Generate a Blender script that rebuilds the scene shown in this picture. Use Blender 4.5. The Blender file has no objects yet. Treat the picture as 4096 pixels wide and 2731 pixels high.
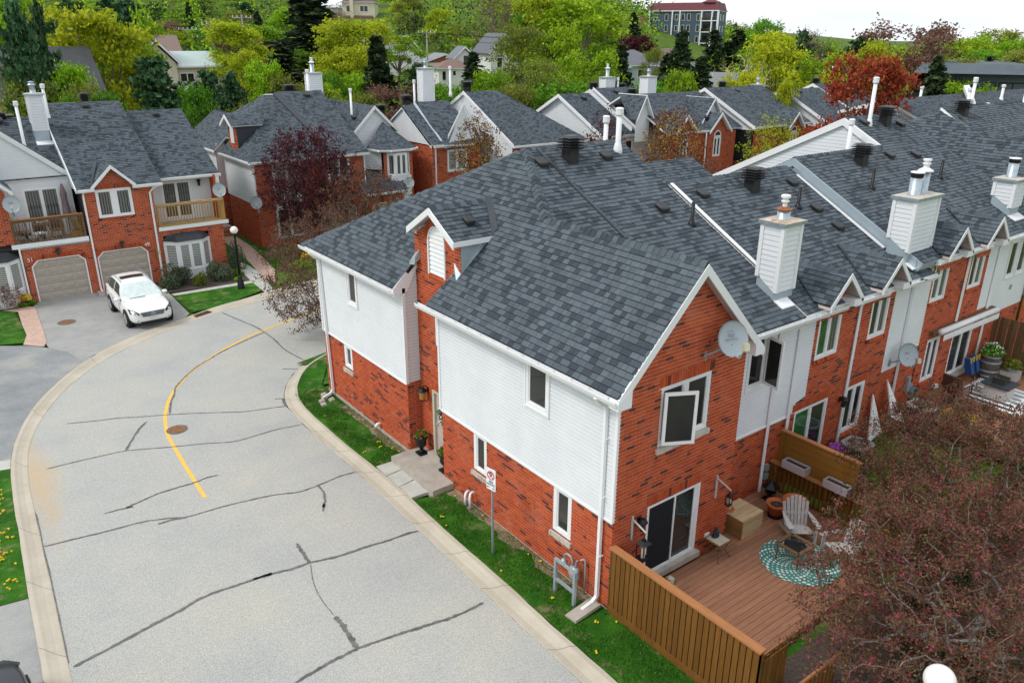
import bpy,math,random
import numpy as np
from mathutils import Vector,Matrix,noise
random.seed(7);np.random.seed(7)
SC=bpy.context.scene
COL=SC.collection
CAM=Vector((-10.28,-9.91,12.0))
YAW,PITCH,ROLL=math.radians(37.234),math.radians(21.248),math.radians(0.298)
_d=Vector((math.sin(YAW)*math.cos(PITCH),math.cos(YAW)*math.cos(PITCH),-math.sin(PITCH)))
_r=Vector((math.cos(YAW),-math.sin(YAW),0));_u=_r.cross(_d)
_r2=_r*math.cos(ROLL)+_u*math.sin(ROLL);_u2=_r2.cross(_d)
cam=bpy.data.cameras.new('camera');camo=bpy.data.objects.new('camera',cam);COL.objects.link(camo)
camo.matrix_world=Matrix(((_r2.x,_u2.x,-_d.x,CAM.x),(_r2.y,_u2.y,-_d.y,CAM.y),(_r2.z,_u2.z,-_d.z,CAM.z),(0,0,0,1)))
cam.sensor_width=36;cam.lens=27.4;cam.clip_end=4000;cam.clip_start=.1
SC.camera=camo
SUN_EL,SUN_AZ=math.radians(50),math.radians(-75)
w=bpy.data.worlds.new('World');SC.world=w;w.use_nodes=True
nt=w.node_tree;nt.nodes.clear()
def wn(t,**k):
 n=nt.nodes.new(t)
 for a,b in k.items():setattr(n,a,b)
 return n
sky=wn('ShaderNodeTexSky',sky_type='NISHITA',sun_disc=False,sun_elevation=SUN_EL,sun_rotation=SUN_AZ)
b1=wn('ShaderNodeBackground');b1.inputs[1].default_value=.08
nt.links.new(sky.outputs[0],b1.inputs[0])
tc=wn('ShaderNodeTexCoord');mp=wn('ShaderNodeMapping');mp.inputs['Scale'].default_value=(1.5,1.5,14)
nz=wn('ShaderNodeTexNoise');nz.inputs['Scale'].default_value=2.2;nz.inputs['Detail'].default_value=6
cr=wn('ShaderNodeValToRGB');cr.color_ramp.elements[0].position=.3;cr.color_ramp.elements[1].position=.7
cr.color_ramp.elements[0].color=(.70,.745,.80,1);cr.color_ramp.elements[1].color=(.90,.925,.95,1)
b2=wn('ShaderNodeBackground');b2.inputs[1].default_value=1.0
mx=wn('ShaderNodeMixShader');mx.inputs[0].default_value=.9;out=wn('ShaderNodeOutputWorld')
nt.links.new(tc.outputs['Generated'],mp.inputs[0]);nt.links.new(mp.outputs[0],nz.inputs[0]);nt.links.new(nz.outputs[0],cr.inputs[0])
nt.links.new(cr.outputs[0],b2.inputs[0]);nt.links.new(b1.outputs[0],mx.inputs[1]);nt.links.new(b2.outputs[0],mx.inputs[2]);nt.links.new(mx.outputs[0],out.inputs[0])
sl=bpy.data.lights.new('sun','SUN');sl.energy=1.3;sl.angle=math.radians(14);sl.color=(1,.96,.9)
so=bpy.data.objects.new('sun',sl);COL.objects.link(so)
sdir=Vector((math.sin(SUN_AZ)*math.cos(SUN_EL),math.cos(SUN_AZ)*math.cos(SUN_EL),math.sin(SUN_EL)))
so.rotation_euler=sdir.to_track_quat('Z','Y').to_euler();so.location=(0,0,60)
vs=SC.view_settings;vs.view_transform='Standard';vs.look='None';vs.exposure=0.5;vs.gamma=1;vs.use_curve_mapping=False
def mat(name,build):
 m=bpy.data.materials.new(name);m.use_nodes=True;n=m.node_tree;n.nodes.clear()
 o=n.nodes.new('ShaderNodeOutputMaterial');p=n.nodes.new('ShaderNodeBsdfPrincipled')
 n.links.new(p.outputs[0],o.inputs[0])
 class K:pass
 k=K();k.n=n;k.p=p;k.o=o
 def node(t,ins=None,**kw):
  x=n.nodes.new(t)
  for a,b in kw.items():setattr(x,a,b)
  for a,b in(ins or{}).items():
   if isinstance(b,bpy.types.NodeSocket):n.links.new(b,x.inputs[a])
   else:x.inputs[a].default_value=b
  return x
 k.node=node
 def math_(op,a,b=0.0,c=0.0):
  x=n.nodes.new('ShaderNodeMath');x.operation=op
  for i,q in enumerate((a,b,c)):
   if isinstance(q,bpy.types.NodeSocket):n.links.new(q,x.inputs[i])
   else:x.inputs[i].default_value=q
  return x.outputs[0]
 k.math=math_
 def ramp(fac,stops,interp='LINEAR'):
  x=n.nodes.new('ShaderNodeValToRGB');e=x.color_ramp.elements;x.color_ramp.interpolation=interp
  while len(e)>1:e.remove(e[0])
  e[0].position=stops[0][0];e[0].color=(*stops[0][1],1)
  for q,c in stops[1:]:
   y=e.new(q);y.color=(*c,1)
  n.links.new(fac,x.inputs[0]);return x.outputs[0]
 k.ramp=ramp
 def mixc(f,a,b,mode='MIX'):
  x=n.nodes.new('ShaderNodeMix');x.data_type='RGBA';x.blend_type=mode
  for i,q in((0,f),(6,a),(7,b)):
   if isinstance(q,bpy.types.NodeSocket):n.links.new(q,x.inputs[i])
   else:x.inputs[i].default_value=(*q,1)if isinstance(q,tuple)and len(q)==3 else q
  return x.outputs[2]
 k.mix=mixc
 def noise_(scale,detail=4,rough=.5,vec=None,coord='Object'):
  if vec is None:
   vec=node('ShaderNodeTexCoord').outputs[coord]if coord!='Position' else node('ShaderNodeNewGeometry').outputs['Position']
  x=node('ShaderNodeTexNoise',{'Vector':vec,'Scale':scale,'Detail':detail,'Roughness':rough});return x.outputs[0]
 k.noise=noise_
 def rnd():
  a=node('ShaderNodeNewGeometry').outputs['Random Per Island'];b=node('ShaderNodeObjectInfo').outputs['Random']
  return math_('FRACT',math_('ADD',a,b))
 k.rnd=rnd
 def bump(h,st=.3,dist=.01):
  x=node('ShaderNodeBump',{'Height':h,'Strength':st,'Distance':dist});n.links.new(x.outputs[0],p.inputs['Normal'])
 k.bump=bump
 def col(c):
  if isinstance(c,bpy.types.NodeSocket):n.links.new(c,p.inputs['Base Color'])
  else:p.inputs['Base Color'].default_value=(*c,1)
 k.col=col
 def st(**kw):
  for a,b in kw.items():
   a={'rough':'Roughness','metal':'Metallic','spec':'Specular IOR Level','coat':'Coat Weight','trans':'Transmission Weight','alpha':'Alpha'}[a]
   if isinstance(b,bpy.types.NodeSocket):n.links.new(b,p.inputs[a])
   else:p.inputs[a].default_value=b
 k.st=st
 build(k);return m
def plain(name,c,rough=.6,metal=0.,var=.12,scale=6.,bump=.0,spec=.4):
 def f(k):
  nz=k.noise(scale,5,.6,coord='Position')
  c2=tuple(x*(1-var)for x in c);c3=tuple(min(1,x*(1+var))for x in c)
  k.col(k.ramp(nz,[(.3,c2),(.7,c3)]));k.st(rough=rough,metal=metal,spec=spec)
  if bump:k.bump(k.noise(scale*8,4,.6,coord='Position'),bump,.01)
 return mat(name,f)
M={}
def f(k):
 r=k.rnd();pos=k.node('ShaderNodeNewGeometry').outputs['Position']
 cl=k.noise(.9,2,.5,vec=pos)
 base=k.ramp(r,[(0,(.44,.080,.026)),(.35,(.54,.108,.034)),(.7,(.39,.064,.021)),(1,(.48,.094,.034))])
 r2=k.math('FRACT',k.math('MULTIPLY',r,7.31))
 dk=k.math('GREATER_THAN',k.math('ADD',r2,k.math('MULTIPLY',k.math('SUBTRACT',cl,.5),.45)),.90)
 c=k.mix(dk,base,(.13,.038,.028))
 g=k.noise(40,4,.7,vec=pos)
 c=k.mix(k.math('MULTIPLY',g,.45),c,k.mix(.5,c,(.10,.02,.015)))
 dust=k.math('MULTIPLY',k.math('MAXIMUM',k.math('SUBTRACT',k.noise(1.3,5,.65,vec=pos),.52),0.),1.6)
 c=k.mix(dust,c,(.55,.22,.15))
 k.col(c);k.st(rough=.85,spec=.2);k.bump(g,.4,.004)
M['brick']=mat('red_brick',f)
M['mortar']=plain('pink_mortar',(.66,.34,.24),.9,var=.2,scale=3,bump=.2)
def f(k):
 r=k.rnd();pos=k.node('ShaderNodeNewGeometry').outputs['Position']
 base=k.ramp(r,[(0,(.040,.051,.063)),(.22,(.046,.058,.071)),(.32,(.074,.092,.108)),(.6,(.086,.105,.123)),(.85,(.102,.122,.140)),(1,(.080,.098,.114))])
 g=k.noise(220,3,.8,vec=pos)
 c=k.mix(.55,base,k.mix(1.,base,k.ramp(g,[(.36,(.25,.25,.25)),(.64,(1.9,1.9,1.9))]),'MULTIPLY'))
 big=k.noise(.7,4,.6,vec=pos)
 c=k.mix(.35,c,k.mix(1.,c,k.ramp(big,[(.3,(.7,.7,.7)),(.7,(1.3,1.3,1.3))]),'MULTIPLY'))
 k.col(c);k.st(rough=.9,spec=.25);k.bump(g,.5,.004)
M['shingle']=mat('slate_shingle',f)
M['underlay']=plain('dark_underlay',(.02,.022,.026),.9)
def f(k):
 r=k.rnd();pos=k.node('ShaderNodeNewGeometry').outputs['Position']
 n1=k.noise(1.1,5,.6,vec=pos)
 c=k.ramp(n1,[(.3,(.70,.73,.755)),(.7,(.79,.81,.825))])
 c=k.mix(k.math('MULTIPLY',r,.10),c,(.62,.65,.69))
 k.col(c);k.st(rough=.38,spec=.35);k.bump(k.noise(30,3,.5,vec=pos),.06,.004)
M['vinyl']=mat('white_vinyl',f)
M['lap_shade']=plain('siding_lap_shade',(.52,.55,.58),.7)  # grey backing bared between boards, paints the shade line under each lap
M['trim']=plain('white_trim',(.80,.81,.82),.35,var=.03,scale=2)
M['flash']=plain('grey_flashing',(.42,.50,.55),.35,.25,var=.06,scale=2)
M['darkflash']=plain('dark_flashing',(.045,.052,.062),.45,.2,var=.1)
M['soffit']=plain('soffit',(.50,.42,.40),.6,var=.05)
def f(k):
 pos=k.node('ShaderNodeNewGeometry').outputs['Position']
 n1=k.noise(.5,2,.5,vec=pos)
 k.col(k.ramp(n1,[(.35,(.012,.013,.013)),(.65,(.045,.047,.043))]));k.st(rough=.04,spec=.6)
M['glass']=mat('window_glass',f)
def f(k):
 tc=k.node('ShaderNodeNewGeometry').outputs['Position']
 wv=k.node('ShaderNodeTexWave',{'Vector':tc,'Scale':2.6,'Distortion':2.5,'Detail':2},bands_direction='X')
 k.col(k.ramp(wv.outputs[0],[(.2,(.05,.055,.052)),(.8,(.17,.18,.17))]));k.st(rough=.06,spec=.6)
M['curtain_glass']=mat('curtained_glass',f)
def f(k):
 z=k.node('ShaderNodeSeparateXYZ',{0:k.node('ShaderNodeNewGeometry').outputs['Position']}).outputs[2]
 s=k.math('FRACT',k.math('MULTIPLY',z,11.))
 k.col(k.ramp(s,[(.0,(.02,.022,.02)),(.38,(.03,.03,.03)),(.42,(.55,.57,.54)),(1,(.38,.40,.38))]));k.st(rough=.1,spec=.6)
M['blind_glass']=mat('slatted_blind_glass',f)
M['green_glass']=plain('green_curtained_glass',(.03,.11,.035),.06,var=.5,scale=2.5,spec=.6)
def f(k):
 pos=k.node('ShaderNodeNewGeometry').outputs['Position']
 n1=k.noise(.35,6,.6,vec=pos);n2=k.noise(1.7,5,.6,vec=pos);g=k.noise(34,3,.8,vec=pos);g2=k.noise(9,5,.8,vec=pos)
 c=k.ramp(n1,[(.32,(.375,.380,.370)),(.5,(.430,.428,.400)),(.68,(.475,.455,.395))])
 c=k.mix(k.math('MULTIPLY',n2,.5),c,(.33,.335,.33))
 c=k.mix(.75,c,k.mix(1.,c,k.ramp(g,[(.36,(.55,.55,.56)),(.5,(1.,1.,1.)),(.64,(1.42,1.41,1.37))]),'MULTIPLY'))
 c=k.mix(.3,c,k.mix(1.,c,k.ramp(g2,[(.3,(.6,.6,.6)),(.7,(1.4,1.4,1.36))]),'MULTIPLY'))
 sx=k.node('ShaderNodeSeparateXYZ',{0:pos})
 dx=k.math('ADD',k.math('MULTIPLY',k.math('ABSOLUTE',k.math('ADD',sx.outputs[0],9.35)),1.5),k.math('MULTIPLY',k.math('ABSOLUTE',k.math('SUBTRACT',sx.outputs[1],14.)),.22))
 sand=k.math('MAXIMUM',k.math('SUBTRACT',k.math('ADD',1.15,k.math('MULTIPLY',k.math('SUBTRACT',n2,.5),1.6)),dx),0.)
 c=k.mix(k.math('MINIMUM',k.math('MULTIPLY',sand,.75),.7),c,(.50,.37,.22))
 k.col(c);k.st(rough=.9,spec=.25);k.bump(g,.35,.006)
M['asphalt']=mat('pale_worn_asphalt',f)
def f(k):
 pos=k.node('ShaderNodeNewGeometry').outputs['Position']
 n1=k.noise(.5,6,.65,vec=pos);g=k.noise(50,3,.8,vec=pos)
 c=k.ramp(n1,[(.3,(.20,.215,.225)),(.5,(.27,.28,.28)),(.7,(.40,.385,.34))])
 c=k.mix(.6,c,k.mix(1.,c,k.ramp(g,[(.35,(.5,.5,.5)),(.65,(1.45,1.45,1.45))]),'MULTIPLY'))
 k.col(c);k.st(rough=.9,spec=.25);k.bump(g,.3,.005)
M['asphalt_dark']=mat('dark_driveway_asphalt',f)
def f(k):
 pos=k.node('ShaderNodeNewGeometry').outputs['Position']
 n1=k.noise(1.5,6,.65,vec=pos);g=k.noise(60,3,.8,vec=pos)
 c=k.ramp(n1,[(.35,(.30,.305,.30)),(.65,(.37,.365,.345))])
 c=k.mix(.6,c,k.mix(1.,c,k.ramp(g,[(.35,(.55,.55,.55)),(.65,(1.4,1.4,1.4))]),'MULTIPLY'))
 k.col(c);k.st(rough=.9,spec=.25);k.bump(g,.3,.005)
M['asphalt_drive']=mat('grey_driveway_asphalt',f)
def f(k):
 pos=k.node('ShaderNodeNewGeometry').outputs['Position']
 n1=k.noise(.8,6,.65,vec=pos);g=k.noise(70,3,.8,vec=pos)
 c=k.ramp(n1,[(.3,(.42,.37,.29)),(.7,(.54,.49,.40))])
 c=k.mix(.5,c,k.mix(1.,c,k.ramp(g,[(.35,(.7,.7,.7)),(.65,(1.2,1.2,1.2))]),'MULTIPLY'))
 k.col(c);k.st(rough=.85,spec=.3);k.bump(g,.2,.004)
M['kerb']=mat('kerb_concrete',f)
M['concrete']=plain('grey_concrete',(.40,.36,.31),.85,var=.16,scale=3,bump=.3)
M['paver']=plain('pale_paver',(.47,.47,.42),.85,var=.12,scale=3,bump=.2)
M['stone']=plain('rough_stone_sill',(.50,.46,.40),.85,var=.2,scale=9,bump=.6)
M['tar']=plain('crack_sealant',(.13,.13,.12),.6,var=.45,scale=5)
M['joint']=plain('dark_joint',(.16,.13,.10),.9,var=.3)
def f(k):
 pos=k.node('ShaderNodeNewGeometry').outputs['Position']
 n=k.noise(9,4,.7,vec=pos)
 k.col(k.ramp(n,[(.32,(.62,.40,.12)),(.45,(.80,.47,.075)),(.7,(.85,.52,.09))]));k.st(rough=.7)
M['yellow']=mat('yellow_road_paint',f)
def f(k):
 pos=k.node('ShaderNodeNewGeometry').outputs['Position']
 n1=k.noise(1.1,5,.6,vec=pos);g=k.noise(38,4,.8,vec=pos);n3=k.noise(.45,3,.6,vec=pos)
 c=k.ramp(n1,[(.3,(.016,.075,.006)),(.5,(.032,.130,.008)),(.7,(.065,.19,.014))])
 c=k.mix(.8,c,k.mix(1.,c,k.ramp(g,[(.32,(.35,.35,.35)),(.68,(1.65,1.65,1.5))]),'MULTIPLY'))
 dirt=k.ramp(k.math('ADD',k.noise(2.2,5,.7,vec=pos),k.math('MULTIPLY',n3,.35)),[(.72,(0,0,0)),(.84,(1,1,1))])
 c=k.mix(k.math('MULTIPLY',dirt,.7),c,(.22,.165,.10))
 k.col(c);k.st(rough=.9,spec=.15);k.bump(g,.8,.03)
M['lawn']=mat('lawn_grass',f)
def f(k):
 r=k.rnd()
 k.col(k.ramp(r,[(0,(.014,.07,.005)),(.5,(.035,.14,.010)),(.85,(.07,.20,.016)),(1,(.22,.22,.06))]));k.st(rough=.8,spec=.15)
M['blade']=mat('grass_blade',f)
def f(k):
 pos=k.node('ShaderNodeNewGeometry').outputs['Position']
 n1=k.noise(.03,6,.65,vec=pos);n2=k.noise(.4,6,.7,vec=pos)
 c=k.ramp(n1,[(.3,(.05,.09,.015)),(.5,(.09,.15,.022)),(.7,(.13,.12,.045))])
 c=k.mix(.6,c,k.ramp(n2,[(.3,(.03,.06,.01)),(.55,(.10,.17,.02)),(.75,(.20,.17,.09))]))
 k.col(c);k.st(rough=.95,spec=.1)
M['ground']=mat('rough_ground',f)
def wood(name,c,var=.3,axis='X',rough=.7,board=0.35):
 def f(k):
  pos=k.node('ShaderNodeNewGeometry').outputs['Position'];r=k.rnd()
  sc={'X':(1.5,22,22),'Y':(22,1.5,22),'Z':(22,22,1.5)}[axis]
  mp=k.node('ShaderNodeMapping',{0:pos});mp.inputs['Scale'].default_value=sc
  n=k.noise(1.6,6,.65,vec=mp.outputs[0])
  lo=tuple(x*(1-var)for x in c);hi=tuple(min(1,x*(1+var))for x in c)
  cc=k.ramp(n,[(.3,lo),(.7,hi)])
  cc=k.mix(board,cc,k.mix(1.,cc,k.ramp(r,[(0,(.6,.58,.55)),(1,(1.4,1.4,1.45))]),'MULTIPLY'))
  k.col(cc);k.st(rough=rough,spec=.25);k.bump(n,.25,.003)
 return mat(name,f)
M['fence_wood']=wood('brown_stained_fence',(.155,.068,.012),.3,'Z')
M['cap_wood']=wood('orange_brown_cap',(.36,.155,.060),.18,'Y',board=.15)
M['deck_wood']=wood('red_brown_deck',(.30,.145,.085),.22,'X',board=.3)
M['cedar']=wood('pale_cedar',(.52,.37,.21),.25,'X')
M['cedar_side']=wood('honey_cedar',(.26,.14,.045),.4,'X')
M['privacy']=wood('amber_privacy',(.22,.10,.015),.35,'X')
M['rail_dark']=wood('weathered_rail',(.16,.095,.045),.35,'Z')
M['rail_gold']=wood('golden_rail',(.42,.25,.075),.25,'Z')
M['balcony_floor']=wood('balcony_boards',(.42,.36,.27),.15,'X')
M['greywood']=wood('silver_grey_wood',(.46,.43,.41),.2,'Z',board=.25)
M['black']=plain('black_metal',(.012,.013,.015),.4,.3,var=.2)
M['black_plastic']=plain('black_plastic',(.018,.019,.021),.45,var=.25)
M['galv']=plain('galvanised_metal',(.42,.49,.54),.35,.6,var=.15,scale=8)
M['grey_metal']=plain('grey_painted_metal',(.36,.42,.45),.4,.3,var=.1)
M['rust']=plain('rusty_metal',(.30,.12,.05),.7,.3,var=.4,scale=12)
def f(k):
 n=k.noise(6,5,.6,coord='Position');k.col(k.ramp(n,[(.38,(.62,.58,.50)),(.52,(.55,.40,.26)),(.62,(.50,.19,.06))]));k.st(rough=.5,metal=.3)
M['rustcap']=mat('rust_stained_cap',f)
M['dish']=plain('grey_dish',(.36,.41,.44),.35,.1,var=.03,scale=2)
M['beige']=plain('beige_plastic',(.50,.47,.36),.5,var=.04)
M['garage']=plain('taupe_garage_door',(.40,.355,.30),.45,var=.03,scale=2)
M['terracotta']=plain('terracotta',(.50,.125,.032),.65,var=.12)
M['soil']=plain('dark_soil',(.055,.038,.028),.95,var=.5,scale=25,bump=.6)
M['mulch_and_shade']=plain('dark_mulch_and_shade',(.075,.055,.045),.95,var=.5,scale=18,bump=.6)
M['bark']=plain('grey_brown_bark',(.16,.125,.095),.9,var=.35,scale=9,bump=.5)
M['lichen']=plain('lichen_grey_bark',(.21,.195,.18),.9,var=.6,scale=14,bump=.5)
M['birch']=plain('pale_birch_bark',(.60,.54,.45),.8,var=.25,scale=5)
M['carwhite']=plain('white_car_paint',(.80,.80,.79),.18,var=.01,spec=.6)
M['cardark']=plain('charcoal_car_paint',(.03,.035,.042),.2,.3,var=.05,spec=.6)
M['chrome']=plain('chrome',(.55,.56,.57),.15,.9,var=.05)
M['tyre']=plain('black_tyre',(.015,.015,.015),.8)
M['dirtbrick']=plain('faded_interlock',(.52,.36,.29),.85,var=.2,scale=6,bump=.2)
def emit(name,c,s):
 def f(k):
  k.col(c);k.p.inputs['Emission Color'].default_value=(*c,1);k.p.inputs['Emission Strength'].default_value=s
 return mat(name,f)
M['globe']=plain('opal_globe',(.85,.80,.76),.25,var=.03)
M['lampglow']=emit('warm_bulb',(1.,.55,.12),9)
M['amber']=plain('amber_glass',(.40,.20,.03),.1,var=.1)
def leafm(name,stops,tr=.35,rough=.7):
 def f(k):
  a=k.node('ShaderNodeNewGeometry').outputs['Random Per Island'];b=k.node('ShaderNodeObjectInfo').outputs['Random']
  c=k.ramp(a,stops)
  hs=k.node('ShaderNodeHueSaturation',{'Hue':k.math('ADD',.488,k.math('MULTIPLY',b,.024)),'Saturation':1.0,'Value':k.math('ADD',.82,k.math('MULTIPLY',k.math('FRACT',k.math('MULTIPLY',b,5.7)),.36)),'Color':c})
  c=hs.outputs[0]
  k.col(c);k.st(rough=rough,spec=.2)
  t=k.node('ShaderNodeBsdfTranslucent',{'Color':c});mx=k.node('ShaderNodeMixShader',{0:tr,1:k.p.outputs[0],2:t.outputs[0]})
  k.n.links.new(mx.outputs[0],k.o.inputs[0])
 return mat(name,f)
LF={'lime':leafm('lime_leaves',[(0,(.12,.23,.010)),(.5,(.28,.46,.016)),(1,(.46,.66,.035))],.45),'yellow':leafm('yellow_green_leaves',[(0,(.20,.26,.012)),(.5,(.42,.50,.018)),(1,(.62,.66,.04))],.45),'green':leafm('fresh_green_leaves',[(0,(.05,.15,.010)),(.5,(.13,.31,.018)),(1,(.24,.48,.03))],.4),'olive':leafm('olive_bud_leaves',[(0,(.10,.13,.022)),(.5,(.21,.25,.035)),(1,(.36,.40,.06))],.35),'brown':leafm('brown_bud_leaves',[(0,(.13,.065,.045)),(.5,(.22,.115,.08)),(1,(.30,.18,.12))],.3),'orange':leafm('orange_red_leaves',[(0,(.20,.030,.012)),(.5,(.38,.065,.025)),(1,(.50,.13,.05))],.35),'purple':leafm('dark_red_maple_leaves',[(0,(.035,.008,.012)),(.5,(.085,.018,.024)),(1,(.17,.045,.045))],.3),'purpleyellow':leafm('red_and_yellow_leaves',[(0,(.07,.014,.018)),(.62,(.15,.03,.03)),(.75,(.38,.24,.04)),(1,(.50,.36,.06))],.3),'spruce':leafm('dark_spruce_needles',[(0,(.012,.030,.012)),(.5,(.028,.055,.020)),(1,(.055,.085,.030))],.1),'pine':leafm('blue_green_pine_needles',[(0,(.022,.065,.026)),(.5,(.045,.115,.045)),(1,(.085,.175,.070))],.15),'shrub':leafm('grey_green_juniper',[(0,(.05,.075,.035)),(.5,(.10,.135,.075)),(1,(.19,.22,.14))],.1),'crab':leafm('crabapple_leaves',[(0,(.060,.032,.020)),(.25,(.13,.055,.036)),(.5,(.19,.090,.055)),(.62,(.11,.105,.035)),(.8,(.13,.12,.045)),(.86,(.20,.06,.05)),(.94,(.38,.03,.075)),(1,(.20,.12,.08))],.25),'crabfar':leafm('brown_crabapple_leaves',[(0,(.07,.035,.025)),(.5,(.15,.075,.05)),(1,(.24,.14,.09))],.25),'flower_y':leafm('yellow_petals',[(0,(.75,.52,.01)),(1,(.9,.75,.05))],.2),'flower_p':leafm('pink_petals',[(0,(.65,.02,.10)),(.5,(.75,.05,.18)),(.51,(.05,.14,.02)),(1,(.10,.22,.04))],.2),'flower_w':leafm('white_petals',[(0,(.75,.76,.72)),(.5,(.8,.8,.7)),(.51,(.05,.14,.02)),(1,(.10,.22,.04))],.2),'flower_m':leafm('mauve_petals',[(0,(.50,.12,.55)),(1,(.62,.22,.68))],.2),}
V3=Vector;Z3=Vector((0,0,1))
class MB:
 def __init__(s):s.v=[];s.f=[]
 def add(s,vs,fs):
  n=len(s.v);s.v.extend([tuple(q)for q in vs]);s.f.extend([tuple(n+i for i in q)for q in fs]);return s
 def hexa(s,p,bottom=True):
  fs=[(4,5,6,7),(0,1,5,4),(1,2,6,5),(2,3,7,6),(3,0,4,7)]
  if bottom:fs.append((3,2,1,0))
  return s.add(p,fs)
 def ob(s,o,a,b,c):
  o,a,b,c=V3(o),V3(a),V3(b),V3(c)
  if a.cross(b).dot(c)<0:a,b=b,a
  return s.hexa([o,o+a,o+a+b,o+b,o+c,o+a+c,o+a+b+c,o+b+c])
 def box(s,x0,x1,y0,y1,z0,z1):return s.ob((x0,y0,z0),(x1-x0,0,0),(0,y1-y0,0),(0,0,z1-z0))
 def beam(s,p0,p1,w,h,up=(0,0,1)):
  p0,p1=V3(p0),V3(p1);t=p1-p0;a=t.cross(V3(up))
  if a.length<1e-6:a=t.cross(V3((1,0,0)))
  a.normalize();b=a.cross(t).normalized()
  return s.ob(p0-a*w/2-b*h/2,a*w,b*h,t)
 def prism(s,pts,vec):
  pts=[V3(p)for p in pts];vec=V3(vec);n=len(pts)
  nn=V3((0,0,0))
  for i in range(n):nn+=(pts[i]-pts[0]).cross(pts[(i+1)%n]-pts[0])
  if nn.dot(vec)<0:pts=pts[::-1]
  top=[p+vec for p in pts]
  fs=[tuple(range(n,2*n)),tuple(range(n-1,-1,-1))]+[(i,(i+1)%n,n+(i+1)%n,n+i)for i in range(n)]
  return s.add(pts+top,fs)
 def poly(s,pts):return s.add(pts,[tuple(range(len(pts)))])
 def tube(s,pts,r,n=8,caps=True,flat=None):
  pts=[V3(p)for p in pts];rs=r if isinstance(r,(list,tuple))else[r]*len(pts)
  vs=[];fs=[];prev=None
  for i,p in enumerate(pts):
   t=(pts[min(i+1,len(pts)-1)]-pts[max(i-1,0)]).normalized()
   a=prev-t*prev.dot(t)if prev is not None else t.cross(V3((0,0,1)))
   if a.length<1e-4:a=t.cross(V3((1,0,.1)))
   a.normalize();b=t.cross(a);prev=a
   off=math.pi/4 if n==4 else 0
   for j in range(n):
    g=2*math.pi*j/n+off;vs.append(p+a*math.cos(g)*rs[i]*(flat or 1)+b*math.sin(g)*rs[i])
  for i in range(len(pts)-1):
   for j in range(n):fs.append((i*n+j,i*n+(j+1)%n,(i+1)*n+(j+1)%n,(i+1)*n+j))
  if caps:fs.append(tuple(range(n-1,-1,-1)));fs.append(tuple((len(pts)-1)*n+j for j in range(n)))
  return s.add(vs,fs)
 def lathe(s,c,prof,n=16,sx=1.,sy=1.):
  c=V3(c);vs=[];fs=[]
  for r,z in prof:
   for j in range(n):
    g=2*math.pi*j/n;vs.append(c+V3((r*sx*math.cos(g),r*sy*math.sin(g),z)))
  for i in range(len(prof)-1):
   for j in range(n):fs.append((i*n+j,i*n+(j+1)%n,(i+1)*n+(j+1)%n,(i+1)*n+j))
  fs.append(tuple(range(n-1,-1,-1)));fs.append(tuple((len(prof)-1)*n+j for j in range(n)))
  return s.add(vs,fs)
 def ball(s,c,r,n=12,m=8,sz=1.):
  return s.lathe(c,[(max(r*math.sin(math.pi*i/m),.001),-r*sz*math.cos(math.pi*i/m))for i in range(m+1)],n)
 def grid(s,f,nu,nv):
  vs=[f(i/nu,j/nv)for j in range(nv+1)for i in range(nu+1)]
  return s.add(vs,[(j*(nu+1)+i,j*(nu+1)+i+1,(j+1)*(nu+1)+i+1,(j+1)*(nu+1)+i)for j in range(nv)for i in range(nu)])
 def build(s,name,m,parent=None,smooth=False,**kw):
  me=bpy.data.meshes.new(name);me.from_pydata(s.v,[],s.f)
  me.materials.append(m)
  if smooth:me.polygons.foreach_set('use_smooth',[True]*len(me.polygons))
  o=bpy.data.objects.new(name,me);COL.objects.link(o);adopt(o,parent)
  for a,b in kw.items():o[a]=b
  return o
def adopt(o,parent):
 if parent is not None:
  o.parent=parent;o.matrix_parent_inverse=wm(parent).inverted()
def wm(o):
 return(wm(o.parent)@o.matrix_parent_inverse@o.matrix_basis)if o.parent else o.matrix_basis.copy()
def thing(name,label,cat,loc=(0,0,0),group=None,rz=0.):
 o=bpy.data.objects.new(name,None);COL.objects.link(o);o.location=loc;o.rotation_euler=(0,0,rz);o.empty_display_size=.2
 o['label']=label;o['category']=cat
 if group:o['group']=group
 return o
def tag(o,label,cat,group=None):
 o['label']=label;o['category']=cat
 if group:o['group']=group
 return o
def struct(o,label=None):
 o['kind']='structure'
 if label:o['label']=label
 return o
def kids(o):return[c for c in ALLK.get(o.name,[])]
def copy_tree(o,loc=None,rz=None,scale=None,label=None,group=None):
 r=o.copy();COL.objects.link(r)
 if loc is not None:r.location=loc
 if rz is not None:r.rotation_euler=(0,0,rz)
 if scale is not None:r.scale=scale if isinstance(scale,tuple)else(scale,)*3
 if label:r['label']=label
 if group:r['group']=group
 def rec(a,b):
  for c in list(a.children):
   d=c.copy();COL.objects.link(d);d.parent=b;rec(c,d)
 rec(o,r);return r
def xs_at(loops,v):
 xs=[]
 for L in loops:
  n=len(L)
  for i in range(n):
   (a,b),(c,d)=L[i],L[(i+1)%n]
   if(b<=v<d)or(d<=v<b):xs.append(a+(v-b)*(c-a)/(d-b))
 xs.sort();return[(xs[i],xs[i+1])for i in range(0,len(xs)-1,2)]
def spans(loops,v0,v1):
 e=(v1-v0)*.04;A=xs_at(loops,v0+e);B=xs_at(loops,v1-e)
 if len(A)==len(B)and all(min(a[1],b[1])-max(a[0],b[0])>-.6*(v1-v0)-.3 for a,b in zip(A,B)):
  return[(a[0],b[0],a[1],b[1])for a,b in zip(A,B)]
 Mi=xs_at(loops,(v0+v1)/2);return[(a,a,b,b)for a,b in Mi]
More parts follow.
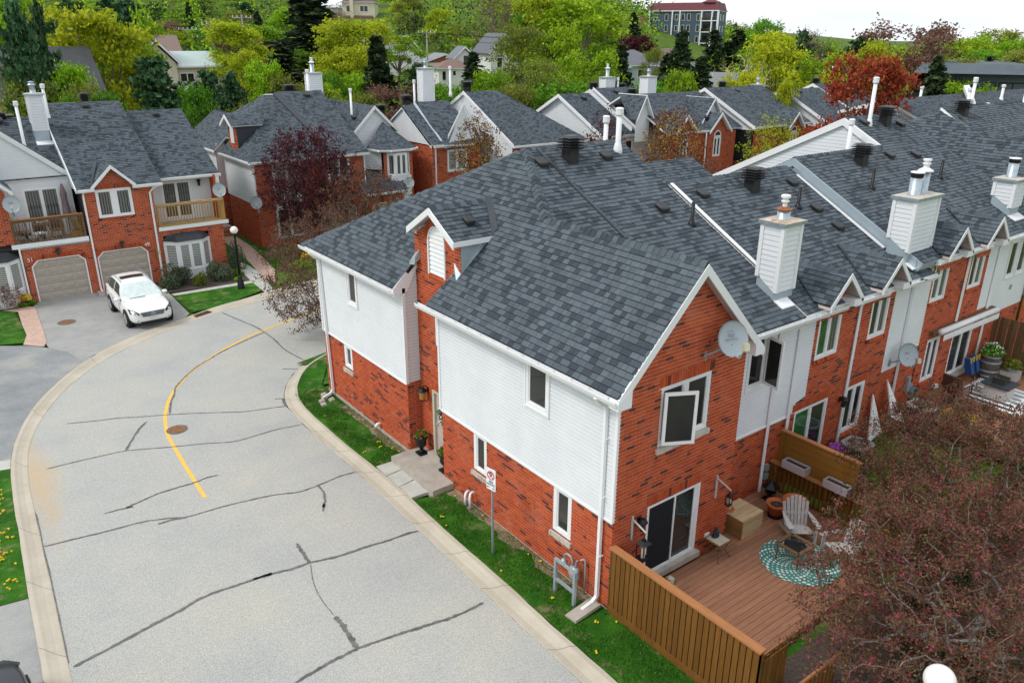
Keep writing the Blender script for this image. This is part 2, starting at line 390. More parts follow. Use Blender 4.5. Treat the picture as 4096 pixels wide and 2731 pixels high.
class House:
 def __init__(s,name,label,cat='house',loc=(0,0,0),group=None,single=0):
  s.root=thing(name,label,cat,loc,group);s.pc={};s.single=single
 def piece(s,kind,m,O,U,V,N,q,th,tf,shared=None):
  s.pc.setdefault((kind,m),[]).append((O,U,V,N,q,th,tf))
 def finish(s):
  for(kind,m),L in s.pc.items():
   def score(t):
    O,U,V,N,q,th,tf=t
    c=O+U*((q[0]+q[2])/2)+V*((q[4]+q[5])/2);r=CAM-c
    return max(r.dot(N),0)/r.length**3*(q[2]-q[0]+q[3]-q[1])
   L=sorted(L,key=score,reverse=True)
   k=min(s.single,len(L))if kind!='siding_board' else min(max(s.single,160),len(L),300)
   if len(L)<=320 and s.single:k=min(len(L),300)
   cache={}
   for t in L[:k]:
    O,U,V,N,q,th,tf=t
    key=(round(q[2]-q[0],3),round(q[1]-q[0],3),round(q[3]-q[2],3),round(q[5]-q[4],3),th,tf)
    if key not in cache:
     mb=MB();self_piece(mb,V3((0,0,0)),V3((1,0,0)),V3((0,1,0)),V3((0,0,1)),(0,q[1]-q[0],q[2]-q[0],q[3]-q[0],0,q[5]-q[4]),th,tf)
     me=bpy.data.meshes.new(kind);me.from_pydata(mb.v,[],mb.f);me.materials.append(M[m]);cache[key]=me
    o=bpy.data.objects.new(kind,cache[key]);COL.objects.link(o)
    P=O+U*q[0]+V*q[4]
    o.parent=s.root;o.matrix_parent_inverse=s.root.matrix_basis.inverted()
    o.matrix_basis=Matrix(((U.x,V.x,N.x,P.x),(U.y,V.y,N.y,P.y),(U.z,V.z,N.z,P.z),(0,0,0,1)))
   if len(L)>k:
    mb=MB()
    for O,U,V,N,q,th,tf in L[k:]:self_piece(mb,O,U,V,N,q,th,tf)
    mb.build({'brick':'brickwork','shingle':'shingle_courses','siding_board':'siding_boards','cap_shingle':'cap_shingles'}.get(kind,kind+'s'),M[m],s.root,kind='stuff')
  s.pc={}
def self_piece(mb,O,U,V,N,q,th,tf):
 a0,a1,b0,b1,v0,v1=q
 p=[O+U*a0+V*v0,O+U*b0+V*v0,O+U*b1+V*v1,O+U*a1+V*v1]
 t=[p[0]+N*th,p[1]+N*th,p[2]+N*tf,p[3]+N*tf]
 mb.hexa(p+t,False)
def frame(p0,p1):
 p0,p1=V3((p0[0],p0[1],0)),V3((p1[0],p1[1],0));U=(p1-p0).normalized();V=V3((0,0,1));return p0,U,V,U.cross(V),(p1-p0).length
def rect(a,b,c,d):return[(a,c),(b,c),(b,d),(a,d)]
def brick_wall(H,p0,p1,loops,ch=.088,bl=.245,back=True,off=0.,th=.012):
 O,U,V,N,L=frame(p0,p1);O=O+N*off
 lo=min(v for l in loops for u,v in l);hi=max(v for l in loops for u,v in l)
 mb=MB();i0=math.floor(lo/ch)
 for i in range(i0,math.ceil(hi/ch)):
  v0,v1=max(i*ch,lo),min((i+1)*ch,hi)
  if v1-v0<.012:continue
  for a0,a1,b0,b1 in spans(loops,v0,v1):
   if min(b0-a0,b1-a1)<.0:continue
   mb.add([O+U*a0+V*v0,O+U*b0+V*v0,O+U*b1+V*v1,O+U*a1+V*v1],[(0,1,2,3)])
   g=.019;ph=(bl/2 if i%2 else 0);lo_u,hi_u=min(a0,a1),max(b0,b1)
   u=math.floor((lo_u-ph)/bl)*bl+ph
   while u<hi_u:
    x0,x1=u,u+bl-g
    q=(max(x0,a0),max(x0,a1),min(x1,b0),min(x1,b1),v0,v1-g if v1-v0>.03 else v1)
    if q[2]-q[0]>.02 and q[3]-q[1]>.02:H.piece('brick','brick',O,U,V,N,q,th,th)
    u+=bl
 if back:mb.build('mortar',M['mortar'],H.root)
def soldiers(H,p0,p1,u0,u1,z0,z1,off=.0,w=.078,th=.018,dv=0.):
 O,U,V,N,L=frame(p0,p1);O=O+N*off;mb=MB()
 mb.add([O+U*u0+V*z0,O+U*u1+V*z0,O+U*u1+V*z1,O+U*u0+V*z1],[(0,1,2,3)]);mb.build('mortar',M['mortar'],H.root)
 n=max(1,round((u1-u0)/w));w=(u1-u0)/n
 for i in range(n):H.piece('brick','brick',O,U,V,N,(u0+i*w,u0+i*w,u0+(i+1)*w-.012,u0+(i+1)*w-.012,z0+.004,z1-.008),th,th)
def brick_sill(H,p0,p1,u0,u1,z,d=.09):
 O,U,V,N,L=frame(p0,p1);n=round((u1-u0)/.085);w=(u1-u0)/n
 for i in range(n):H.piece('brick','brick',O,U,V,N,(u0+i*w,u0+i*w,u0+(i+1)*w-.012,u0+(i+1)*w-.012,z-.085,z),d,d-.035)
def siding(H,p0,p1,loops,ch=.1,off=0.,m='vinyl'):
 O,U,V,N,L=frame(p0,p1);O=O+N*off
 lo=min(v for l in loops for u,v in l);hi=max(v for l in loops for u,v in l)
 mb=MB();n=math.ceil((hi-lo)/ch-1e-6)
 for i in range(n):
  v0,v1=lo+i*ch,min(lo+(i+1)*ch,hi)
  if v1-v0<.01:continue
  for a0,a1,b0,b1 in spans(loops,v0,v1):
   if min(b0-a0,b1-a1)<0:continue
   mb.add([O+U*a0+V*v0,O+U*b0+V*v0,O+U*b1+V*v1,O+U*a1+V*v1],[(0,1,2,3)])
   H.piece('siding_board',m,O,U,V,N,(a0,a1,b0,b1,v0,v1-.017),.011,.007)
 mb.build('siding_backing',M['lap_shade'],H.root)
SHW=(.13,.16,.19,.22,.26)
def roof(H,pts,holes=(),ch=.145,thick=.10,deck=True,edge='trim',seed=0):
 P=[V3(p)for p in pts];nn=V3((0,0,0))
 for i in range(len(P)):nn+=(P[i]-P[0]).cross(P[(i+1)%len(P)]-P[0])
 N=nn.normalized()
 if N.z<0:N=-N
 V=(V3((0,0,1))-N*N.z).normalized();U=V.cross(N)
 Pc=sum(P,V3((0,0,0)))/len(P);P=[p-Z3*((p-Pc).dot(N)/N.z)for p in P]
 O=min(P,key=lambda p:p.z).copy()
 L=[[((p-O).dot(U),(p-O).dot(V))for p in P]]+[[((V3(p)-O).dot(U),(V3(p)-O).dot(V))for p in h]for h in holes]
 hi=max(v for l in L for u,v in l);rng=random.Random(seed+int(abs(O.x*13+O.y*7)*10));mb=MB()
 for i in range(math.ceil(hi/ch)):
  v0,v1=i*ch,min((i+1)*ch,hi)
  if v1-v0<.01:continue
  for a0,a1,b0,b1 in spans(L,v0,v1):
   if max(b0-a0,b1-a1)<.01:continue
   mb.add([O+U*a0+V*v0,O+U*b0+V*v0,O+U*b1+V*v1,O+U*a1+V*v1],[(0,1,2,3)])
   u=min(a0,a1)-rng.random()*.3
   while u<max(b0,b1):
    wd=rng.choice(SHW);q=(max(u,a0),max(u,a1),min(u+wd-.008,b0),min(u+wd-.008,b1),v0+.014,v1+.0)  # gap at each course foot bares dark underlay as a painted shadow line
    if q[2]-q[0]>.012 or q[3]-q[1]>.012:
     q=(min(q[0],q[2]),min(q[1],q[3]),q[2]if q[2]>q[0]else q[0],q[3]if q[3]>q[1]else q[1],v0+.014,v1)
     hh=.011+rng.choice((0,.004,.008))
     H.piece('shingle','shingle',O,U,V,N,q,hh,.003)
    u+=wd
 mb.build('underlay',M['underlay'],H.root)
 if deck:
  off=N*.004
  MB().prism([p-off for p in P],-N*thick).build('roof_deck',M[edge],H.root)
 return O,U,V,N
def caps(H,p0,p1,sl,sr,w=.16,step=.19,bulk=1.):
 p0,p1=V3(p0),V3(p1);t=p1-p0;L=t.length;t.normalize();sl,sr=V3(sl).normalized(),V3(sr).normalized()
 n=int(L/step)
 up=(t.cross(sl));up=up if up.z>0 else-up
 for i in range(n):
  a=p0+t*(i*step);b=a+t*(step+.05);h=.035*bulk;h2=.018*bulk
  mb=MB();z=V3((0,0,1))
  A=[a+sl*w+z*h*.6,a+z*(h+.008),a+sr*w+z*h*.6];B=[b+sl*w+z*h2*.5,b+z*h2,b+sr*w+z*h2*.5]
  A0=[q-z*.02 for q in A]
  mb.add(A+B+A0,[(0,1,4,3),(1,2,5,4),(6,7,1,0),(7,8,2,1),(0,3,6),(2,8,5)])
  H.caps=getattr(H,'caps',[]);H.caps.append((mb,(CAM-a).length))
def flush_caps(H):
 L=sorted(getattr(H,'caps',[]),key=lambda t:t[1])
 k=min(len(L),300)if H.single else 0
 for mb,d in L[:k]:mb.build('cap_shingle',M['shingle'],H.root)
 if L[k:]:
  a=MB()
  for mb,d in L[k:]:a.add(mb.v,mb.f)
  a.build('cap_shingles',M['shingle'],H.root,kind='stuff')
 H.caps=[]
def gutter(H,p0,p1,out,drop=.0):
 p0,p1,out=V3(p0),V3(p1),V3(out).normalized();z=V3((0,0,1))
 prof=[(0,0),(0,-.13),(.09,-.13),(.125,-.04),(.125,0),(.11,0),(.085,-.115),(.012,-.115),(.012,0)]
 n=len(prof);vs=[p0+out*a+z*b for a,b in prof]+[p1+out*a+z*b for a,b in prof]
 mb=MB();mb.add(vs,[(i,(i+1)%n,n+(i+1)%n,n+i)for i in range(n)]+[tuple(range(n)),tuple(range(2*n-1,n-1,-1))])
 L=(p1-p0).length;t=(p1-p0).normalized()
 for i in range(max(1,int(L/.55))):
  c=p0+t*(.3+i*.55)
  if .3+i*.55<L:mb.ob(c-t*.012+z*-.012,t*.024,out*.12,z*.008)
 o=mb.build('gutter',M['trim'],H.root);return o
def downspout(H,pts,r=.055,foot=None):
 pts=[V3(p)for p in pts];mb=MB();mb.tube(pts,r,4)
 return mb.build('downspout',M['trim'],H.root)
def trim(H,p0,p1,w,h,up=(0,0,1),name='trim_board',m='trim'):
 return MB().beam(p0,p1,w,h,up).build(name,M[m],H.root)
def window(H,p0,p1,u0,u1,z0,z1,n=1,glass='glass',sill=None,fw=.07,rec=.0,glasses=None,mull=None,casing=0.):
 O,U,V,N,L=frame(p0,p1);O=O+N*rec
 fr=MB();d=.07
 def bx(a,b,c,e,dd=d,o=0.):fr.ob(O+U*a+V*c-N*.05+N*o,U*(b-a),V*(e-c),N*(dd))
 bx(u0,u0+fw,z0,z1);bx(u1-fw,u1,z0,z1);bx(u0+fw,u1-fw,z0,z0+fw);bx(u0+fw,u1-fw,z1-fw,z1)
 if casing:
  c=casing
  bx(u0-c,u0,z0-c,z1+c,.06,.03);bx(u1,u1+c,z0-c,z1+c,.06,.03);bx(u0,u1,z0-c,z0,.06,.03);bx(u0,u1,z1,z1+c,.06,.03)
 f=fr.build('window',M['trim'],H.root)
 mw=mull or fw;wd=(u1-u0-2*fw-(n-1)*mw)/n
 for i in range(n):
  a=u0+fw+i*(wd+mw)
  if i:MB().ob(O+U*(a-mw)+V*(z0+fw)-N*.05,U*mw,V*(z1-z0-2*fw),N*.065).build('mullion',M['trim'],f)
  g=(glasses[i]if glasses else glass);s_=.035
  sash=MB()
  for(x0,x1,y0,y1)in((a,a+s_,z0+fw,z1-fw),(a+wd-s_,a+wd,z0+fw,z1-fw),(a+s_,a+wd-s_,z0+fw,z0+fw+s_),(a+s_,a+wd-s_,z1-fw-s_,z1-fw)):
   sash.ob(O+U*x0+V*y0-N*.045,U*(x1-x0),V*(y1-y0),N*.045)
  sash.build('sash',M['trim'],f)
  MB().ob(O+U*(a+s_)+V*(z0+fw+s_)-N*.04,U*(wd-2*s_),V*(z1-z0-2*fw-2*s_),N*.015).build('pane',M[g],f)
 if sill=='stone':
  mb=MB();rng=random.Random(int(u0*100+z0*10));k=14;w0,w1=u0-.05,u1+.05
  for i in range(k):
   a,b=w0+(w1-w0)*i/k,w0+(w1-w0)*(i+1)/k;e=.10+rng.random()*.02
   mb.ob(O+U*a+V*(z0-.13-rng.random()*.012)-N*.02,U*(b-a),V*.125,N*e)
  mb.build('sill',M['stone'],f)
 return f
def louvre_vent(H,c,s=.3):
 mb=MB();c=V3(c);b=s/2
 mb.hexa([c+V3(q)for q in((-b*.8,-b*.8,-.12),(b*.8,-b*.8,-.12),(b*.8,b*.8,-.02),(-b*.8,b*.8,-.02),(-b*.8,-b*.8,.02),(b*.8,-b*.8,.02),(b*.8,b*.8,.1),(-b*.8,b*.8,.1))])
 def ring(k,z,tilt=.53):
  return[c+V3((x*k,y*k,z+y*k*tilt*.75))for x,y in((-b,-b*.75),(-b*.75,-b),(b*.75,-b),(b,-b*.75),(b,b*.75),(b*.75,b),(-b*.75,b),(-b,b*.75))]
 A,B,D=ring(1,.055),ring(1,.10),ring(.86,.125)
 for R0,R1 in((A,B),(B,D)):mb.add(R0+R1,[(i,(i+1)%8,8+(i+1)%8,8+i)for i in range(8)])
 mb.poly(D);mb.poly(A[::-1]);return mb.build('attic_vent',M['black_plastic'],H.root)
def turret_vent(H,c,s=.33):
 c=V3(c);mb=MB();b=s/2
 mb.box(c.x-b,c.x+b,c.y-b,c.y+b,c.z-.25,c.z+.34)
 o=mb.build('turbine_vent',M['black_plastic'],H.root)
 for i in range(4):
  z=c.z+.34+i*.075;k=b*1.75;mb=MB()
  mb.hexa([(c.x-k,c.y-k,z),(c.x+k,c.y-k,z),(c.x+k,c.y+k,z),(c.x-k,c.y+k,z),(c.x-k*.8,c.y-k*.8,z+.035),(c.x+k*.8,c.y-k*.8,z+.035),(c.x+k*.8,c.y+k*.8,z+.035),(c.x-k*.8,c.y+k*.8,z+.035)])
  mb.build('louvre',M['black_plastic'],o)
 z=c.z+.34+4*.075;k=b*1.6
 MB().box(c.x-b*.9,c.x+b*.9,c.y-b*.9,c.y+b*.9,c.z+.345,z+.0).build('core',M['black'],o)
 MB().hexa([(c.x-k,c.y-k,z),(c.x+k,c.y-k,z),(c.x+k,c.y+k,z),(c.x-k,c.y+k,z),(c.x-k*.6,c.y-k*.6,z+.05),(c.x+k*.6,c.y-k*.6,z+.05),(c.x+k*.6,c.y+k*.6,z+.05),(c.x-k*.6,c.y+k*.6,z+.05)]).build('lid',M['black_plastic'],o)
 return o
def soil_pipe(H,c,h=.42):
 c=V3(c);mb=MB();mb.lathe(c,[(.13,-.1),(.12,.02),(.07,.1),(.052,.12),(.052,h),(.04,h),(.04,h-.03)],12);return mb.build('soil_pipe',M['black'],H.root,True)
def white_flue(H,c,h=1.1,r=.085):
 c=V3(c);r*=.72;o=MB().lathe(c,[(r*1.9,-.15),(r*1.7,.04),(r*1.15,.22),(r,.24),(r,h)],14).build('flue_pipe',M['flash']if h<.5 else M['trim'],H.root,True)
 MB().lathe(c+V3((0,0,h)),[(r*1.25,0),(r*1.5,.03),(r*1.5,.16),(r*1.55,.17),(r*1.55,.2),(r*1.1,.23)],14).build('flue_cap',M['trim'],o)
 return o
def chimney(H,x0,x1,y0,y1,zt,zlow,slope=.53,zref=5.23,cap='flash',flues=((.5,.5,'rusty'),),pl=None,flash=.22):
 pl=pl or(lambda x,y:zref+slope*y)
 core=MB();z_=lambda y:pl(0,y)-.2
 core.hexa([(x0,y0,z_(y0)),(x1,y0,z_(y0)),(x1,y1,z_(y1)),(x0,y1,z_(y1)),(x0,y0,zt),(x1,y0,zt),(x1,y1,zt),(x0,y1,zt)])
 ch=core.build('chimney',M['flash'],H.root)
 ww=x1-x0;dd=y1-y0
 for(a,b,N,sloped)in(((x0,y1),(x0,y0),0,True),((x0,y0),(x1,y0),0,False),((x1,y0),(x1,y1),0,True),((x1,y1),(x0,y1),0,False)):
  O,U,V,N,L=frame(a,b);O=O+N*.0
  zA,zB=z_(a[1])+.2+flash,z_(b[1])+.2+flash
  z=zt-.13
  while z>min(zA,zB)-.13:
   for a0,a1,b0,b1 in spans([[(.055,zA),(L-.055,zB),(L-.055,zt+1),(.055,zt+1)]],z,z+.13):
    if b1-a1>.04:mb=MB();self_piece(mb,O,U,V,N,(a0,a1,max(b0,a0),b1,z,z+.118),.02,.010);mb.build('siding_board',M['vinyl'],ch)
   z-=.13
 for x,y in((x0,y0),(x1,y0),(x1,y1),(x0,y1)):
  MB().box(x-.045 if x==x0 else x-.06,x+.06 if x==x0 else x+.045,y-.045 if y==y0 else y-.06,y+.06 if y==y0 else y+.045,z_(y)+.2+flash,zt).build('corner_post',M['trim'],ch)
 e=.1
 MB().box(x0-e,x1+e,y0-e,y1+e,zt,zt+.085).build('cap',M['galv'],ch)
 MB().hexa([(x0-e+.01,y0-e+.01,zt+.085),(x1+e-.01,y0-e+.01,zt+.085),(x1+e-.01,y1+e-.01,zt+.085),(x0-e+.01,y1+e-.01,zt+.085)]+[(x,y,zt+.12)for x,y in((x0+ww*.3,y0+dd*.3),(x1-ww*.3,y0+dd*.3),(x1-ww*.3,y1-dd*.3),(x0+ww*.3,y1-dd*.3))]).build('cap_top',M['rustcap' if cap=='rust' else 'stone'],ch)
 for fx,fy,kd in flues:
  c=V3((x0+ww*fx,y0+dd*fy,zt+.1))
  if kd=='rusty':
   MB().lathe(c,[(.2,0),(.2,.03),(.16,.05),(.16,.22)],16).build('flue',M['galv'],ch,True)
   MB().lathe(c+V3((0,0,.22)),[(.17,0),(.2,.02),(.2,.04),(.1,.09),(.06,.1)],16).build('flue_hood',M['rust'],ch)
   MB().lathe(c+V3((0,0,.31)),[(.06,0),(.06,.1),(.1,.12),(.1,.15),(.07,.16),(.07,.2),(.12,.23),(.12,.28),(.08,.3)],16).build('flue_terminal',M['trim'],ch)
  elif kd=='wide':
   MB().lathe(c,[(.2,0),(.165,.03),(.165,.5)],18).build('flue',M['galv'],ch,True)
   MB().lathe(c+V3((0,0,.5)),[(.16,0),(.175,.02),(.175,.14)],18).build('flue_mesh',M['black'],ch)
   MB().lathe(c+V3((0,0,.64)),[(.19,0),(.2,.01),(.19,.03),(.02,.05)],18).build('flue_cap',M['trim'],ch)
  elif kd=='cone':
   MB().lathe(c,[(.2,0),(.15,.03),(.15,.62)],18).build('flue',M['galv'],ch,True)
   MB().lathe(c+V3((0,0,.62)),[(.15,0),(.22,.02),(.22,.04),(.09,.12),(.08,.2),(.12,.22),(.12,.25),(.08,.26),(.08,.3),(.12,.32),(.12,.37),(.02,.38)],18).build('flue_cap',M['trim'],ch)
  elif kd=='plain':
   MB().lathe(c,[(.19,0),(.14,.03),(.14,.35),(.19,.36),(.19,.4),(.14,.42),(.14,.5),(.16,.52),(.02,.56)],16).build('flue',M['galv'],ch,True)
 MB().hexa([(x0-.02,y0-.26,pl(0,y0-.26)+.01),(x1+.1,y0-.26,pl(0,y0-.26)+.01),(x1+.1,y0+.02,pl(0,y0)+.01),(x0-.02,y0+.02,pl(0,y0)+.01),(x0-.02,y0-.26,pl(0,y0-.26)+.04),(x1+.1,y0-.26,pl(0,y0-.26)+.04),(x1+.1,y0+.02,pl(0,y0)+.05),(x0-.02,y0+.02,pl(0,y0)+.05)]).build('apron_flashing',M['trim'],ch)
 return ch
G={'kl_out':[(-10.43,5.25),(-10.38,5.86),(-10.34,7.1),(-10.3,8.62),(-10.19,10.35),(-10.12,11.87),(-10.1,12.72),(-9.96,14.63),(-9.89,15.41),(-9.69,16.6),(-9.39,17.63),(-9.04,18.73),(-8.56,19.84),(-8.02,20.78),(-7.41,21.77),(-6.7,22.65),(-5.89,23.57),(-4.79,24.39),(-3.76,25.02),(-2.83,25.39),(-1.79,25.87),(0.07,26.69),(1.29,26.91),(2.7,27.52)],'kl_in':[(-9.97,4.91),(-9.94,5.37),(-9.89,6.77),(-9.81,8.56),(-9.78,9.41),(-9.74,10.38),(-9.72,11.18),(-9.66,12.07),(-9.67,12.39),(-9.61,13.58),(-9.54,14.56),(-9.39,15.92),(-9.03,17.36),(-8.6,18.51),(-8.04,19.69),(-7.46,20.75),(-6.16,22.4),(-4.79,23.56),(-3.14,24.57),(-1.76,25.26),(-0.62,25.72),(2.58,26.42)],'kr_in':[(1.68,18.38),(0.33,17.6),(-0.44,16.89),(-1.07,16.02),(-1.44,15.28),(-1.72,14.31),(-1.71,13.51),(-1.8,12.71),(-1.75,10.74),(-1.77,9.63),(-1.74,7.11),(-1.76,7.04),(-1.77,5.54),(-1.79,4.14),(-1.81,3.01),(-1.83,1.88),(-1.83,0.69),(-1.81,-0.02),(-1.85,-1.18)],'kr_out':[(1.41,17.79),(0.42,17.24),(-0.32,16.39),(-0.91,15.39),(-1.13,14.69),(-1.32,13.55),(-1.32,12.73),(-1.34,10.77),(-1.26,8.65),(-1.22,6.58),(-1.24,6.65),(-1.28,5.41),(-1.3,4.57),(-1.3,3.71),(-1.3,2.52),(-1.29,1.38),(-1.33,1.35),(-1.35,-0.02),(-1.33,-0.75),(-1.34,-1.56)],'yellow':[(-5.77,10.16),(-5.72,12.06),(-5.66,13.51),(-5.6,14.72),(-5.31,16.07),(-4.89,17.24),(-4.38,18.21),(-3.42,19.51),(-1.93,20.81),(-0.53,21.76),(0.76,22.35),(1.59,22.66)],'cracks':[(0.05,[(-8.07,17.44),(-7.25,17.08),(-6.51,16.83),(-6.06,16.54),(-5.25,16.17),(-4.25,15.59),(-3.07,14.82),(-2.07,14.5)]),(0.05,[(-9.06,14.54),(-8.32,14.5),(-7.62,14.42),(-6.94,14.34),(-5.74,13.73),(-4.79,13.32),(-4.08,12.9),(-3.64,12.87),(-2.69,12.91),(-2.21,12.81),(-1.83,12.74)]),(0.09,[(-5.9,16.02),(-6.24,15.6),(-6.55,15.03),(-6.92,14.33)]),(0.06,[(-4.9,14.96),(-5.14,14.83)]),(0.07,[(-5.09,11.14),(-5.37,11.21),(-5.79,11.13),(-6.3,11.16),(-6.78,11.16),(-7.27,11.02),(-7.71,10.93),(-7.43,10.86),(-7.83,10.95),(-8.2,10.97)]),(0.06,[(-1.78,8.91),(-2.24,8.97),(-3.02,8.86),(-3.58,8.86),(-4.16,9.14),(-5.05,9.34),(-5.54,9.42),(-6.16,9.46),(-6.46,9.47),(-6.87,9.72),(-7.41,9.95),(-7.85,10.01),(-8.35,10.06),(-9.04,10.19),(-9.51,10.26),(-9.72,10.3)]),(0.08,[(-6.46,9.46),(-6.79,9.59),(-7.17,9.6)]),(0.08,[(-2.98,8.87),(-3,8.43),(-3.15,8.01),(-3.37,7.69),(-3.22,7.9),(-3.43,7.56)]),(0.09,[(-1.8,5.23),(-2.16,5.31),(-2.6,5.32),(-3.11,5.42),(-3.64,5.46),(-4.06,5.51),(-4.6,5.68),(-5.07,5.7),(-5.55,5.83),(-6.03,5.9),(-5.45,5.82),(-5.93,5.87),(-6.41,5.91),(-6.86,5.96),(-7.2,5.95),(-7.66,5.8),(-8.08,5.73),(-8.68,5.6),(-9.26,5.47),(-9.58,5.43),(-9.87,5.36)]),(0.11,[(-4.57,6.61),(-4.6,6.18),(-4.63,5.76),(-4.63,5.65)]),(0.02,[(-4.63,5.62),(-4.83,5.05),(-4.93,4.6),(-4.97,4.13),(-4.96,3.59)]),(0.13,[(-4.96,3.54),(-4.94,3.16),(-4.98,2.79),(-4.99,2.49),(-5.01,2.4)]),(0.09,[(-2.05,1.94),(-2.5,1.94),(-2.98,1.97),(-3.35,2.06),(-3.77,2.14),(-4.1,2.22),(-4.55,2.29),(-4.97,2.37),(-5.25,2.35),(-5.59,2.36),(-5.87,2.32),(-6.18,2.29),(-6.42,2.25)]),(0.07,[(-0.27,25.66),(0.03,24.16),(0.32,22.74),(0.4,21.14),(0.27,19.37),(0.48,17.89)]),(0.07,[(0.36,21.95),(-0.76,21.41),(-1.84,20.81),(-2.7,20.14),(-3.3,19.64),(-3.7,19.16),(-4.1,18.65),(-4.42,18.17),(-4.54,17.71),(-4.81,17.17),(-5.13,16.16)]),(0.04,[(-0.57,17.62),(-0.35,17.46),(-0.07,17.21)]),(0.12,[(-1.57,15.01),(-1.68,14.62),(-1.7,14.35)]),(0.05,[(-1.81,15.17),(-1.54,15.02)]),(0.05,[(-2.06,14.52),(-1.68,14.35)]),(0.03,[(-9.66,12.07),(-9.69,11.09),(-9.74,10.31),(-9.76,9.4),(-9.81,8.25),(-9.88,6.67),(-9.93,5.53)])],'dark_drive':[(-9.03,26.85),(-7.87,25.99),(-7.44,25.35),(-6.91,24.4),(-6.13,23.44),(-6.7,22.65),(-7.41,21.77),(-8.02,20.78),(-8.56,19.84),(-9.04,18.73),(-9.39,17.63),(-9.69,16.6),(-9.84,15.8),(-10.12,15.84)],'drive49':[(-7.13,31.98),(-6.83,32.42),(-1.62,32.7),(-1.44,30.07),(-1.53,26.39),(-1.9,25.85),(-2.83,25.39),(-3.76,25.02),(-4.79,24.39),(-5.89,23.57),(-6.61,23.18),(-6.91,24.4),(-7.44,25.35),(-7.49,26.89)],'brickwalkL':[(-8.44,32.73),(-7.12,31.66),(-7.32,27.46),(-7.41,26.15),(-7.58,25.61),(-8.24,26.35),(-7.96,27.59),(-7.95,29.21),(-7.85,31.24),(-8.52,31.94)],'lawnL':[(-8.53,31.85),(-7.98,31.34),(-7.97,29.74),(-7.97,27.94),(-7.94,27.57),(-8.22,26.58),(-9.02,26.92)],'lawn_midleft':[(-10.18,15.25),(-9.93,15.1),(-9.96,14.63),(-10.1,12.72),(-10.12,11.87),(-10.19,10.35),(-10.3,8.62),(-10.31,8.27),(-10.86,8.36)],'drive_bl':[(-10.86,8.36),(-10.31,8.27),(-10.34,7.1),(-10.38,5.86),(-10.43,5.25),(-11.12,5.77)],'conc_strip_l':[(-10.12,15.84),(-9.84,15.76),(-9.92,15.14),(-10.17,15.32)],'lawn49':[(-1.46,29.16),(-0.71,29.66),(2.53,29.39),(2.54,27.76),(1.26,27.16),(0.02,26.52),(-1.42,26.41)],'edge49':[(-1.42,29.83),(2.59,29.74),(2.68,29.29),(-1.34,29.41)],'walk49':[(3.4,33.85),(3.38,32.65),(3.04,28.76),(2.69,27.04),(2.54,27.76),(2.53,29.39),(2.79,31.92)],'mulch_and_shade49':[(-1.58,30.18),(-1.48,32.59),(2.23,32.33),(3.01,32.92),(2.59,29.74)],'lawn47a':[(4.41,39.24),(4.51,37.7),(4.31,35.09),(3.9,34.11),(3.7,36.55)],'lawn47b':[(3.81,33.86),(4.42,34.04),(4.39,31.04),(3.47,28.7),(3.5,30.83)],'brickwalk47':[(4.76,40.52),(5.96,41.26),(5.93,37.76),(5.6,34.16),(4.39,31.04),(4.42,34.04),(4.59,37.29)],'stepsone':[(-0.68,8.78),(-0.01,8.86),(-0.08,6.31),(-0.73,6.26)],'slab0':[(-1.21,8.66),(-0.67,8.64),(-0.67,8.08),(-1.23,8.01)],'slab1':[(-1.23,7.97),(-0.67,8.04),(-0.69,7.37),(-1.23,7.26)],'slab2':[(-1.22,7.24),(-0.68,7.32),(-0.68,6.54),(-1.24,6.56)],}
def sm(a,b,x):t=min(1,max(0,(x-a)/(b-a)));return t*t*(3-2*t)
def ground_z(x,y):
 dx,dy=x-CAM.x,y-CAM.y;d=math.hypot(dx,dy);az=math.degrees(math.atan2(dx,dy))-37.234
 az=(az+180)%360-180
 A=19*(1-sm(-2,22,az))*sm(-75,-45,az)
 z=A*sm(150,265,d)+4.5*sm(78,120,d)*(1-sm(5,25,az))*sm(-75,-45,az)
 z+=1.5*sm(60,200,d)*sm(0,20,az)
 z-=10*sm(150,420,d)*sm(12,30,az)
 z+=16*sm(450,900,d)
 if d>75:z+=noise.noise(V3((x*.015,y*.015,0)))*3.0*sm(75,160,d)
 return z-.06
def build_ground():
 rs=[0,8,20,35,50,62]+[70+i*9 for i in range(26)]+[310+i*40 for i in range(22)]+[1300,1700,2300]
 n=150;vs=[];fs=[]
 for r in rs:
  for j in range(n):
   g=2*math.pi*j/n;x,y=r*math.cos(g)+5,r*math.sin(g)+10
   vs.append((x,y,ground_z(x,y)))
 for i in range(len(rs)-1):
  for j in range(n):fs.append((i*n+j,(i+1)*n+j,(i+1)*n+(j+1)%n,i*n+(j+1)%n))
 mb=MB();mb.add(vs,fs);struct(mb.build('ground',M['ground'],smooth=True),'rough grassy ground rising to a wooded hill behind the townhouses')
build_ground()
def sheet(name,pts,z,m,label=None,kind='structure'):
 o=MB().poly([(x,y,z)for x,y in pts]).build(name,M[m])
 if o.data.polygons[0].normal.z<0:o.data.flip_normals()
 o['kind']=kind
 if label:o['label']=label
 return o
rd=[(-9.9,-40)]+[(-9.93,3.0)]+G['kl_in']+[(6,27.3),(14,29.3),(26,30.5),(60,31)]+[(60,24.5),(26,24),(14,23),(6,20.8)]+G['kr_in']+[(-1.85,-6),(-1.9,-40)]
sheet('road',rd,.0,'asphalt','pale worn asphalt road curving between the townhouses')
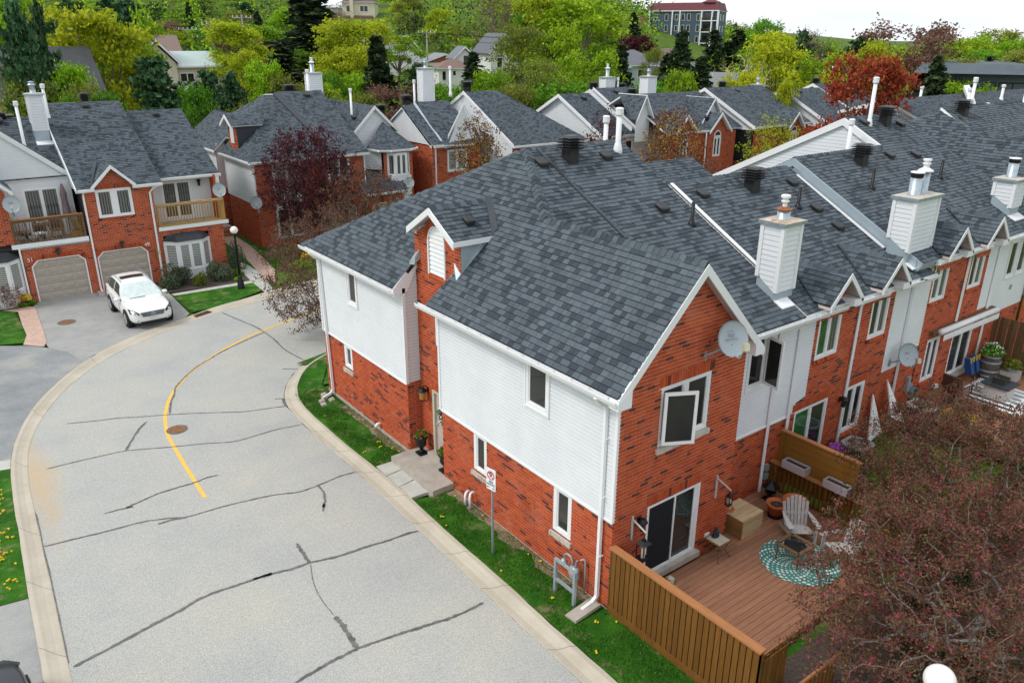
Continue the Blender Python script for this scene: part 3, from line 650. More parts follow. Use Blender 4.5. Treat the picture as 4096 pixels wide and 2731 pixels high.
def resample(P,n):
 P=[V3((x,y,0))for x,y in P];L=[0]
 for a,b in zip(P,P[1:]):L.append(L[-1]+(b-a).length)
 out=[]
 for i in range(n):
  s=L[-1]*i/(n-1);j=0
  while j<len(L)-2 and L[j+1]<s:j+=1
  t=(s-L[j])/max(L[j+1]-L[j],1e-6);out.append(P[j].lerp(P[j+1],t))
 for _ in range(2):out=[out[0]]+[(out[i-1]+out[i]*2+out[i+1])/4 for i in range(1,len(out)-1)]+[out[-1]]
 return out
def kerb(name,inn,outt,h,n,joints,label):
 A,B=resample(inn,n),resample(outt,n);mb=MB();vs=[];fs=[]
 prof=[(0,.004),(.04,.012),(.35,-.0+.006),(.62,h*.55),(.78,h),(1.0,h),(1.0,h-.12)]
 rng=random.Random(5)
 for i in range(n):
  jt=(rng.random()-.5)*.03
  for t,z in prof:
   q=A[i].lerp(B[i],t+(jt if t in(0,1.)else 0));vs.append((q.x,q.y,z))
 k=len(prof)
 for i in range(n-1):
  for j in range(k-1):fs.append((i*k+j,i*k+j+1,(i+1)*k+j+1,(i+1)*k+j))
 mb.add(vs,fs);o=struct(mb.build(name,M['kerb']),label)
 for q in o.data.polygons:pass
 for f_ in joints:
  i=int(f_*(n-1));a,b=A[i],B[i];t=(A[min(i+1,n-1)]-A[i]).normalized()*.007
  pts=[]
  for tt,z in prof[:-1]:pts.append(a.lerp(b,tt)+V3((0,0,z+.003)))
  m2=MB()
  for p,q in zip(pts,pts[1:]):m2.add([p-t,p+t,q+t,q-t],[(0,1,2,3)])
  m2.build('kerb_joint',M['joint'],o)
 return o
kerb('kerb_left',[(-9.97,-40),(-9.95,-10)]+G['kl_in']+[(6,27.3)],[(-10.5,-40),(-10.45,-10)]+G['kl_out']+[(6,28.2)],.055,150,[.06,.12,.5,.53,.565,.6,.635,.67,.72,.77,.83,.9],'outer concrete kerb curving past the driveways')
kerb('kerb_right',[(6,20.8)]+G['kr_in']+[(-1.85,-10),(-1.9,-40)],[(6,20.2)]+G['kr_out']+[(-1.34,-10),(-1.34,-40)],.10,160,[.05,.1,.155,.2,.225,.25,.275,.3,.325,.35,.385,.42,.46,.5],'inner concrete kerb along the lawn of the corner townhouse')
def ribbon(mb,P,w,z,jit=.25,n=None,seed=1):
 P=resample(P,n or max(4,len(P)*5));rng=random.Random(seed);vs=[];m=len(P)
 for i,p in enumerate(P):
  t=(P[min(i+1,m-1)]-P[max(i-1,0)]).normalized();s=V3((-t.y,t.x,0));ww=w/2*(1+jit*(rng.random()-.5)*2)
  if jit>.15 and(i<1 or i>m-2):ww*=.35
  o_=s*(rng.random()-.5)*w*jit*.8
  vs+=[p+s*ww+o_+V3((0,0,z)),p-s*ww+o_+V3((0,0,z))]
 mb.add(vs,[(2*i+1,2*i+3,2*i+2,2*i)for i in range(m-1)])
mb=MB();ribbon(mb,G['yellow']+[(4,23.6),(9,25.4)],.115,.006,.06,90)
struct(mb.build('road_marking',M['yellow']),'single yellow centre line curving along the road')
for i,(w_,P)in enumerate(G['cracks']):
 mb=MB();ribbon(mb,P,w_*.8,.009+.0002*i,.35,seed=i)
 struct(mb.build('crack_seal',M['tar']),'dark sealed crack in the road surface')
sheet('dark_driveway',[(-14,27.6)]+G['dark_drive']+[(-14,16.2)],.012,'asphalt_dark','dark resurfaced driveway at the left edge')
sheet('driveway',G['drive49'],.016,'asphalt_drive','grey asphalt driveway in front of the two garage doors')
sheet('front_driveway',[(-10.31,8.27),(-10.34,7.1),(-10.38,5.86),(-10.43,5.25),(-10.5,-10),(-16,-10),(-16,7.0),(-10.86,8.36)],.02,'asphalt_drive','grey driveway at the bottom left corner')
sheet('concrete_strip',[(-13,16.35)]+G['conc_strip_l'][:1]+[(-9.84,15.76),(-9.92,15.14)]+[(-13,16.0)],.03,'paver')
def lawn(name,pts,z,label):return sheet(name,pts,z,'lawn',label)
L1=[(0.02,17.6),(.42,17.24),(-.32,16.39),(-.91,15.39),(-1.13,14.69),(-1.32,13.55),(-1.33,12.5),(-1.33,10.77),(-1.28,8.66),(0,8.7),(0,15.2),(1.6,17.9),(1.4,18.0)]
lawn('lawn_far',L1,.09,'narrow lawn between kerb and left wing of the corner townhouse')
L2=[(-1.28,6.5),(-1.3,3),(-1.31,-.1),(-1.33,-8),(-1.33,-30),(14,-30),(14,-3.2),(7,-3.2),(7,-3.1),(-.02,-3.1),(-.02,0),(.02,6.3),(-.7,6.3)]
lawn('lawn_near',L2,.09,'narrow lawn along the brick side wall and brown fence')
lawn('lawn_left',[(-14,27.4)]+G['lawnL'][::-1][:1]+[(-8.22,26.58),(-7.94,27.57),(-7.97,27.94),(-7.97,29.74),(-7.98,31.34),(-8.53,31.85),(-14,32.5)],.03,'lawn at the left edge beside the brick path')
lawn('lawn_left_near',[(-10.86,8.36),(-10.31,8.27),(-10.3,8.62),(-10.19,10.35),(-10.12,11.87),(-10.1,12.72),(-9.96,14.63),(-9.93,15.1),(-13,15.95),(-13,7.9)],.035,'lawn strip with dandelions beside the outer kerb')
lawn('lawn_mid',G['lawn49'],.05,'bright lawn below the street lamp by the white car')
lawn('lawn_path',[(2.55,27.6),(2.75,27.55),(4.4,31.0),(5.6,34.2),(6,37.9),(5.9,41),(4.3,40),(2.5,40),(2.3,33),(2.95,30)],.03,'lawn patches beside the interlocking brick path')
sheet('bed',G['mulch_and_shade49'],.04,'mulch_and_shade','dark planting bed under the bay window')
sheet('border',G['edge49'],.055,'paver','concrete edging of the planting bed')
sheet('front_walk',[(3.4,33.85),(3.5,32.65),(3.5,31.4),(3.2,28.76),(2.85,27.2),(2.4,27.1),(2.45,27.9),(2.53,29.39),(2.79,31.92)],.06,'paver','concrete walk beside the street lamp')
sheet('brick_path',G['brickwalkL'],.035,'dirtbrick','faded interlocking brick path at the left')
sheet('interlock_path',[(3.5,28.7),(4.39,31.04),(4.8,34.1),(5.2,37.3),(5.3,41.2),(4.3,41),(4.1,36.6),(3.75,33.0),(3.3,30)],.05,'dirtbrick','interlocking brick path to the grey sided house')
sheet('yard',[(-1,15.3),(3,19),(14,22.6),(60,24),(60,8.8),(22,10.6),(7,14.8)],.03,'lawn','grass behind the row of townhouses')
sheet('bed',[(.95,-3.3),(13.5,-3.3),(13.5,-12),(.6,-12),(.6,-4.2)],.10,'mulch_and_shade','dark ground sheet painted as shade under the crabapples')  # dark sheet over the lawn, its colour stands for the tree shade
st_=struct(MB().prism([(-.70,8.68,.0),(.45,8.70,.0),(.45,6.8,.0),(-.0,6.8,.0),(-.02,6.28,.0),(-.72,6.27,.0)],(0,0,.27)).build('doorstep',M['concrete']),'concrete landing slab at the recessed front door')
for i in range(3):sheet('paving_slab',G['slab%d'%i],.115,'paver','square paving slab between kerb and doorstep')
for i in range(3):
 q=G['slab%d'%i];MB().prism([(x,y,.02)for x,y in q],(0,0,.094)).build('paving_edge',M['paver'],None,kind='structure')
def dirt(name,x0,x1,y0,y1,z,seed):
 rng=random.Random(seed);n=40;vs=[]
 for i in range(n+1):
  y=y0+(y1-y0)*i/n;w_=(x1-x0)*(.55+.45*noise.noise(V3((y*1.3,seed,0)))+.25*rng.random());vs+=[(x1-w_,y,z),(x1,y,z)]
 mb=MB();mb.add(vs,[(2*i,2*i+1,2*i+3,2*i+2)for i in range(n)]);struct(mb.build(name,M['bare_soil']))
M['bare_soil']=plain('bare_soil',(.24,.185,.12),.95,var=.35,scale=9,bump=.5)
dirt('soil_strip',-.42,-.01,8.9,13,.096,3);dirt('soil_strip',-.45,-.01,.2,6.2,.096,8)
def blades(name,areas,n,h,label):
 rng=np.random.default_rng(4);vs=[];fs=[]
 W=np.array([abs((b-a)*(d-c))for a,b,c,d in areas]);W=W/W.sum();cnt=rng.multinomial(n,W);P=[]
 for(a,b,c,d),k in zip(areas,cnt):P.append(np.c_[rng.uniform(a,b,k),rng.uniform(c,d,k)])
 P=np.concatenate(P)
 keep=np.array([noise.noise(V3((x*1.1,y*1.1,0)))+.35*noise.noise(V3((x*5,y*5,1)))>-.22 for x,y in P]);P=P[keep];k=len(P)
 g=rng.uniform(0,2*math.pi,k);hh=h*rng.uniform(.5,1.3,k);w_=.007*rng.uniform(.6,1.4,k)
 lean=rng.normal(0,.35,(k,2))*hh[:,None]
 z0=np.full(k,areas[0][0]*0+.088)
 A=np.c_[P[:,0]+np.cos(g)*w_,P[:,1]+np.sin(g)*w_,z0];B=np.c_[P[:,0]-np.cos(g)*w_,P[:,1]-np.sin(g)*w_,z0]
 T=np.c_[P[:,0]+lean[:,0],P[:,1]+lean[:,1],z0+hh]
 V=np.stack([A,B,T],1).reshape(-1,3);F=np.arange(3*k).reshape(-1,3)
 me=bpy.data.meshes.new(name);me.from_pydata(V.tolist(),[],F.tolist());me.materials.append(M['blade'])
 o=bpy.data.objects.new(name,me);COL.objects.link(o);o['kind']='stuff';o['label']=label;return o
blades('grass',[(-1.27,-.05,-7,6.2),(-1.25,-.03,8.7,15),(-1.3,1.5,-9,-4)],60000,.055,'short green grass blades on the narrow lawn')
def dandelions():
 rng=random.Random(11);mb=MB()
 spots=[(-1.15,9.6),(-1.05,12.6),(-.5,9.9),(-.35,9.3),(-.3,9.0),(-.62,9.6),(-1.1,5.2),(-1.2,4.8),(-1.17,2.4),(-.3,2.6),(-.2,2.2),(-.55,.3),(-.9,.15),(-.6,-.2),(-1.15,-.9),(-.25,-.5),(-.3,5.8),(-.2,5.4),(-.25,4.6),(-.8,1.0)]
 for k in range(46):spots.append((-10.75+rng.random()*.4,8.7+rng.random()*6))
 for x,y in spots:
  for j in range(rng.choice((1,1,2,3))):
   a,b=x+rng.random()*.1,y+rng.random()*.1;z=.13 if x>-5 else .09
   mb.lathe((a,b,z),[(.006,-.05),(.008,-.01),(.028,.0),(.024,.012),(.004,.016)],7)
 o=mb.build('dandelions',LF['flower_y']);o['kind']='stuff';o['label']='yellow dandelions dotted over the lawns'
SS=1.02;MS=.53
def zs(x,y=0):return 5.5+SS*(x+.3)
def zm(x,y):return 5.23+MS*y
def zb(x,y):return 9.15-.497*(y-7.4)
H1=House('corner_townhouse','corner red brick and white sided townhouse in the foreground with grey shingle roof','townhouse',(0,0,0),None,300)
Y0=13.35+1.15
PK=V3((3.3,7.4,9.15))
def SY(y):return Y0-y
P0,P1=(0,Y0),(0,0)
lw1=(SY(12.98),SY(12.38),1.55,2.5);rw1=(SY(5.27),SY(4.67),1.2,2.5);rw2=(SY(1.98),SY(1.33),1.12,2.5)
brick_wall(H1,P0,P1,[rect(0,SY(8.72),.12,2.48),rect(*lw1[:2],lw1[2],2.4801)])
brick_wall(H1,P0,P1,[rect(SY(6.8),SY(0),.02,2.40),rect(rw1[0],rw1[1],rw1[2],2.41),rect(rw2[0],rw2[1],rw2[2],2.41)])
window(H1,P0,P1,lw1[0],lw1[1],lw1[2],2.46,1,'glass','stone',fw=.14,rec=-.02)
window(H1,P0,P1,rw1[0],rw1[1],rw1[2],2.38,1,'glass','stone',fw=.12,rec=-.02)
window(H1,P0,P1,rw2[0],rw2[1],rw2[2],2.38,1,'glass','stone',fw=.12,rec=-.02)
MB().box(-.03,.02,0,6.8,0,.1).build('foundation',M['concrete'],H1.root);MB().box(-.035,.02,8.72,Y0,0,.2).build('foundation',M['concrete'],H1.root)
zt1=5.42
siding(H1,P0,P1,[rect(0,SY(8.72),2.48,zt1),rect(SY(12.25),SY(11.65),4.05,5.2)],off=.03)
siding(H1,P0,P1,[rect(SY(6.8),SY(0.02),2.40,zt1),rect(SY(3.0),SY(2.2),4.05,5.25)],off=.03)
window(H1,P0,P1,SY(12.25),SY(11.65),4.05,5.2,1,'glass',fw=.07,rec=.04,casing=.06)
window(H1,P0,P1,SY(3.0),SY(2.2),4.05,5.25,1,'glass',fw=.08,rec=.04,casing=.05)
for y in(8.70,Y0,6.82,.02):
 MB().box(-.065,.03,y-.04,y+.04,2.38 if y<7 else 2.46,zt1).build('corner_post',M['trim'],H1.root)
for a,b,z in((0,6.8,2.38),(8.72,Y0,2.46)):MB().box(-.058,.01,a,b,z-.03,z+.02).build('starter_strip',M['trim'],H1.root)
brick_wall(H1,(0,8.72),(.45,8.72),[rect(0,.45,.25,2.48)])
siding(H1,(0,8.72),(.45,8.72),[[(0,2.48),(.45,2.48),(.45,6.2),(0,5.72)]],m='vinyl')
RP0,RP1=(.45,8.72),(.45,6.4)
RU=lambda y:8.72-y
dz=[(RU(8.45),2.6),(RU(6.42),2.6)]
arch=[(RU(7.95),5.95),(RU(7.15),5.95)]+[(RU(7.55)+.4*math.cos(a),6.9+.42*math.sin(a))for a in[i*math.pi/10 for i in range(11)]]
doorh=rect(RU(8.0),RU(6.95),.27,2.42);recw=rect(RU(7.78),RU(7.0),3.85,4.95)
gw=[(0,.27),(RU(6.4),.27),(RU(6.4),7.12),(RU(7.43),7.62),(0.17,7.05),(0,7.0)]
brick_wall(H1,RP0,RP1,[gw,arch,doorh,recw])
window(H1,RP0,RP1,RU(7.78),RU(7.0),3.85,4.95,1,'glass',fw=.1,rec=-.02)
brick_sill(H1,RP0,RP1,RU(7.85),RU(6.9),3.85,.05);brick_sill(H1,RP0,RP1,RU(8.0),RU(7.1),5.95,.05)
soldiers(H1,RP0,RP1,RU(8.05),RU(6.9),2.42,2.66,off=.004)
O,U,V,N,L=frame(RP0,RP1);c0=O+U*RU(7.55)+V*6.9
for i in range(17):
 a=math.pi*(i+.5)/17;rd_=U*math.cos(a)+V*math.sin(a);tg=V*math.cos(a)-U*math.sin(a)
 MB().ob(c0+rd_*.43-tg*.036,rd_*.2,tg*.072,N*.022).build('brick',M['brick'],H1.root)
o=MB().prism([O+U*u+V*v-N*.03 for u,v in arch],N*.02).build('louvre_panel',M['trim'],H1.root)
z=5.99
while z<7.28:
 hw=.37 if z<6.9 else math.sqrt(max(.0,.38**2-((z-6.9)*.95)**2))
 if hw>.05:MB().add([O+U*(RU(7.55)-hw)+V*z+N*.03,O+U*(RU(7.55)+hw)+V*z+N*.03,O+U*(RU(7.55)+hw*.97)+V*(z+.125)-N*.005,O+U*(RU(7.55)-hw*.97)+V*(z+.125)-N*.005,O+U*(RU(7.55)-hw)+V*z,O+U*(RU(7.55)+hw)+V*z],[(0,1,2,3),(4,5,1,0)]).build('louvre',M['trim'],o)
 z+=.125
for s in(-1,1):MB().box(.40,.44,7.55+s*.41-.025,7.55+s*.41+.025,5.95,6.9).build('louvre_frame',M['trim'],o)
mb=MB();mb.tube([O+U*(RU(7.55)+.41*math.cos(a))+V*(6.9+.42*math.sin(a))+N*.03 for a in[i*math.pi/12 for i in range(13)]],.025,6);mb.build('louvre_frame',M['trim'],o)
dr=MB().box(.47,.51,7.05,7.9,.42,2.36).build('front_door',plain('dusty_pink_door',(.50,.40,.37),.5),H1.root)
MB().ball((.44,7.82,1.35),.03,8,6).build('door_handle',M['galv'],dr)
for a,b,c,d in((7.9,8.0,.3,2.42),(6.95,7.05,.3,2.42),(7.05,7.9,2.36,2.42)):MB().box(.40,.50,a,b,c,d).build('door_frame',M['beige'],H1.root)
MB().box(.2,.5,6.95,8.05,.27,.42).build('threshold',M['concrete'],H1.root)
dx0,apz,ez=.15,7.90,7.20
yc,yl,yr=7.43,8.6,6.26
xb=(apz-5.5)/SS-.3;xe=(ez-5.5)/SS-.3
roof(H1,[(dx0,yr,ez),(xe,yr,ez),(xb,yc,apz),(dx0,yc,apz)],deck=True,seed=3,thick=.05)
roof(H1,[(dx0,yl,ez),(dx0,yc,apz),(xb,yc,apz),(xe,yl,ez)],deck=True,seed=4,thick=.05)
caps(H1,(dx0,yc,apz),(xb,yc,apz),(0,1,-.6),(0,-1,-.6))
for ya,za,yb_,zb_ in((yr,ez,yc,apz),(yl,ez,yc,apz)):
 MB().prism([(dx0-.03,ya,za-.02),(dx0-.03,yb_,zb_-.02),(dx0-.03,yb_,zb_-.20),(dx0-.03,ya,za-.20)],(.04,0,0)).build('rake_board',M['trim'],H1.root)
 MB().prism([(dx0,ya,za-.13),(dx0,yb_,zb_-.15),(.46,yb_,zb_-.15),(.46,ya,za-.13)],(0,0,.02)).build('soffit',M['soffit'],H1.root)
MB().box(dx0-.02,xe,yr-.015,yr+.02,ez-.14,ez-.0).build('fascia',M['trim'],H1.root)
MB().add([(.45,6.4,6.1),(xe+.02,6.4,ez-.02),(.45,6.4,ez-.02)],[(0,1,2)]).build('dormer_cheek',M['flash'],H1.root)
MB().add([(.45,6.385,5.95),(.62,6.385,6.35),(.45,6.385,7.1)],[(0,1,2)]).build('flashing',M['flash'],H1.root)
MB().hexa([(.3,6.42,zs(.3)+.01),(.45,6.75,zs(.45)+.02),(1.55,6.42,zs(1.55)+.02),(1.5,6.25,zs(1.5)+.02),(.3,6.42,zs(.3)+.03),(.45,6.75,zs(.45)+.3),(1.55,6.42,zs(1.55)+.04),(1.5,6.25,zs(1.5)+.03)]).build('flashing',M['flash'],H1.root)
MB().hexa([(.25,8.45,zs(.3)),(.5,8.45,zs(.5)),(.5,8.75,zs(.5)),(.25,8.75,zs(.25)),(.28,8.45,zs(.3)+.22),(.5,8.45,zs(.5)+.3),(.5,8.72,zs(.5)+.12),(.25,8.72,zs(.25)+.08)]).build('flashing',M['flash'],H1.root)
MB().prism([(xe-.02,yr+.02,ez+.03),(xe+.14,yr-.03,zs(xe+.14)+.03),(xb+.10,yc,apz+.10),(xb-.10,yc,apz+.03)],(0,0,.02)).build('valley_flashing',M['darkflash'],H1.root)
ex=-.34
ey=-.27
P=[(ex,ey),(1.98,ey),(1.98,4.85),(3.3,7.4),(ex,14.75+.3),(ex,8.70),(.5,8.62),(.5,6.7),(ex,6.95)]
roof(H1,[(x,y,zs(x))for x,y in P],seed=1,edge='underlay')
vx=lambda y:1.98+(zs(1.98)-zm(0,y))/SS
EY=.42
roof(H1,[(1.98,ey,zs(1.98)),(4.22,ey,zs(1.98)-SS*2.24),(4.22,.60,zs(1.98)-SS*2.24),(1.98,4.90,zs(1.98))],seed=2,edge='underlay')
P=[(4.10,EY),(6.95,EY),(6.95,7.4),(3.3,7.4),(1.98,4.85),(4.22,.62)]
roof(H1,[(x,y,zm(x,y))for x,y in P],seed=5,edge='underlay')
roof(H1,[(3.3,7.4,9.15),(6.95,7.4,9.15),(6.95,15.05,zb(0,15.05)),(ex,15.05,zb(0,15.05))],seed=6,edge='underlay')
caps(H1,(1.98,ey+.02,zs(1.98)),(1.98,4.85,zs(1.98)),(-1,0,-SS),(1,0,-SS),.15,.18,1.3)
caps(H1,(1.98,4.85,zs(1.98)),(3.3,7.4,9.15),(-.75,.5,-.8),(.75,-.6,-.3),.16,.18,1.6)
caps(H1,(ex,15.0,zs(ex)),(3.3,7.4,9.15),(-.9,-.3,-.9),(.4,.9,-.4),.15,.18)
caps(H1,(3.3,7.4,9.15),(6.95,7.4,9.15),(0,1,-.5),(0,-1,-.53),.13,.18)
MB().beam((3.66,7.32,zm(0,7.32)+.03),(3.78,3.80,zm(0,3.80)+.03),.10,.035,(0,.5,1)).build('party_flashing',M['darkflash'],H1.root)
def rake(H,a,b,y,w=.24,t=.04,m='trim',nm='rake_board'):
 a,b=V3(a),V3(b);d=V3((0,0,-w));MB().prism([a,b,b+d,a+d],(0,t,0)).build(nm,M[m],H.root)
ap=zs(1.98)-.01;zr=zs(1.98)-SS*2.24
rake(H1,(ex-.02,ey-.02,zs(ex)-.01),(1.98,ey-.02,ap),0);rake(H1,(1.98,ey-.02,ap),(4.22,ey-.02,zr-.01),0)
for a,b in(((.0,5.6),(1.98,7.62)),((3.95,5.62),(1.98,7.62))):
 MB().prism([(a[0],ey+.02,a[1]),(b[0],ey+.02,b[1]),(b[0],.01,b[1]),(a[0],.01,a[1])],(0,0,.015)).build('soffit',M['soffit'],H1.root)
MB().prism([(ex-.03,ey-.03,5.22),(.0,ey-.03,5.22),(.0,ey-.03,5.63),(ex-.03,ey-.03,zs(ex)-.06)],(0,.27,0)).build('eave_return',M['trim'],H1.root)
MB().prism([(3.9,ey-.03,5.36),(4.24,ey-.03,5.36),(4.24,ey-.03,5.5),(3.9,ey-.03,5.83)],(0,1.1,0)).build('eave_return',M['trim'],H1.root)
for y0_,y1_ in((ey,6.95),(8.70,15.05)):
 MB().box(ex+.02,ex+.06,y0_,y1_,5.26,zs(ex)-.06).build('fascia',M['trim'],H1.root)
 MB().box(ex+.04,.0,y0_,y1_,5.30,5.315).build('soffit',M['trim'],H1.root)
gutter(H1,(ex+.02,ey,zs(ex)-.03),(ex+.02,7.35,zs(ex)-.03),(-1,0,0));gutter(H1,(ex+.02,8.70,zs(ex)-.03),(ex+.02,15.1,zs(ex)-.03),(-1,0,0))
MB().prism([(ex,8.66,zs(ex)-.24),(ex,8.66,zs(ex)),(.48,8.66,zs(.48)),(.48,8.66,zs(.48)-.26),(.1,8.66,5.3)],(0,.04,0)).build('rake_board',M['trim'],H1.root)
MB().prism([(ex,6.95,zs(ex)-.2),(ex,6.95,zs(ex)-.01),(.48,6.74,zs(.48)-.01),(.48,6.74,zs(.48)-.2)],(0,-.04,0)).build('rake_board',M['trim'],H1.root)
g0,g1=(0,0),(3.95,0)
up=(1.17,2.80,3.80,5.22);pt=(1.02,2.80,.42,2.38)
brick_wall(H1,g0,g1,[[(0,.0),(3.95,.0),(3.95,5.68),(1.98,7.68),(0,5.66)],rect(*up),rect(up[0]-.06,up[1]+.06,up[3],up[3]+.24),rect(*pt),rect(pt[0]-.02,pt[1]+.04,pt[3],pt[3]+.24)],off=.012)
soldiers(H1,g0,g1,up[0]-.06,up[1]+.06,up[3],up[3]+.24,off=.012);soldiers(H1,g0,g1,pt[0]-.02,pt[1]+.04,pt[3],pt[3]+.24,off=.012)
uw=window(H1,g0,g1,up[0],up[1],up[2],up[3],2,'glass','stone',fw=.09,rec=-.02,mull=.14)
hinge=V3((1.28,-.02,0));a=math.radians(-28);Uc=V3((math.cos(a),math.sin(a),0));Nc=V3((math.sin(a),-math.cos(a),0));Vc=V3((0,0,1))
hinge=V3((1.20,-.08,0))
mb=MB();x1,z0_,z1_=.74,3.90,5.13
for aa,bb,cc,dd in((0,.07,z0_,z1_),(x1-.07,x1,z0_,z1_),(.07,x1-.07,z0_,z0_+.07),(.07,x1-.07,z1_-.07,z1_)):mb.ob(hinge+Uc*aa+Vc*cc,Uc*(bb-aa),Vc*(dd-cc),Nc*.05)
cs=mb.build('open_sash',M['trim'],H1.root);MB().ob(hinge+Uc*.07+Vc*(z0_+.07)+Nc*.015,Uc*(x1-.14),Vc*(z1_-z0_-.14),Nc*.012).build('pane',M['glass'],cs)
O,U,V,N,L=frame(g0,g1)
pd=MB()
for a,b,c,d in((1.02,1.09,.5,2.38),(2.70,2.80,.5,2.38),(1.09,2.70,2.31,2.38),(1.09,2.70,.5,.58)):pd.box(a,b,-.02,.05,c,d)
pdo=pd.build('patio_door',M['trim'],H1.root)
MB().box(1.09,1.93,-.005,.0,.58,2.31).build('screen_panel',plain('dark_insect_screen',(.008,.009,.014),.9),pdo)
MB().box(1.91,1.95,-.03,.0,.55,2.33).build('door_stile',M['trim'],pdo)
MB().box(1.95,2.70,.02,.03,.58,2.31).build('pane',M['glass'],pdo);MB().box(2.62,2.70,-.0,.03,.58,2.31).build('door_stile',M['trim'],pdo)
MB().box(.98,2.86,-.16,.03,.36,.50).build('door_sill',M['concrete'],H1.root)
YW=.9
brick_wall(H1,(3.95,0),(3.95,YW),[rect(0,YW,.0,5.4)])
r0,r1=(3.95,YW),(7.52,YW)
brick_wall(H1,r0,r1,[rect(0,3.57,.0,2.32)])
cw=(5.42-3.95,6.12-3.95,3.65,5.1)
siding(H1,r0,r1,[rect(0,3.57,2.32,5.36),rect(*cw)],off=.012)
MB().box(3.95,7.55,YW-.05,YW,2.28,2.33).build('starter_strip',M['trim'],H1.root)
window(H1,r0,r1,cw[0],cw[1],cw[2],cw[3],1,'glass',fw=.07,casing=.06)
a=math.radians(-78);Uc=V3((-math.cos(a),math.sin(a),0));Nc=V3((math.sin(a),math.cos(a),0));hinge=V3((6.08,YW-.06,0));mb=MB()
for aa,bb,cc,dd in((0,.06,3.72,5.03),(.5,.56,3.72,5.03),(.06,.5,3.72,3.79),(.06,.5,4.96,5.03)):mb.ob(hinge+Uc*aa+Vc*cc,Uc*(bb-aa),Vc*(dd-cc),Nc*.05)
cs=mb.build('open_sash',M['trim'],H1.root);MB().ob(hinge+Uc*.06+Vc*3.79+Nc*.015,Uc*.44,Vc*1.17,Nc*.012).build('pane',M['glass'],cs)
MB().box(4.16,6.95,EY+.02,EY+.05,5.28,zm(0,EY)-.03).build('fascia',M['trim'],H1.root);MB().box(4.1,6.95,EY+.04,YW,5.31,5.325).build('soffit',M['trim'],H1.root)
gutter(H1,(4.24,EY+.02,zm(0,EY)-.03),(7.42,EY+.02,zm(0,EY)-.03),(0,-1,0))
downspout(H1,[(7.0,.42,5.2),(6.85,.62,5.12),(6.6,.82,5.05),(6.56,.84,4.9),(6.55,.84,.28)])
downspout(H1,[(ex-.06,.32,5.32),(-.26,.32,5.15),(-.1,.32,5.05),(-.09,.31,4.9),(-.09,.30,.32),(-.22,.30,.2),(-.55,.30,.14)])
downspout(H1,[(ex-.06,14.3,5.32),(-.26,14.3,5.15),(-.1,14.3,5.05),(-.09,14.25,4.9),(-.09,14.0,.32),(-.22,14.0,.2),(-.5,13.95,.14)])
for z in(1.4,2.9,4.3):MB().box(-.16,-.02,.23,.25,z,z+.03).build('bracket',M['trim'],H1.root)
MB().box(.0,6.9,Y0-.0,Y0+.02,.0,5.4).build('end_wall',M['vinyl'],H1.root)
core=MB();core.box(.52,6.9,.96,Y0-.02,.0,5.2);core.box(.1,3.85,.09,.95,.0,5.2);core.box(.06,.53,8.8,Y0-.02,.1,5.2);core.box(.06,.53,.1,6.35,.1,5.2);core.build('inner_walls',M['underlay'],H1.root)
core=MB();core.box(3.9,4.0,.05,.9,2,5.35)
for x,y in((3.35,6.72),(5.74,6.71),(5.85,4.52)):louvre_vent(H1,(x,y,zm(x,y)+.02),.34)
louvre_vent(H1,(.95,6.75,7.52),.28)
turret_vent(H1,(4.40,6.76,zm(0,6.76)),.34);soil_pipe(H1,(6.33,3.86,zm(0,3.86)),.62)
white_flue(H1,(6.42,6.95,zm(0,6.95)),1.0,.11);white_flue(H1,(7.2,8.3,8.2),1.35,.10)
chimney(H1,6.42,7.14,1.05,1.66,7.72,5.8,cap='rust',flues=((.5,.5,'rusty'),),flash=.24)
flush_caps(H1);H1.finish()
def dormer(H,xa,xb_,yf,ez,ya,wall_u,wy=.9,pl=zm,brick=True,depth=None,seed=0,apz=None):
 xm=(xa+xb_)/2;apz=apz or ez+1.02*(xb_-xa)/2
 yA=ya;yE=(ez-pl(0,0))/MS
 for a,sgn in((xa,-1),(xb_,1)):
  roof(H,[(a,yf,ez),(xm,yf,apz),(xm,yA,apz),(a,max(yE,yf+.05),ez)]if sgn<0 else[(a,yf,ez),(a,max(yE,yf+.05),ez),(xm,yA,apz),(xm,yf,apz)],seed=seed,thick=.04,edge='underlay')
 caps(H,(xm,yf,apz),(xm,yA,apz),(-1,0,-1.02),(1,0,-1.02),.12,.18)
 for a in(xa,xb_):rake(H,(a,yf-.02,ez),(xm,yf-.02,apz),0,.17)
 for a,s in((xa,1),(xb_,-1)):
  MB().prism([(a,yf,ez-.12),(xm,yf,apz-.13),(xm,wy,apz-.13),(a,wy,ez-.12)],(0,0,.012)).build('soffit',M['soffit'],H.root)
 MB().prism([(xa-.05,yE-.08,pl(0,yE-.08)+.03),(xa+.09,yE+.02,pl(0,yE)+.03),(xm+.06,yA+.05,apz+.04),(xm-.10,yA-.02,apz-.0)],(0,0,.02)).build('valley_flashing',M['darkflash'],H.root)
 return xm,apz
def z2(x,y):return 5.27+MS*y
H2=House('row_townhouse','brick townhouse joined to the corner house, with twin small gables over its deck side','townhouse',(6.95,YW,0),None,300)
X2,X3=6.95,12.7
ry=5.37;rz_=z2(0,ry)
roof(H2,[(X2,EY,z2(0,EY)),(X3,EY,z2(0,EY)),(X3,ry,rz_),(X2,ry,rz_)],seed=11,edge='trim',thick=.14)
roof(H2,[(X2,ry,rz_),(X3,ry,rz_),(X3,10.2,rz_-.53*4.8),(X2,10.2,rz_-.53*4.8)],seed=12,edge='trim')
caps(H2,(X2,ry,rz_),(X3,ry,rz_),(0,1,-.5),(0,-1,-.53),.13)
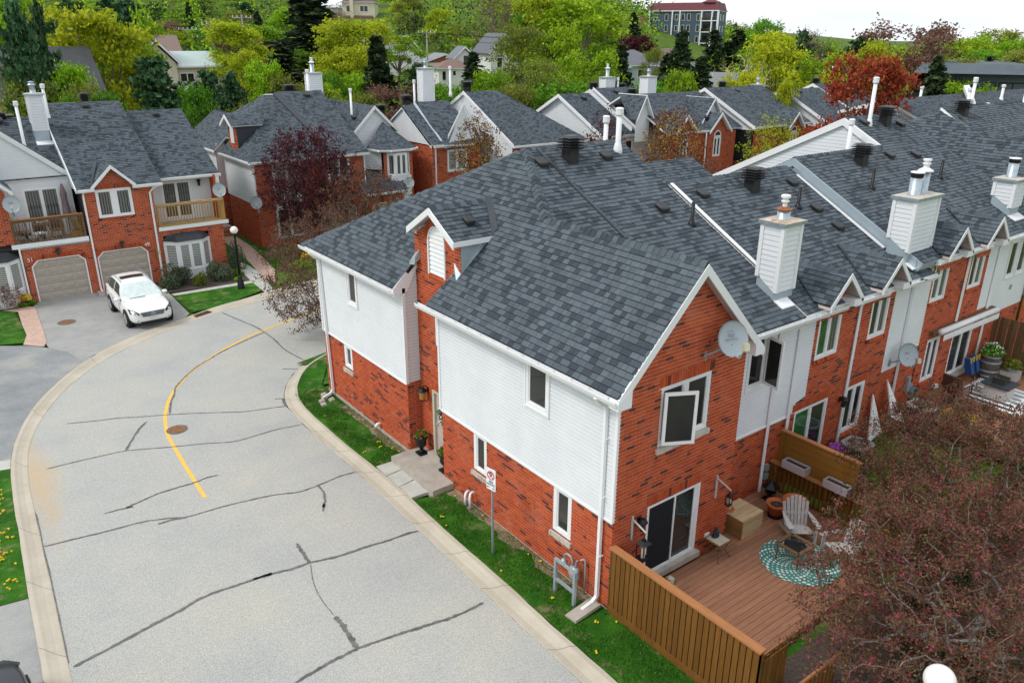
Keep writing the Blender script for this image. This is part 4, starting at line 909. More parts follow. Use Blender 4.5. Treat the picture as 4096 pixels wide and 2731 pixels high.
MB().prism([(X2-.02,2.05,z2(0,2.05)+.05),(X2+.10,2.05,z2(0,2.05)+.05),(X2+.10,ry-.1,rz_-.0),(X2-.02,ry-.1,rz_-.0)],(0,0,.03)).build('party_flashing',M['trim'],H2.root)
a0,a1=(6.95,YW),(12.7+1.9,YW);u_=lambda x:x-6.95
wA=(8.39,9.49,3.73,5.12);wB=(11.08,12.06,3.73,5.1);pA=(7.83,9.47,.45,2.34);wC=(10.44,11.46,.82,2.36)
def R_(w,p=0):return rect(u_(w[0])-p,u_(w[1])+p,w[2],w[3])
brick_wall(H2,a0,a1,[[(u_(7.52),0),(u_(14.6),0),(u_(14.6),2.77),(u_(13.32),2.77),(u_(13.32),2.36),(u_(12.34),2.36),(u_(12.34),5.6),(u_(8.23),5.6),(u_(8.23),2.65),(u_(7.52),2.3)],R_(wA),R_(wB),R_(pA),R_(wC),rect(u_(7.70),u_(9.5),2.34,2.58),rect(u_(10.38),u_(11.52),2.36,2.60)],off=.012)
brick_wall(H2,(8.75,.62),(9.78,.62),[[(0,5.2),(1.03,5.2),(.1,6.1)]],off=0)
siding(H2,a0,a1,[[(u_(7.52),2.32),(u_(7.80),2.32),(u_(7.80),2.65),(u_(8.23),2.65),(u_(8.23),5.3),(u_(7.52),5.3)]],off=.014)
siding(H2,a0,a1,[[(u_(12.34),2.36),(u_(13.3),2.36),(u_(13.3),5.35),(u_(12.34),5.35)]],off=.02)
siding(H2,a0,a1,[[(u_(13.3),2.77),(u_(14.5),2.77),(u_(14.5),5.7),(u_(13.3),5.7)]],off=.02)
soldiers(H2,a0,a1,u_(7.70),u_(9.5),2.34,2.58,off=.012);soldiers(H2,a0,a1,u_(10.38),u_(11.52),2.36,2.60,off=.012)
window(H2,a0,a1,u_(wA[0]),u_(wA[1]),wA[2],wA[3],2,fw=.09,glasses=['green_glass','curtain_glass'],rec=.0);brick_sill(H2,a0,a1,u_(8.34),u_(9.56),3.73)
window(H2,a0,a1,u_(wB[0]),u_(wB[1]),wB[2],wB[3],2,fw=.09,glasses=['glass','curtain_glass'],rec=.0);brick_sill(H2,a0,a1,u_(11.03),u_(12.12),3.73)
window(H2,a0,a1,u_(wC[0]),u_(wC[1]),wC[2],wC[3],2,fw=.1,rec=.0);brick_sill(H2,a0,a1,u_(10.4),u_(11.5),.82)
window(H2,a0,a1,u_(pA[0]),u_(pA[1]),pA[2],pA[3],2,fw=.08,glasses=['green_glass','glass'],rec=.0)
MB().box(6.95,12.4,EY+.02,EY+.05,5.30,z2(0,EY)-.03).build('fascia',M['trim'],H2.root);MB().box(6.95,12.6,EY+.04,YW,5.33,5.345).build('soffit',M['trim'],H2.root)
dormer(H2,7.62,9.12,.18,5.66,2.1,None,pl=z2,seed=13,apz=6.42);dormer(H2,10.14,11.62,.18,5.66,2.1,None,pl=z2,seed=14,apz=6.42)
brick_wall(H2,(7.85,.55),(8.9,.55),[[(0,5.1),(1.05,5.1),(1.05,5.58),(.52,6.15),(0,5.62)]]);brick_wall(H2,(10.37,.55),(11.4,.55),[[(0,5.1),(1.03,5.1),(1.03,5.58),(.51,6.15),(0,5.62)]])
gutter(H2,(7.40,EY+.0,z2(0,EY)-.05),(8.75,EY+.0,z2(0,EY)-.05),(0,-1,0));gutter(H2,(9.12,EY,z2(0,EY)-.05),(10.9,EY,z2(0,EY)-.05),(0,-1,0));gutter(H2,(11.6,EY,z2(0,EY)-.05),(12.9,EY,z2(0,EY)-.05),(0,-1,0))
for x in(9.12,11.62):MB().box(x-.42,x+.02,.16,.62,5.45,5.62).build('eave_return',M['trim'],H2.root)
downspout(H2,[(8.0,.4,5.3),(7.8,.6,5.2),(7.5,.80,5.12),(7.46,.84,4.95),(7.45,.84,.3)])
downspout(H2,[(11.0,.4,5.3),(10.8,.6,5.2),(10.42,.80,5.12),(10.35,.84,4.95),(10.30,.84,.3)])
downspout(H2,[(13.6,.4,5.3),(13.4,.6,5.2),(13.32,.80,5.12),(13.3,.84,4.95),(13.3,.84,.3)])
louvre_vent(H2,(7.75,4.72,z2(0,4.72)+.02),.34);louvre_vent(H2,(11.93,4.6,z2(0,4.6)+.02),.34);louvre_vent(H2,(11.66,3.45,z2(0,3.45)+.02),.34);louvre_vent(H2,(11.67,2.66,z2(0,2.66)+.02),.34)
turret_vent(H2,(9.92,4.65,z2(0,4.65)),.34);soil_pipe(H2,(11.0,3.68,z2(0,3.68)),.6)
roof(H2,[(12.7,.42,5.46),(13.6,.42,5.46),(13.6,1.2,5.9),(12.7,1.2,5.9)],seed=15,thick=.05);gutter(H2,(12.7,.42,5.44),(13.75,.42,5.44),(0,-1,0))
MB().box(6.98,12.65,.96,10,0,5.2).build('inner_walls',M['underlay'],H2.root)
MB().box(X2,14.5,10,10.02,0,5.4).build('rear_wall',M['vinyl'],H2.root)
roof(H2,[(8.8,8.0,6.4),(14.0,8.0,6.4),(14.0,10.5,7.72),(9.2,10.5,7.72)],seed=16,thick=.05);louvre_vent(H2,(9.4,9.6,7.2),.34)
flush_caps(H2);H2.finish()
def z3(x,y):return 5.68+MS*y
H3=House('row_townhouse','third townhouse of the row, with white awning over its deck and twin-flue chimney','townhouse',(12.7,YW,.4),None,150)
X4,X5=18.1,21.9;ry3=5.15
roof(H3,[(12.7,EY,z3(0,EY)),(X5,EY,z3(0,EY)),(X5,4.6,z3(0,4.6)),(21.9,6.7,z3(0,6.7)),(X4,6.7,z3(0,6.7)),(X4,ry3,z3(0,ry3)),(12.7,ry3,z3(0,ry3))],seed=21,edge='flash',thick=.3)
roof(H3,[(12.7,ry3,z3(0,ry3)),(X4,ry3,z3(0,ry3)),(X4,10.2,z3(0,ry3)-.53*5),(12.7,10.2,z3(0,ry3)-.53*5)],seed=22,edge='flash',thick=.3)
pk4=z3(0,6.75)
roof(H3,[(X4,6.75,pk4),(X5,6.75,pk4),(X5,14.4,pk4-.49*7.65),(X4,14.4,pk4-.49*7.65)],seed=23,edge='trim',thick=.2)
caps(H3,(12.7,ry3,z3(0,ry3)),(X4,ry3,z3(0,ry3)),(0,1,-.5),(0,-1,-.53),.13);caps(H3,(X4,6.75,pk4),(X5,6.75,pk4),(0,1,-.5),(0,-1,-.53),.13)
for i,(dx,w_,m_)in enumerate(((-.04,.26,'flash'),(.02,.46,'flash'))):
 rk=MB().prism([(12.7+dx,EY+.2,z3(0,EY+.2)-.02),(12.7+dx,ry3,z3(0,ry3)-.02),(12.7+dx,ry3,z3(0,ry3)-w_),(12.7+dx,EY+.2,z3(0,EY+.2)-w_)],(.05,0,0)).build('rake_board',M[m_],H3.root)
 MB().prism([(12.7+dx,10.2,z3(0,ry3)-.53*5.05-.02),(12.7+dx,ry3,z3(0,ry3)-.02),(12.7+dx,ry3,z3(0,ry3)-w_),(12.7+dx,10.2,z3(0,ry3)-.53*5.05-w_)],(.05,0,0)).build('rake_board',M[m_],H3.root)
MB().prism([(12.66,1.6,z2(0,1.6)+.03),(12.66,4.9,z2(0,4.9)+.03),(12.55,4.9,z2(0,4.9)+.03),(12.5,1.6,z2(0,1.6)+.03)],(0,0,.02)).build('party_flashing',M['trim'],H3.root)
siding(H3,(12.74,10.2),(12.74,.9),[[(0,5.5),(9.3,4.9),(9.3,5.9),(5.05,8.2),(0,5.55)]],m='vinyl')
siding(H3,(X4,14.4),(X4,1.0),[[(.3,5.3),(13.2,5.3),(13.2,5.95),(7.65,pk4-.12),(.3,pk4-.12-.49*7.3)]],ch=.13)
for a,b in(((14.4,pk4-.49*7.65),(6.75,pk4)),((5.0,z3(0,5.0)),(6.75,pk4))):
 MB().prism([(X4-.12,a[0],a[1]+.0),(X4-.12,b[0],b[1]+.0),(X4-.12,b[0],b[1]-.26),(X4-.12,a[0],a[1]-.26)],(.14,0,0)).build('rake_board',M['trim'],H3.root)
a0,a1=(14.5,YW),(22.2,YW);u_=lambda x:x-14.5
wA=(14.62,15.6,4.17,5.47);wB=(17.17,18.15,4.16,5.45);wC=(15.12,16.0,1.27,2.8);pA=(16.95,18.45,1.0,2.72)
brick_wall(H3,a0,a1,[[(0,.3),(u_(22.2),.3),(u_(22.2),2.78),(u_(19.2),2.78),(u_(19.2),3.2),(u_(18.4),3.2),(u_(18.4),5.9),(0,5.9)],R_(wA),R_(wB),R_(wC),R_(pA)],off=.012)
window(H3,a0,a1,u_(wA[0]),u_(wA[1]),wA[2],wA[3],2,glass='curtain_glass',fw=.09);brick_sill(H3,a0,a1,u_(14.58),u_(15.66),4.17)
window(H3,a0,a1,u_(wB[0]),u_(wB[1]),wB[2],wB[3],2,glasses=['glass','curtain_glass'],fw=.08);brick_sill(H3,a0,a1,u_(17.1),u_(18.2),4.16)
window(H3,a0,a1,u_(wC[0]),u_(wC[1]),wC[2],wC[3],2,fw=.09);brick_sill(H3,a0,a1,u_(15.06),u_(16.06),1.27)
window(H3,a0,a1,u_(pA[0]),u_(pA[1]),pA[2],pA[3],2,fw=.07);MB().box(16.9,18.5,.76,.95,.86,1.0).build('door_sill',M['concrete'],H3.root)
siding(H3,a0,a1,[[(u_(18.4),3.2),(u_(19.15),3.2),(u_(19.15),5.7),(u_(18.4),5.7)]],off=.02)
siding(H3,a0,a1,[[(u_(19.15),2.78),(u_(22.2),2.78),(u_(22.2),5.7),(u_(19.15),5.7)],rect(u_(20.1),u_(20.75),4.05,5.4),rect(u_(20.95),u_(21.6),4.05,5.4)],off=.02)
window(H3,a0,a1,u_(20.1),u_(20.75),4.05,5.4,1,fw=.07,rec=.03,casing=.05);window(H3,a0,a1,u_(20.95),u_(21.6),4.05,5.4,1,fw=.07,rec=.03,casing=.05)
MB().box(20.8,20.95,.84,.88,3.5,3.68).build('dryer_vent',M['grey_metal'],H3.root)
for xa,xb_ in((13.85,15.35),(16.35,17.85)):
 dormer(H3,xa,xb_,.2,6.0,2.0,None,pl=z3,seed=int(xa*10),apz=6.78);xm=(xa+xb_)/2
 brick_wall(H3,(xm-.5,.57),(xm+.5,.57),[[(0,5.4),(1,5.4),(1,6.0),(.5,6.55),(0,6.0)]])
 MB().box(xb_-.42,xb_+.02,.18,.62,5.78,5.95).build('eave_return',M['trim'],H3.root)
for a,b in((13.6,14.9),(15.35,17.0),(17.85,22.0)):gutter(H3,(a,EY,z3(0,EY)-.05),(b,EY,z3(0,EY)-.05),(0,-1,0))
MB().box(13.6,22,EY+.02,EY+.05,5.68,z3(0,EY)-.03).build('fascia',M['trim'],H3.root);MB().box(13.6,22,EY+.04,YW,5.70,5.715).build('soffit',M['trim'],H3.root)
downspout(H3,[(17.3,.4,5.75),(17.1,.6,5.62),(16.9,.82,5.5),(16.85,.84,5.3),(16.8,.84,2.9)])
downspout(H3,[(19.6,.4,5.75),(19.4,.6,5.62),(19.15,.82,5.5),(19.12,.84,5.3),(19.1,.84,.8)])
for x,y in((17.67,4.57),(19.24,4.41),(20.92,6.04),(18.75,6.33)):louvre_vent(H3,(x,y,z3(0,y)+.02),.33)
turret_vent(H3,(15.58,4.46,z3(0,4.46)),.34);turret_vent(H3,(20.0,6.2,z3(0,6.2)),.34)
soil_pipe(H3,(14.57,3.38,z3(0,3.38)),.65);soil_pipe(H3,(18.92,3.25,z3(0,3.25)),.65)
white_flue(H3,(18.95,6.25,z3(0,6.25)),1.5,.1);white_flue(H3,(17.3,6.0,7.2),1.9,.1)
chimney(H3,12.5,13.85,.86,1.5,7.68,5.8,pl=lambda x,y:z2(x,y)+.1,flues=((.3,.5,'wide'),(.68,.55,'cone')),cap='flash',flash=.35)
chimney(H3,19.87,20.6,1.12,1.78,7.45,5.9,pl=z3,flues=((.5,.5,'wide'),),cap='flash',flash=.3)
MB().box(13.7,21.9,.96,10,0,5.6).build('inner_walls',M['underlay'],H3.root)
aw=MB().tube([(15.3,.62,3.12),(19.5,.62,3.05)],.10,12).build('awning_roller',M['trim'],H3.root,True)
mb=MB();n=28
for i in range(n):
 a,b=15.35+4.1*i/n,15.35+4.1*(i+1)/n;z=3.03-.07*i/n
 mb.ob((a+.008,.50,z-.17),(b-a-.016,0,0),(0,.02,0),(0,0,.17));mb.ob((a+.03,.50,z-.20),(b-a-.06,0,0),(0,.02,0),(0,0,.03))
mb.build('awning_valance',M['trim'],H3.root);MB().box(15.1,19.6,.72,.88,2.98,3.12).build('awning_bracket',M['rail_dark'],H3.root)
flush_caps(H3);H3.finish()
H4=House('row_townhouse','far end townhouse of the row with a dark hipped roof at the right','townhouse',(21.9,YW,.4),None,0)
e4=21.7;pk=V3((25.3,6.65,9.2));bd=V3((24.45,4.45,8.05));sl4=(pk.z-5.9)/(pk.x-e4)
zq=lambda x:5.9+sl4*(x-e4)
roof(H4,[(e4,-.3,zq(e4)),(bd.x,-.3,zq(bd.x)),(bd.x,bd.y,zq(bd.x)),(pk.x,pk.y,zq(pk.x)),(e4,13.4,zq(e4))],seed=31)
roof(H4,[(bd.x,-.3,zq(bd.x)),(bd.x+2.3,-.3,zq(bd.x)-2.3),(bd.x+2.3,.4,zq(bd.x)-2.3),(bd.x,bd.y,zq(bd.x))],seed=32)
roof(H4,[(bd.x+1.9,.3,5.9),(38,.3,5.9),(38,pk.y,pk.z),(pk.x,pk.y,pk.z),(bd.x,bd.y,zq(bd.x))],seed=33)
roof(H4,[(pk.x,pk.y,pk.z),(38,pk.y,pk.z),(38,13.4,5.9),(e4,13.4,5.9)],seed=34)
caps(H4,(bd.x,-.3,zq(bd.x)),bd,(-1,0,-1),(1,0,-1),.16,.22);caps(H4,bd,pk,(-.8,.5,-.8),(.8,-.6,-.3),.18,.22,1.5);caps(H4,(e4,13.4,5.9),pk,(-.9,-.3,-.9),(.4,.9,-.4),.16,.22)
brick_wall(H4,(22.2,.8),(37.5,.8),[rect(0,15.3,.4,5.8)]);siding(H4,(22.3,13),(22.3,.8),[rect(0,12.2,3,5.8)])
turret_vent(H4,(26.1,6.1,5.74+MS*6.1+.0),.36);louvre_vent(H4,(25.4,5.8,8.8),.3);louvre_vent(H4,(27.2,5.9,8.85),.3);louvre_vent(H4,(31.5,4.5,8.1),.33);louvre_vent(H4,(33,3.2,7.4),.33)
for x,y in((29.5,7.3),(33.5,6.6)):white_flue(H4,(x,y,8.9),1.3,.1)
flush_caps(H4);H4.finish()
DZ=.27
DK=thing('deck','reddish brown board deck behind the corner townhouse','deck',(0,0,0))
y=.88
i=0
while y>-3.02:
 x0=4.0 if y>.0 else .06;segs=[(x0,7.0)]
 rng=random.Random(i)
 if y<-.1:c=2.2+rng.random()*2.2 if i%2 else 3.6+rng.random()*2;segs=[(x0,c),(c+.006,7.0)]
 for a,b in segs:MB().box(a,b,y-.137,y,DZ-.035,DZ+rng.random()*.003).build('deck_board',M['deck_wood'],DK)
 y-=.145;i+=1
MB().box(.05,7.0,-3.06,-3.02,.0,DZ-.002).build('skirt_board',M['cap_wood'],DK);MB().box(.1,6.9,-2.95,.8,.02,.2).build('joists',M['fence_wood'],DK)
for k in range(22):
 x=.3+k*.3;MB().box(x,x+.09,-3.10,-3.065,.0,.25).build('skirt_slat',M['fence_wood'],DK)
FE=-3.86
fn=thing('board_fence','brown stained board fence with flat cap rail along the lawn','fence',(0,0,0));n=27;w_=(-.06-FE)/n
for k in range(n):
 y=-.06-k*w_;MB().ob((-.035,y-.008,.26),(-.022,0,0),(0,-(w_-.022),0),(0,0,1.49)).build('fence_board',M['fence_wood'],fn)
MB().box(-.075,-.03,FE,-.03,.02,.26).build('base_board',M['cap_wood']if 0 else M['fence_wood'],fn);MB().box(-.03,.01,FE,-.03,.1,1.72).build('backing_rails',M['black'],fn)
for y in(-.04,-2,FE+.05):MB().box(-.03,.07,y-.05,y+.05,0,1.75).build('fence_post',M['fence_wood'],fn)
MB().box(-.10,.08,FE-.03,-.01,1.755,1.80).build('cap_rail',M['cap_wood'],fn)
fn=thing('board_fence','short brown fence return at the outer end of the deck fence','fence',(0,FE,0))
for k in range(5):MB().box(.1+k*.15,.235+k*.15,FE-.02,FE+.0,.1,1.5).build('fence_board',M['fence_wood'],fn)
MB().box(.05,.9,FE+.0,FE+.03,.1,.2).build('fence_rail',M['cap_wood'],fn);MB().box(.05,.9,FE+.0,FE+.03,.8,.9).build('fence_rail',M['cap_wood'],fn)
sr=thing('stair_rail','low brown picket rail beyond the deck end under the crabapple','railing',(.5,-4.2,0))
MB().box(.3,2.2,-4.25,-4.2,.75,.82).build('hand_rail',M['cap_wood'],sr)
for k in range(13):MB().box(.35+k*.14,.39+k*.14,-4.24,-4.2,.1,.75).build('picket',M['fence_wood'],sr)
rl=thing('deck_railing','dark brown picket railing with flat top at the far side of the deck','railing',(6.95,0,0))
MB().box(6.86,7.02,-2.6,.82,1.12,1.16).build('top_rail',M['cap_wood'],rl);MB().box(6.92,6.97,-2.6,.82,.32,.4).build('bottom_rail',M['fence_wood'],rl)
for k in range(25):MB().box(6.92,6.96,.74-k*.135,.78-k*.135,.36,1.12).build('picket',M['fence_wood'],rl)
for y in(.8,-.9,-2.6):MB().box(6.89,7.0,y-.05,y+.05,0,1.12).build('rail_post',M['fence_wood'],rl)
pp=thing('privacy_screen','amber horizontal board privacy screen between two decks','fence',(7.12,0,0))
for k in range(7):MB().box(7.10,7.13,-1.55,.68,.55+k*.215,.75+k*.215).build('screen_board',M['privacy'],pp)
MB().box(7.04,7.18,-1.6,.72,2.06,2.10).build('cap_rail',M['cap_wood'],pp)
for y in(.66,-1.53):MB().box(7.05,7.14,y-.045,y+.045,0,2.06).build('screen_post',M['privacy'],pp)
DK3=thing('deck','brown board deck with patio furniture behind the third townhouse','deck',(14,0,.7))
for k in range(26):MB().box(13.9+k*.29,14.18+k*.29,-3.4,.86,.66,.70).build('deck_board',M['deck_wood'],DK3)
MB().box(13.9,21.4,-3.45,-3.4,.1,.69).build('skirt_board',M['deck_wood'],DK3)
MB().box(14,21.4,-3.3,.8,.3,.64).build('joists',M['fence_wood'],DK3)
sc=thing('privacy_screen','tall dark brown shadow board screen beside the barrel planter','fence',(20.3,.8,.7))
for k in range(9):MB().box(20.2+.0+.03*(k%2),20.23+.03*(k%2),.72-k*.16,.86-k*.16,.7,2.6).build('screen_board',M['rail_dark'],sc)
for y in(.86,-.62):MB().box(20.16,20.3,y-.05,y+.05,.7,2.7).build('screen_post',M['rail_dark'],sc)
sc2=thing('deck_railing','dark brown railing with beige panel beyond the barrel planter','railing',(20.3,-.7,.7))
MB().box(20.18,20.28,-3.2,-.72,1.6,1.66).build('top_rail',M['rail_dark'],sc2)
for k in range(16):MB().box(20.2,20.24,-.86-k*.15,-.82-k*.15,.75,1.6).build('picket',M['rail_dark'],sc2)
def slope_roof(H,x0,x1,y0,z0,y1,z1,seed=0,edge='trim',thick=.12):return roof(H,[(x0,y0,z0),(x1,y0,z0),(x1,y1,z1),(x0,y1,z1)],seed=seed,edge=edge,thick=thick)
def rakeX(H,x,ya,za,yb,zb_,w=.22):MB().prism([(x,ya,za),(x,yb,zb_),(x,yb,zb_-w),(x,ya,za-w)],(-.05,0,0)).build('rake_board',M['trim'],H.root)
def garage(H,p0,p1,u0,u1,zt,ch=.27,z0=.02):
 O,U,V,N,L=frame(p0,p1);O=O-N*.08
 for i in range(5):
  a,b=z0+(zt-z0)*i/5,z0+(zt-z0)*(i+1)/5-.012
  sec=MB().ob(O+U*(u0+.03)+V*a,U*(u1-u0-.06),V*(b-a),N*.03).build('door_section',M['garage'],H.root)
  w=(u1-u0-.06)/4
  for k in range(4):
   x=u0+.03+w*k+.09;mb=MB();P=[(x,a+.09),(x+w-.18,a+.09),(x+w-.18,b-.09),(x,b-.09)];Q=[(x+.03,a+.12),(x+w-.21,a+.12),(x+w-.21,b-.12),(x+.03,b-.12)]
   mb.add([O+U*s+V*t+N*.031 for s,t in P]+[O+U*s+V*t+N*.052 for s,t in Q],[(0,1,5,4),(1,2,6,5),(2,3,7,6),(3,0,4,7),(4,5,6,7)]);mb.build('door_panel',M['garage'],sec)
 o=MB();pts=[(u0,z0),(u0,zt-ch),(u0+ch,zt),(u1-ch,zt),(u1,zt-ch),(u1,z0)];c=(u0+u1)/2
 q=[(c+(s-c)*.955,t-(.05 if t>z0 else 0))for s,t in pts]
 o=MB()
 for i in range(5):
  A,B,C_,D_=pts[i],pts[i+1],q[i+1],q[i]
  o.prism([O+U*s+V*t+N*.02 for s,t in(A,B,C_,D_)],N*.085)
 o.build('door_frame',M['trim'],H.root)
 seq=[((u0,zt-ch),(u0+ch,zt)),((u0+ch,zt),(u1-ch,zt)),((u1-ch,zt),(u1,zt-ch))]
 for(a,b),(c_,d)in seq:
  t=V3((c_-a,d-b,0));L2=t.length;t.normalize();nrm=V3((-t.y,t.x,0));n=max(3,int(L2/.08));w=L2/n
  for i in range(n):
   s=V3((a,b,0))+t*(i*w);Oo=O+N*.105+U*s.x+V*s.y;tt=U*t.x+V*t.y;nn_=U*nrm.x+V*nrm.y
   MB().ob(Oo,tt*(w-.012),nn_*.22,N*.02).build('brick',M['brick'],H.root)
def gopen(u0,u1,zt,ch=.27):return[(u0,0),(u1,0),(u1,zt-ch),(u1-ch,zt),(u0+ch,zt),(u0,zt-ch)]
def wall_lamp(name,loc,label,out=(0,-1,0),lit=False,s=1.0,group=None):
 t=thing(name,label,'lamp',loc,group);x,y,z=loc;o=V3(out)
 c=V3(loc)+o*.16*s
 MB().ob(V3(loc)-V3((o.y,-o.x,0))*.04-V3((0,0,.08)),V3((o.y,-o.x,0))*.08,V3((0,0,.16)),o*.03).build('back_plate',M['black'],t)
 MB().tube([V3(loc)+V3((0,0,.05)),V3(loc)+o*.08+V3((0,0,.12*s)),c+V3((0,0,.12*s))],.012,6).build('bracket',M['black'],t)
 MB().lathe(c+V3((0,0,.02)),[(.12*s,0),(.11*s,.02),(.06*s,.09),(.02,.1)],12).build('hood',M['black'],t)
 g=MB().lathe(c+V3((0,0,-.2*s)),[(.05*s,0),(.065*s,.03),(.075*s,.2*s),(.06*s,.22*s)],10).build('lantern_glass',M['amber' if lit else 'glass'],t)
 MB().lathe(c+V3((0,0,-.23*s)),[(.03,0),(.06*s,.01),(.06*s,.035)],10).build('base_ring',M['black'],t)
 if lit:MB().ball(c+V3((-.09,0,-.05))*1.0+V3((.03,0,0)),.035,8,6).build('bulb',M['lampglow'],t)
 return t
YA=32.4
HA=House('garage_townhouse','brick townhouse numbered 49 with grey garage door behind the white car','townhouse',(-4.1,YA,0),None,120)
p0,p1=(-4.15,YA),(2.3,YA);u_=lambda x:x+4.15
win=(-3.56,-1.94,3.68,5.05)
brick_wall(HA,p0,p1,[[(0,0),(u_(2.3),0),(u_(2.3),2.66),(u_(-.95),2.66),(u_(-.95),5.05),(u_(-1.85),5.1),(u_(-2.75),6.05),(u_(-3.65),5.1),(0,5.1)],rect(u_(win[0]),u_(win[1]),win[2],win[3]),gopen(u_(-3.98),u_(-1.62),2.03),rect(u_(-.80),u_(1.5),.55,2.4),rect(u_(-3.6),u_(-1.9),5.05,5.28)])
soldiers(HA,p0,p1,u_(-3.6),u_(-1.9),5.05,5.28)
garage(HA,p0,p1,u_(-3.98),u_(-1.62),2.03)
window(HA,p0,p1,u_(win[0]),u_(win[1]),win[2],win[3],2,'curtain_glass',fw=.1,mull=.26,rec=.02);brick_sill(HA,p0,p1,u_(-3.62),u_(-1.88),3.68,.05)
brick_wall(HA,(-.95,YA),(-.95,34),[rect(0,1.6,2.66,5.1)]);brick_wall(HA,(2.3,YA),(2.3,38),[rect(0,5.6,0,2.66)])
ea,zea=32.08,5.18
roof(HA,[(-4.35,ea,zea),(-3.68,ea,zea),(-2.75,33.1+.9,zea+.53*1.92),(-1.82,ea,zea),(-.5,ea,zea),(-.5,38.75,8.7),(-4.35,38.75,8.7)],seed=41)
slope_roof(HA,-.5,2.75,33.35,5.18,38.95,8.12,42);roof(HA,[(-4.35,38.75,8.7),(-.5,38.75,8.7),(-.5,45,5.4),(-4.35,45,5.4)],seed=43);roof(HA,[(-.5,38.95,8.12),(2.75,38.95,8.12),(2.75,44.5,5.2),(-.5,44.5,5.2)],seed=44)
for sx in(-1,1):
 roof(HA,[(-2.75+sx*1.0,31.98,5.22),(-2.75,31.98,6.22),(-2.75,34.05,6.22),(-2.75+sx*1.0,32.15,5.22)],seed=45+sx,thick=.04,edge='underlay');rake(HA,(-2.75+sx*1.02,31.95,5.24),(-2.75,31.95,6.24),0,.18)
MB().prism([(-3.76,32.1,5.27),(-3.68,32.1,5.27),(-2.95,33.9,6.2),(-3.05,34.0,6.2)],(0,0,.03)).build('valley_flashing',M['darkflash'],HA.root)
gutter(HA,(-4.35,ea,zea-.02),(-3.6,ea,zea-.02),(0,-1,0));gutter(HA,(-1.9,ea,zea-.02),(-.5,ea,zea-.02),(0,-1,0));gutter(HA,(-.35,33.35,5.16),(2.8,33.35,5.16),(0,-1,0))
downspout(HA,[(-4.1,31.98,5.1),(-4.1,32.25,4.9),(-4.1,32.3,4.7),(-4.1,32.3,.2),(-4.08,32.1,.08)]);downspout(HA,[(-.6,31.98,5.1),(-.95,32.2,4.9),(-1.1,32.3,4.7),(-1.12,32.3,.2)])
MB().prism([(-4.38,32.1,5.15),(-4.38,38.7,8.66),(-4.38,38.7,7.6),(-4.38,33.5,5.1)],(.05,0,0)).build('side_flashing',M['flash'],HA.root)
MB().prism([(-4.42,32.06,5.22),(-4.42,38.75,8.72),(-4.42,38.75,8.50),(-4.42,32.06,5.02)],(.04,0,0)).build('rake_board',M['trim'],HA.root)
siding(HA,(-.95,34),(2.6,34),[rect(0,3.55,2.8,5.3),rect(.8,2.3,2.95,4.85)]);window(HA,(-.95,34),(2.6,34),.8,2.3,2.9,4.85,2,'curtain_glass',fw=.07)
MB().box(2.4,2.7,33.9,38,2.7,5.2).build('corner_wall',M['vinyl'],HA.root);MB().box(2.35,2.45,33.2,33.9,2.7,5.15).build('brick_pier',M['brick'],HA.root)
MB().box(-.9,2.5,32.35,34,2.66,2.80).build('balcony_floor',M['balcony_floor'],HA.root);MB().box(-.95,2.6,32.28,32.35,2.68,2.86).build('fascia',M['trim'],HA.root)
def bay(H,x0,x1,y,z0,z1,glass='blind_glass',d=.55,roofh=.32):
 P=[(x0,y),(x0+d,y-d),(x1-d,y-d),(x1,y)]
 for i in range(3):
  a,b=P[i],P[i+1];L=math.hypot(b[0]-a[0],b[1]-a[1])
  O,U,V,N,_=frame(a,b);MB().ob(O+V*.1-N*.05,U*L,V*(z0-.1),N*.05).build('bay_panel',M['vinyl'],H.root)
  window(H,a,b,0,L,z0,z1,2 if i==1 else 1,glass,fw=.1)
 mb=MB();mb.prism([(x,yy,z1)for x,yy in P],(0,0,.08));mb.build('bay_head',M['trim'],H.root)
 Q=[(x0-.08,y),(x0+d-.05,y-d-.1),(x1-d+.05,y-d-.1),(x1+.08,y)];R=[(x0+d*.7,y),(x0+d*1.1,y-.08),(x1-d*1.1,y-.08),(x1-d*.7,y)]
 MB().hexa([(*q,z1+.08)for q in Q]+[(*q,z1+.08+roofh)for q in R]).build('bay_roof',M['darkflash'],H.root)
bay(HA,-.82,1.5,YA,.55,2.05)
louvre_vent(HA,(-2.3,38.3,8.5),.36);turret_vent(HA,(-2.1,39.3,8.45),.3);louvre_vent(HA,(1.2,38.4,7.9),.36)
MB().box(-4,2.3,32.5+.2,44,0,2.6).build('inner_walls',M['underlay'],HA.root);MB().box(-4.1,-1,32.7,44,2.6,5.1).build('inner_walls',M['underlay'],HA.root);MB().box(2.58,2.62,34.1,44,2.66,5.2).build('side_wall',M['vinyl'],HA.root)
flush_caps(HA);HA.finish()
HB=House('garage_townhouse','brick townhouse numbered 51 with cluttered balcony above its garage, at left edge','townhouse',(-7.1,YA,0),None,60)
p0,p1=(-7.1,YA),(-4.15,YA);u_=lambda x:x+7.1
brick_wall(HB,p0,p1,[rect(0,2.95,0,2.68),gopen(u_(-6.83),u_(-4.5),2.05)]);garage(HB,p0,p1,u_(-6.83),u_(-4.5),2.05)
siding(HB,(-11,34),(-4.3,34),[[(0,2.8),(6.7,2.8),(6.7,5.62),(4.23,7.73),(2.2,9.4),(0,7.6)],rect(11-6.42,11-4.86,2.95,5.15)])
window(HB,(-11,34),(-4.3,34),11-6.42,11-4.86,2.9,5.15,2,'curtain_glass',fw=.08)
rake(HB,(-4.25,33.86,5.72),(-8.8,33.86,9.56),0,.22);rake(HB,(-11,33.86,7.7),(-8.8,33.86,9.56),0,.22)
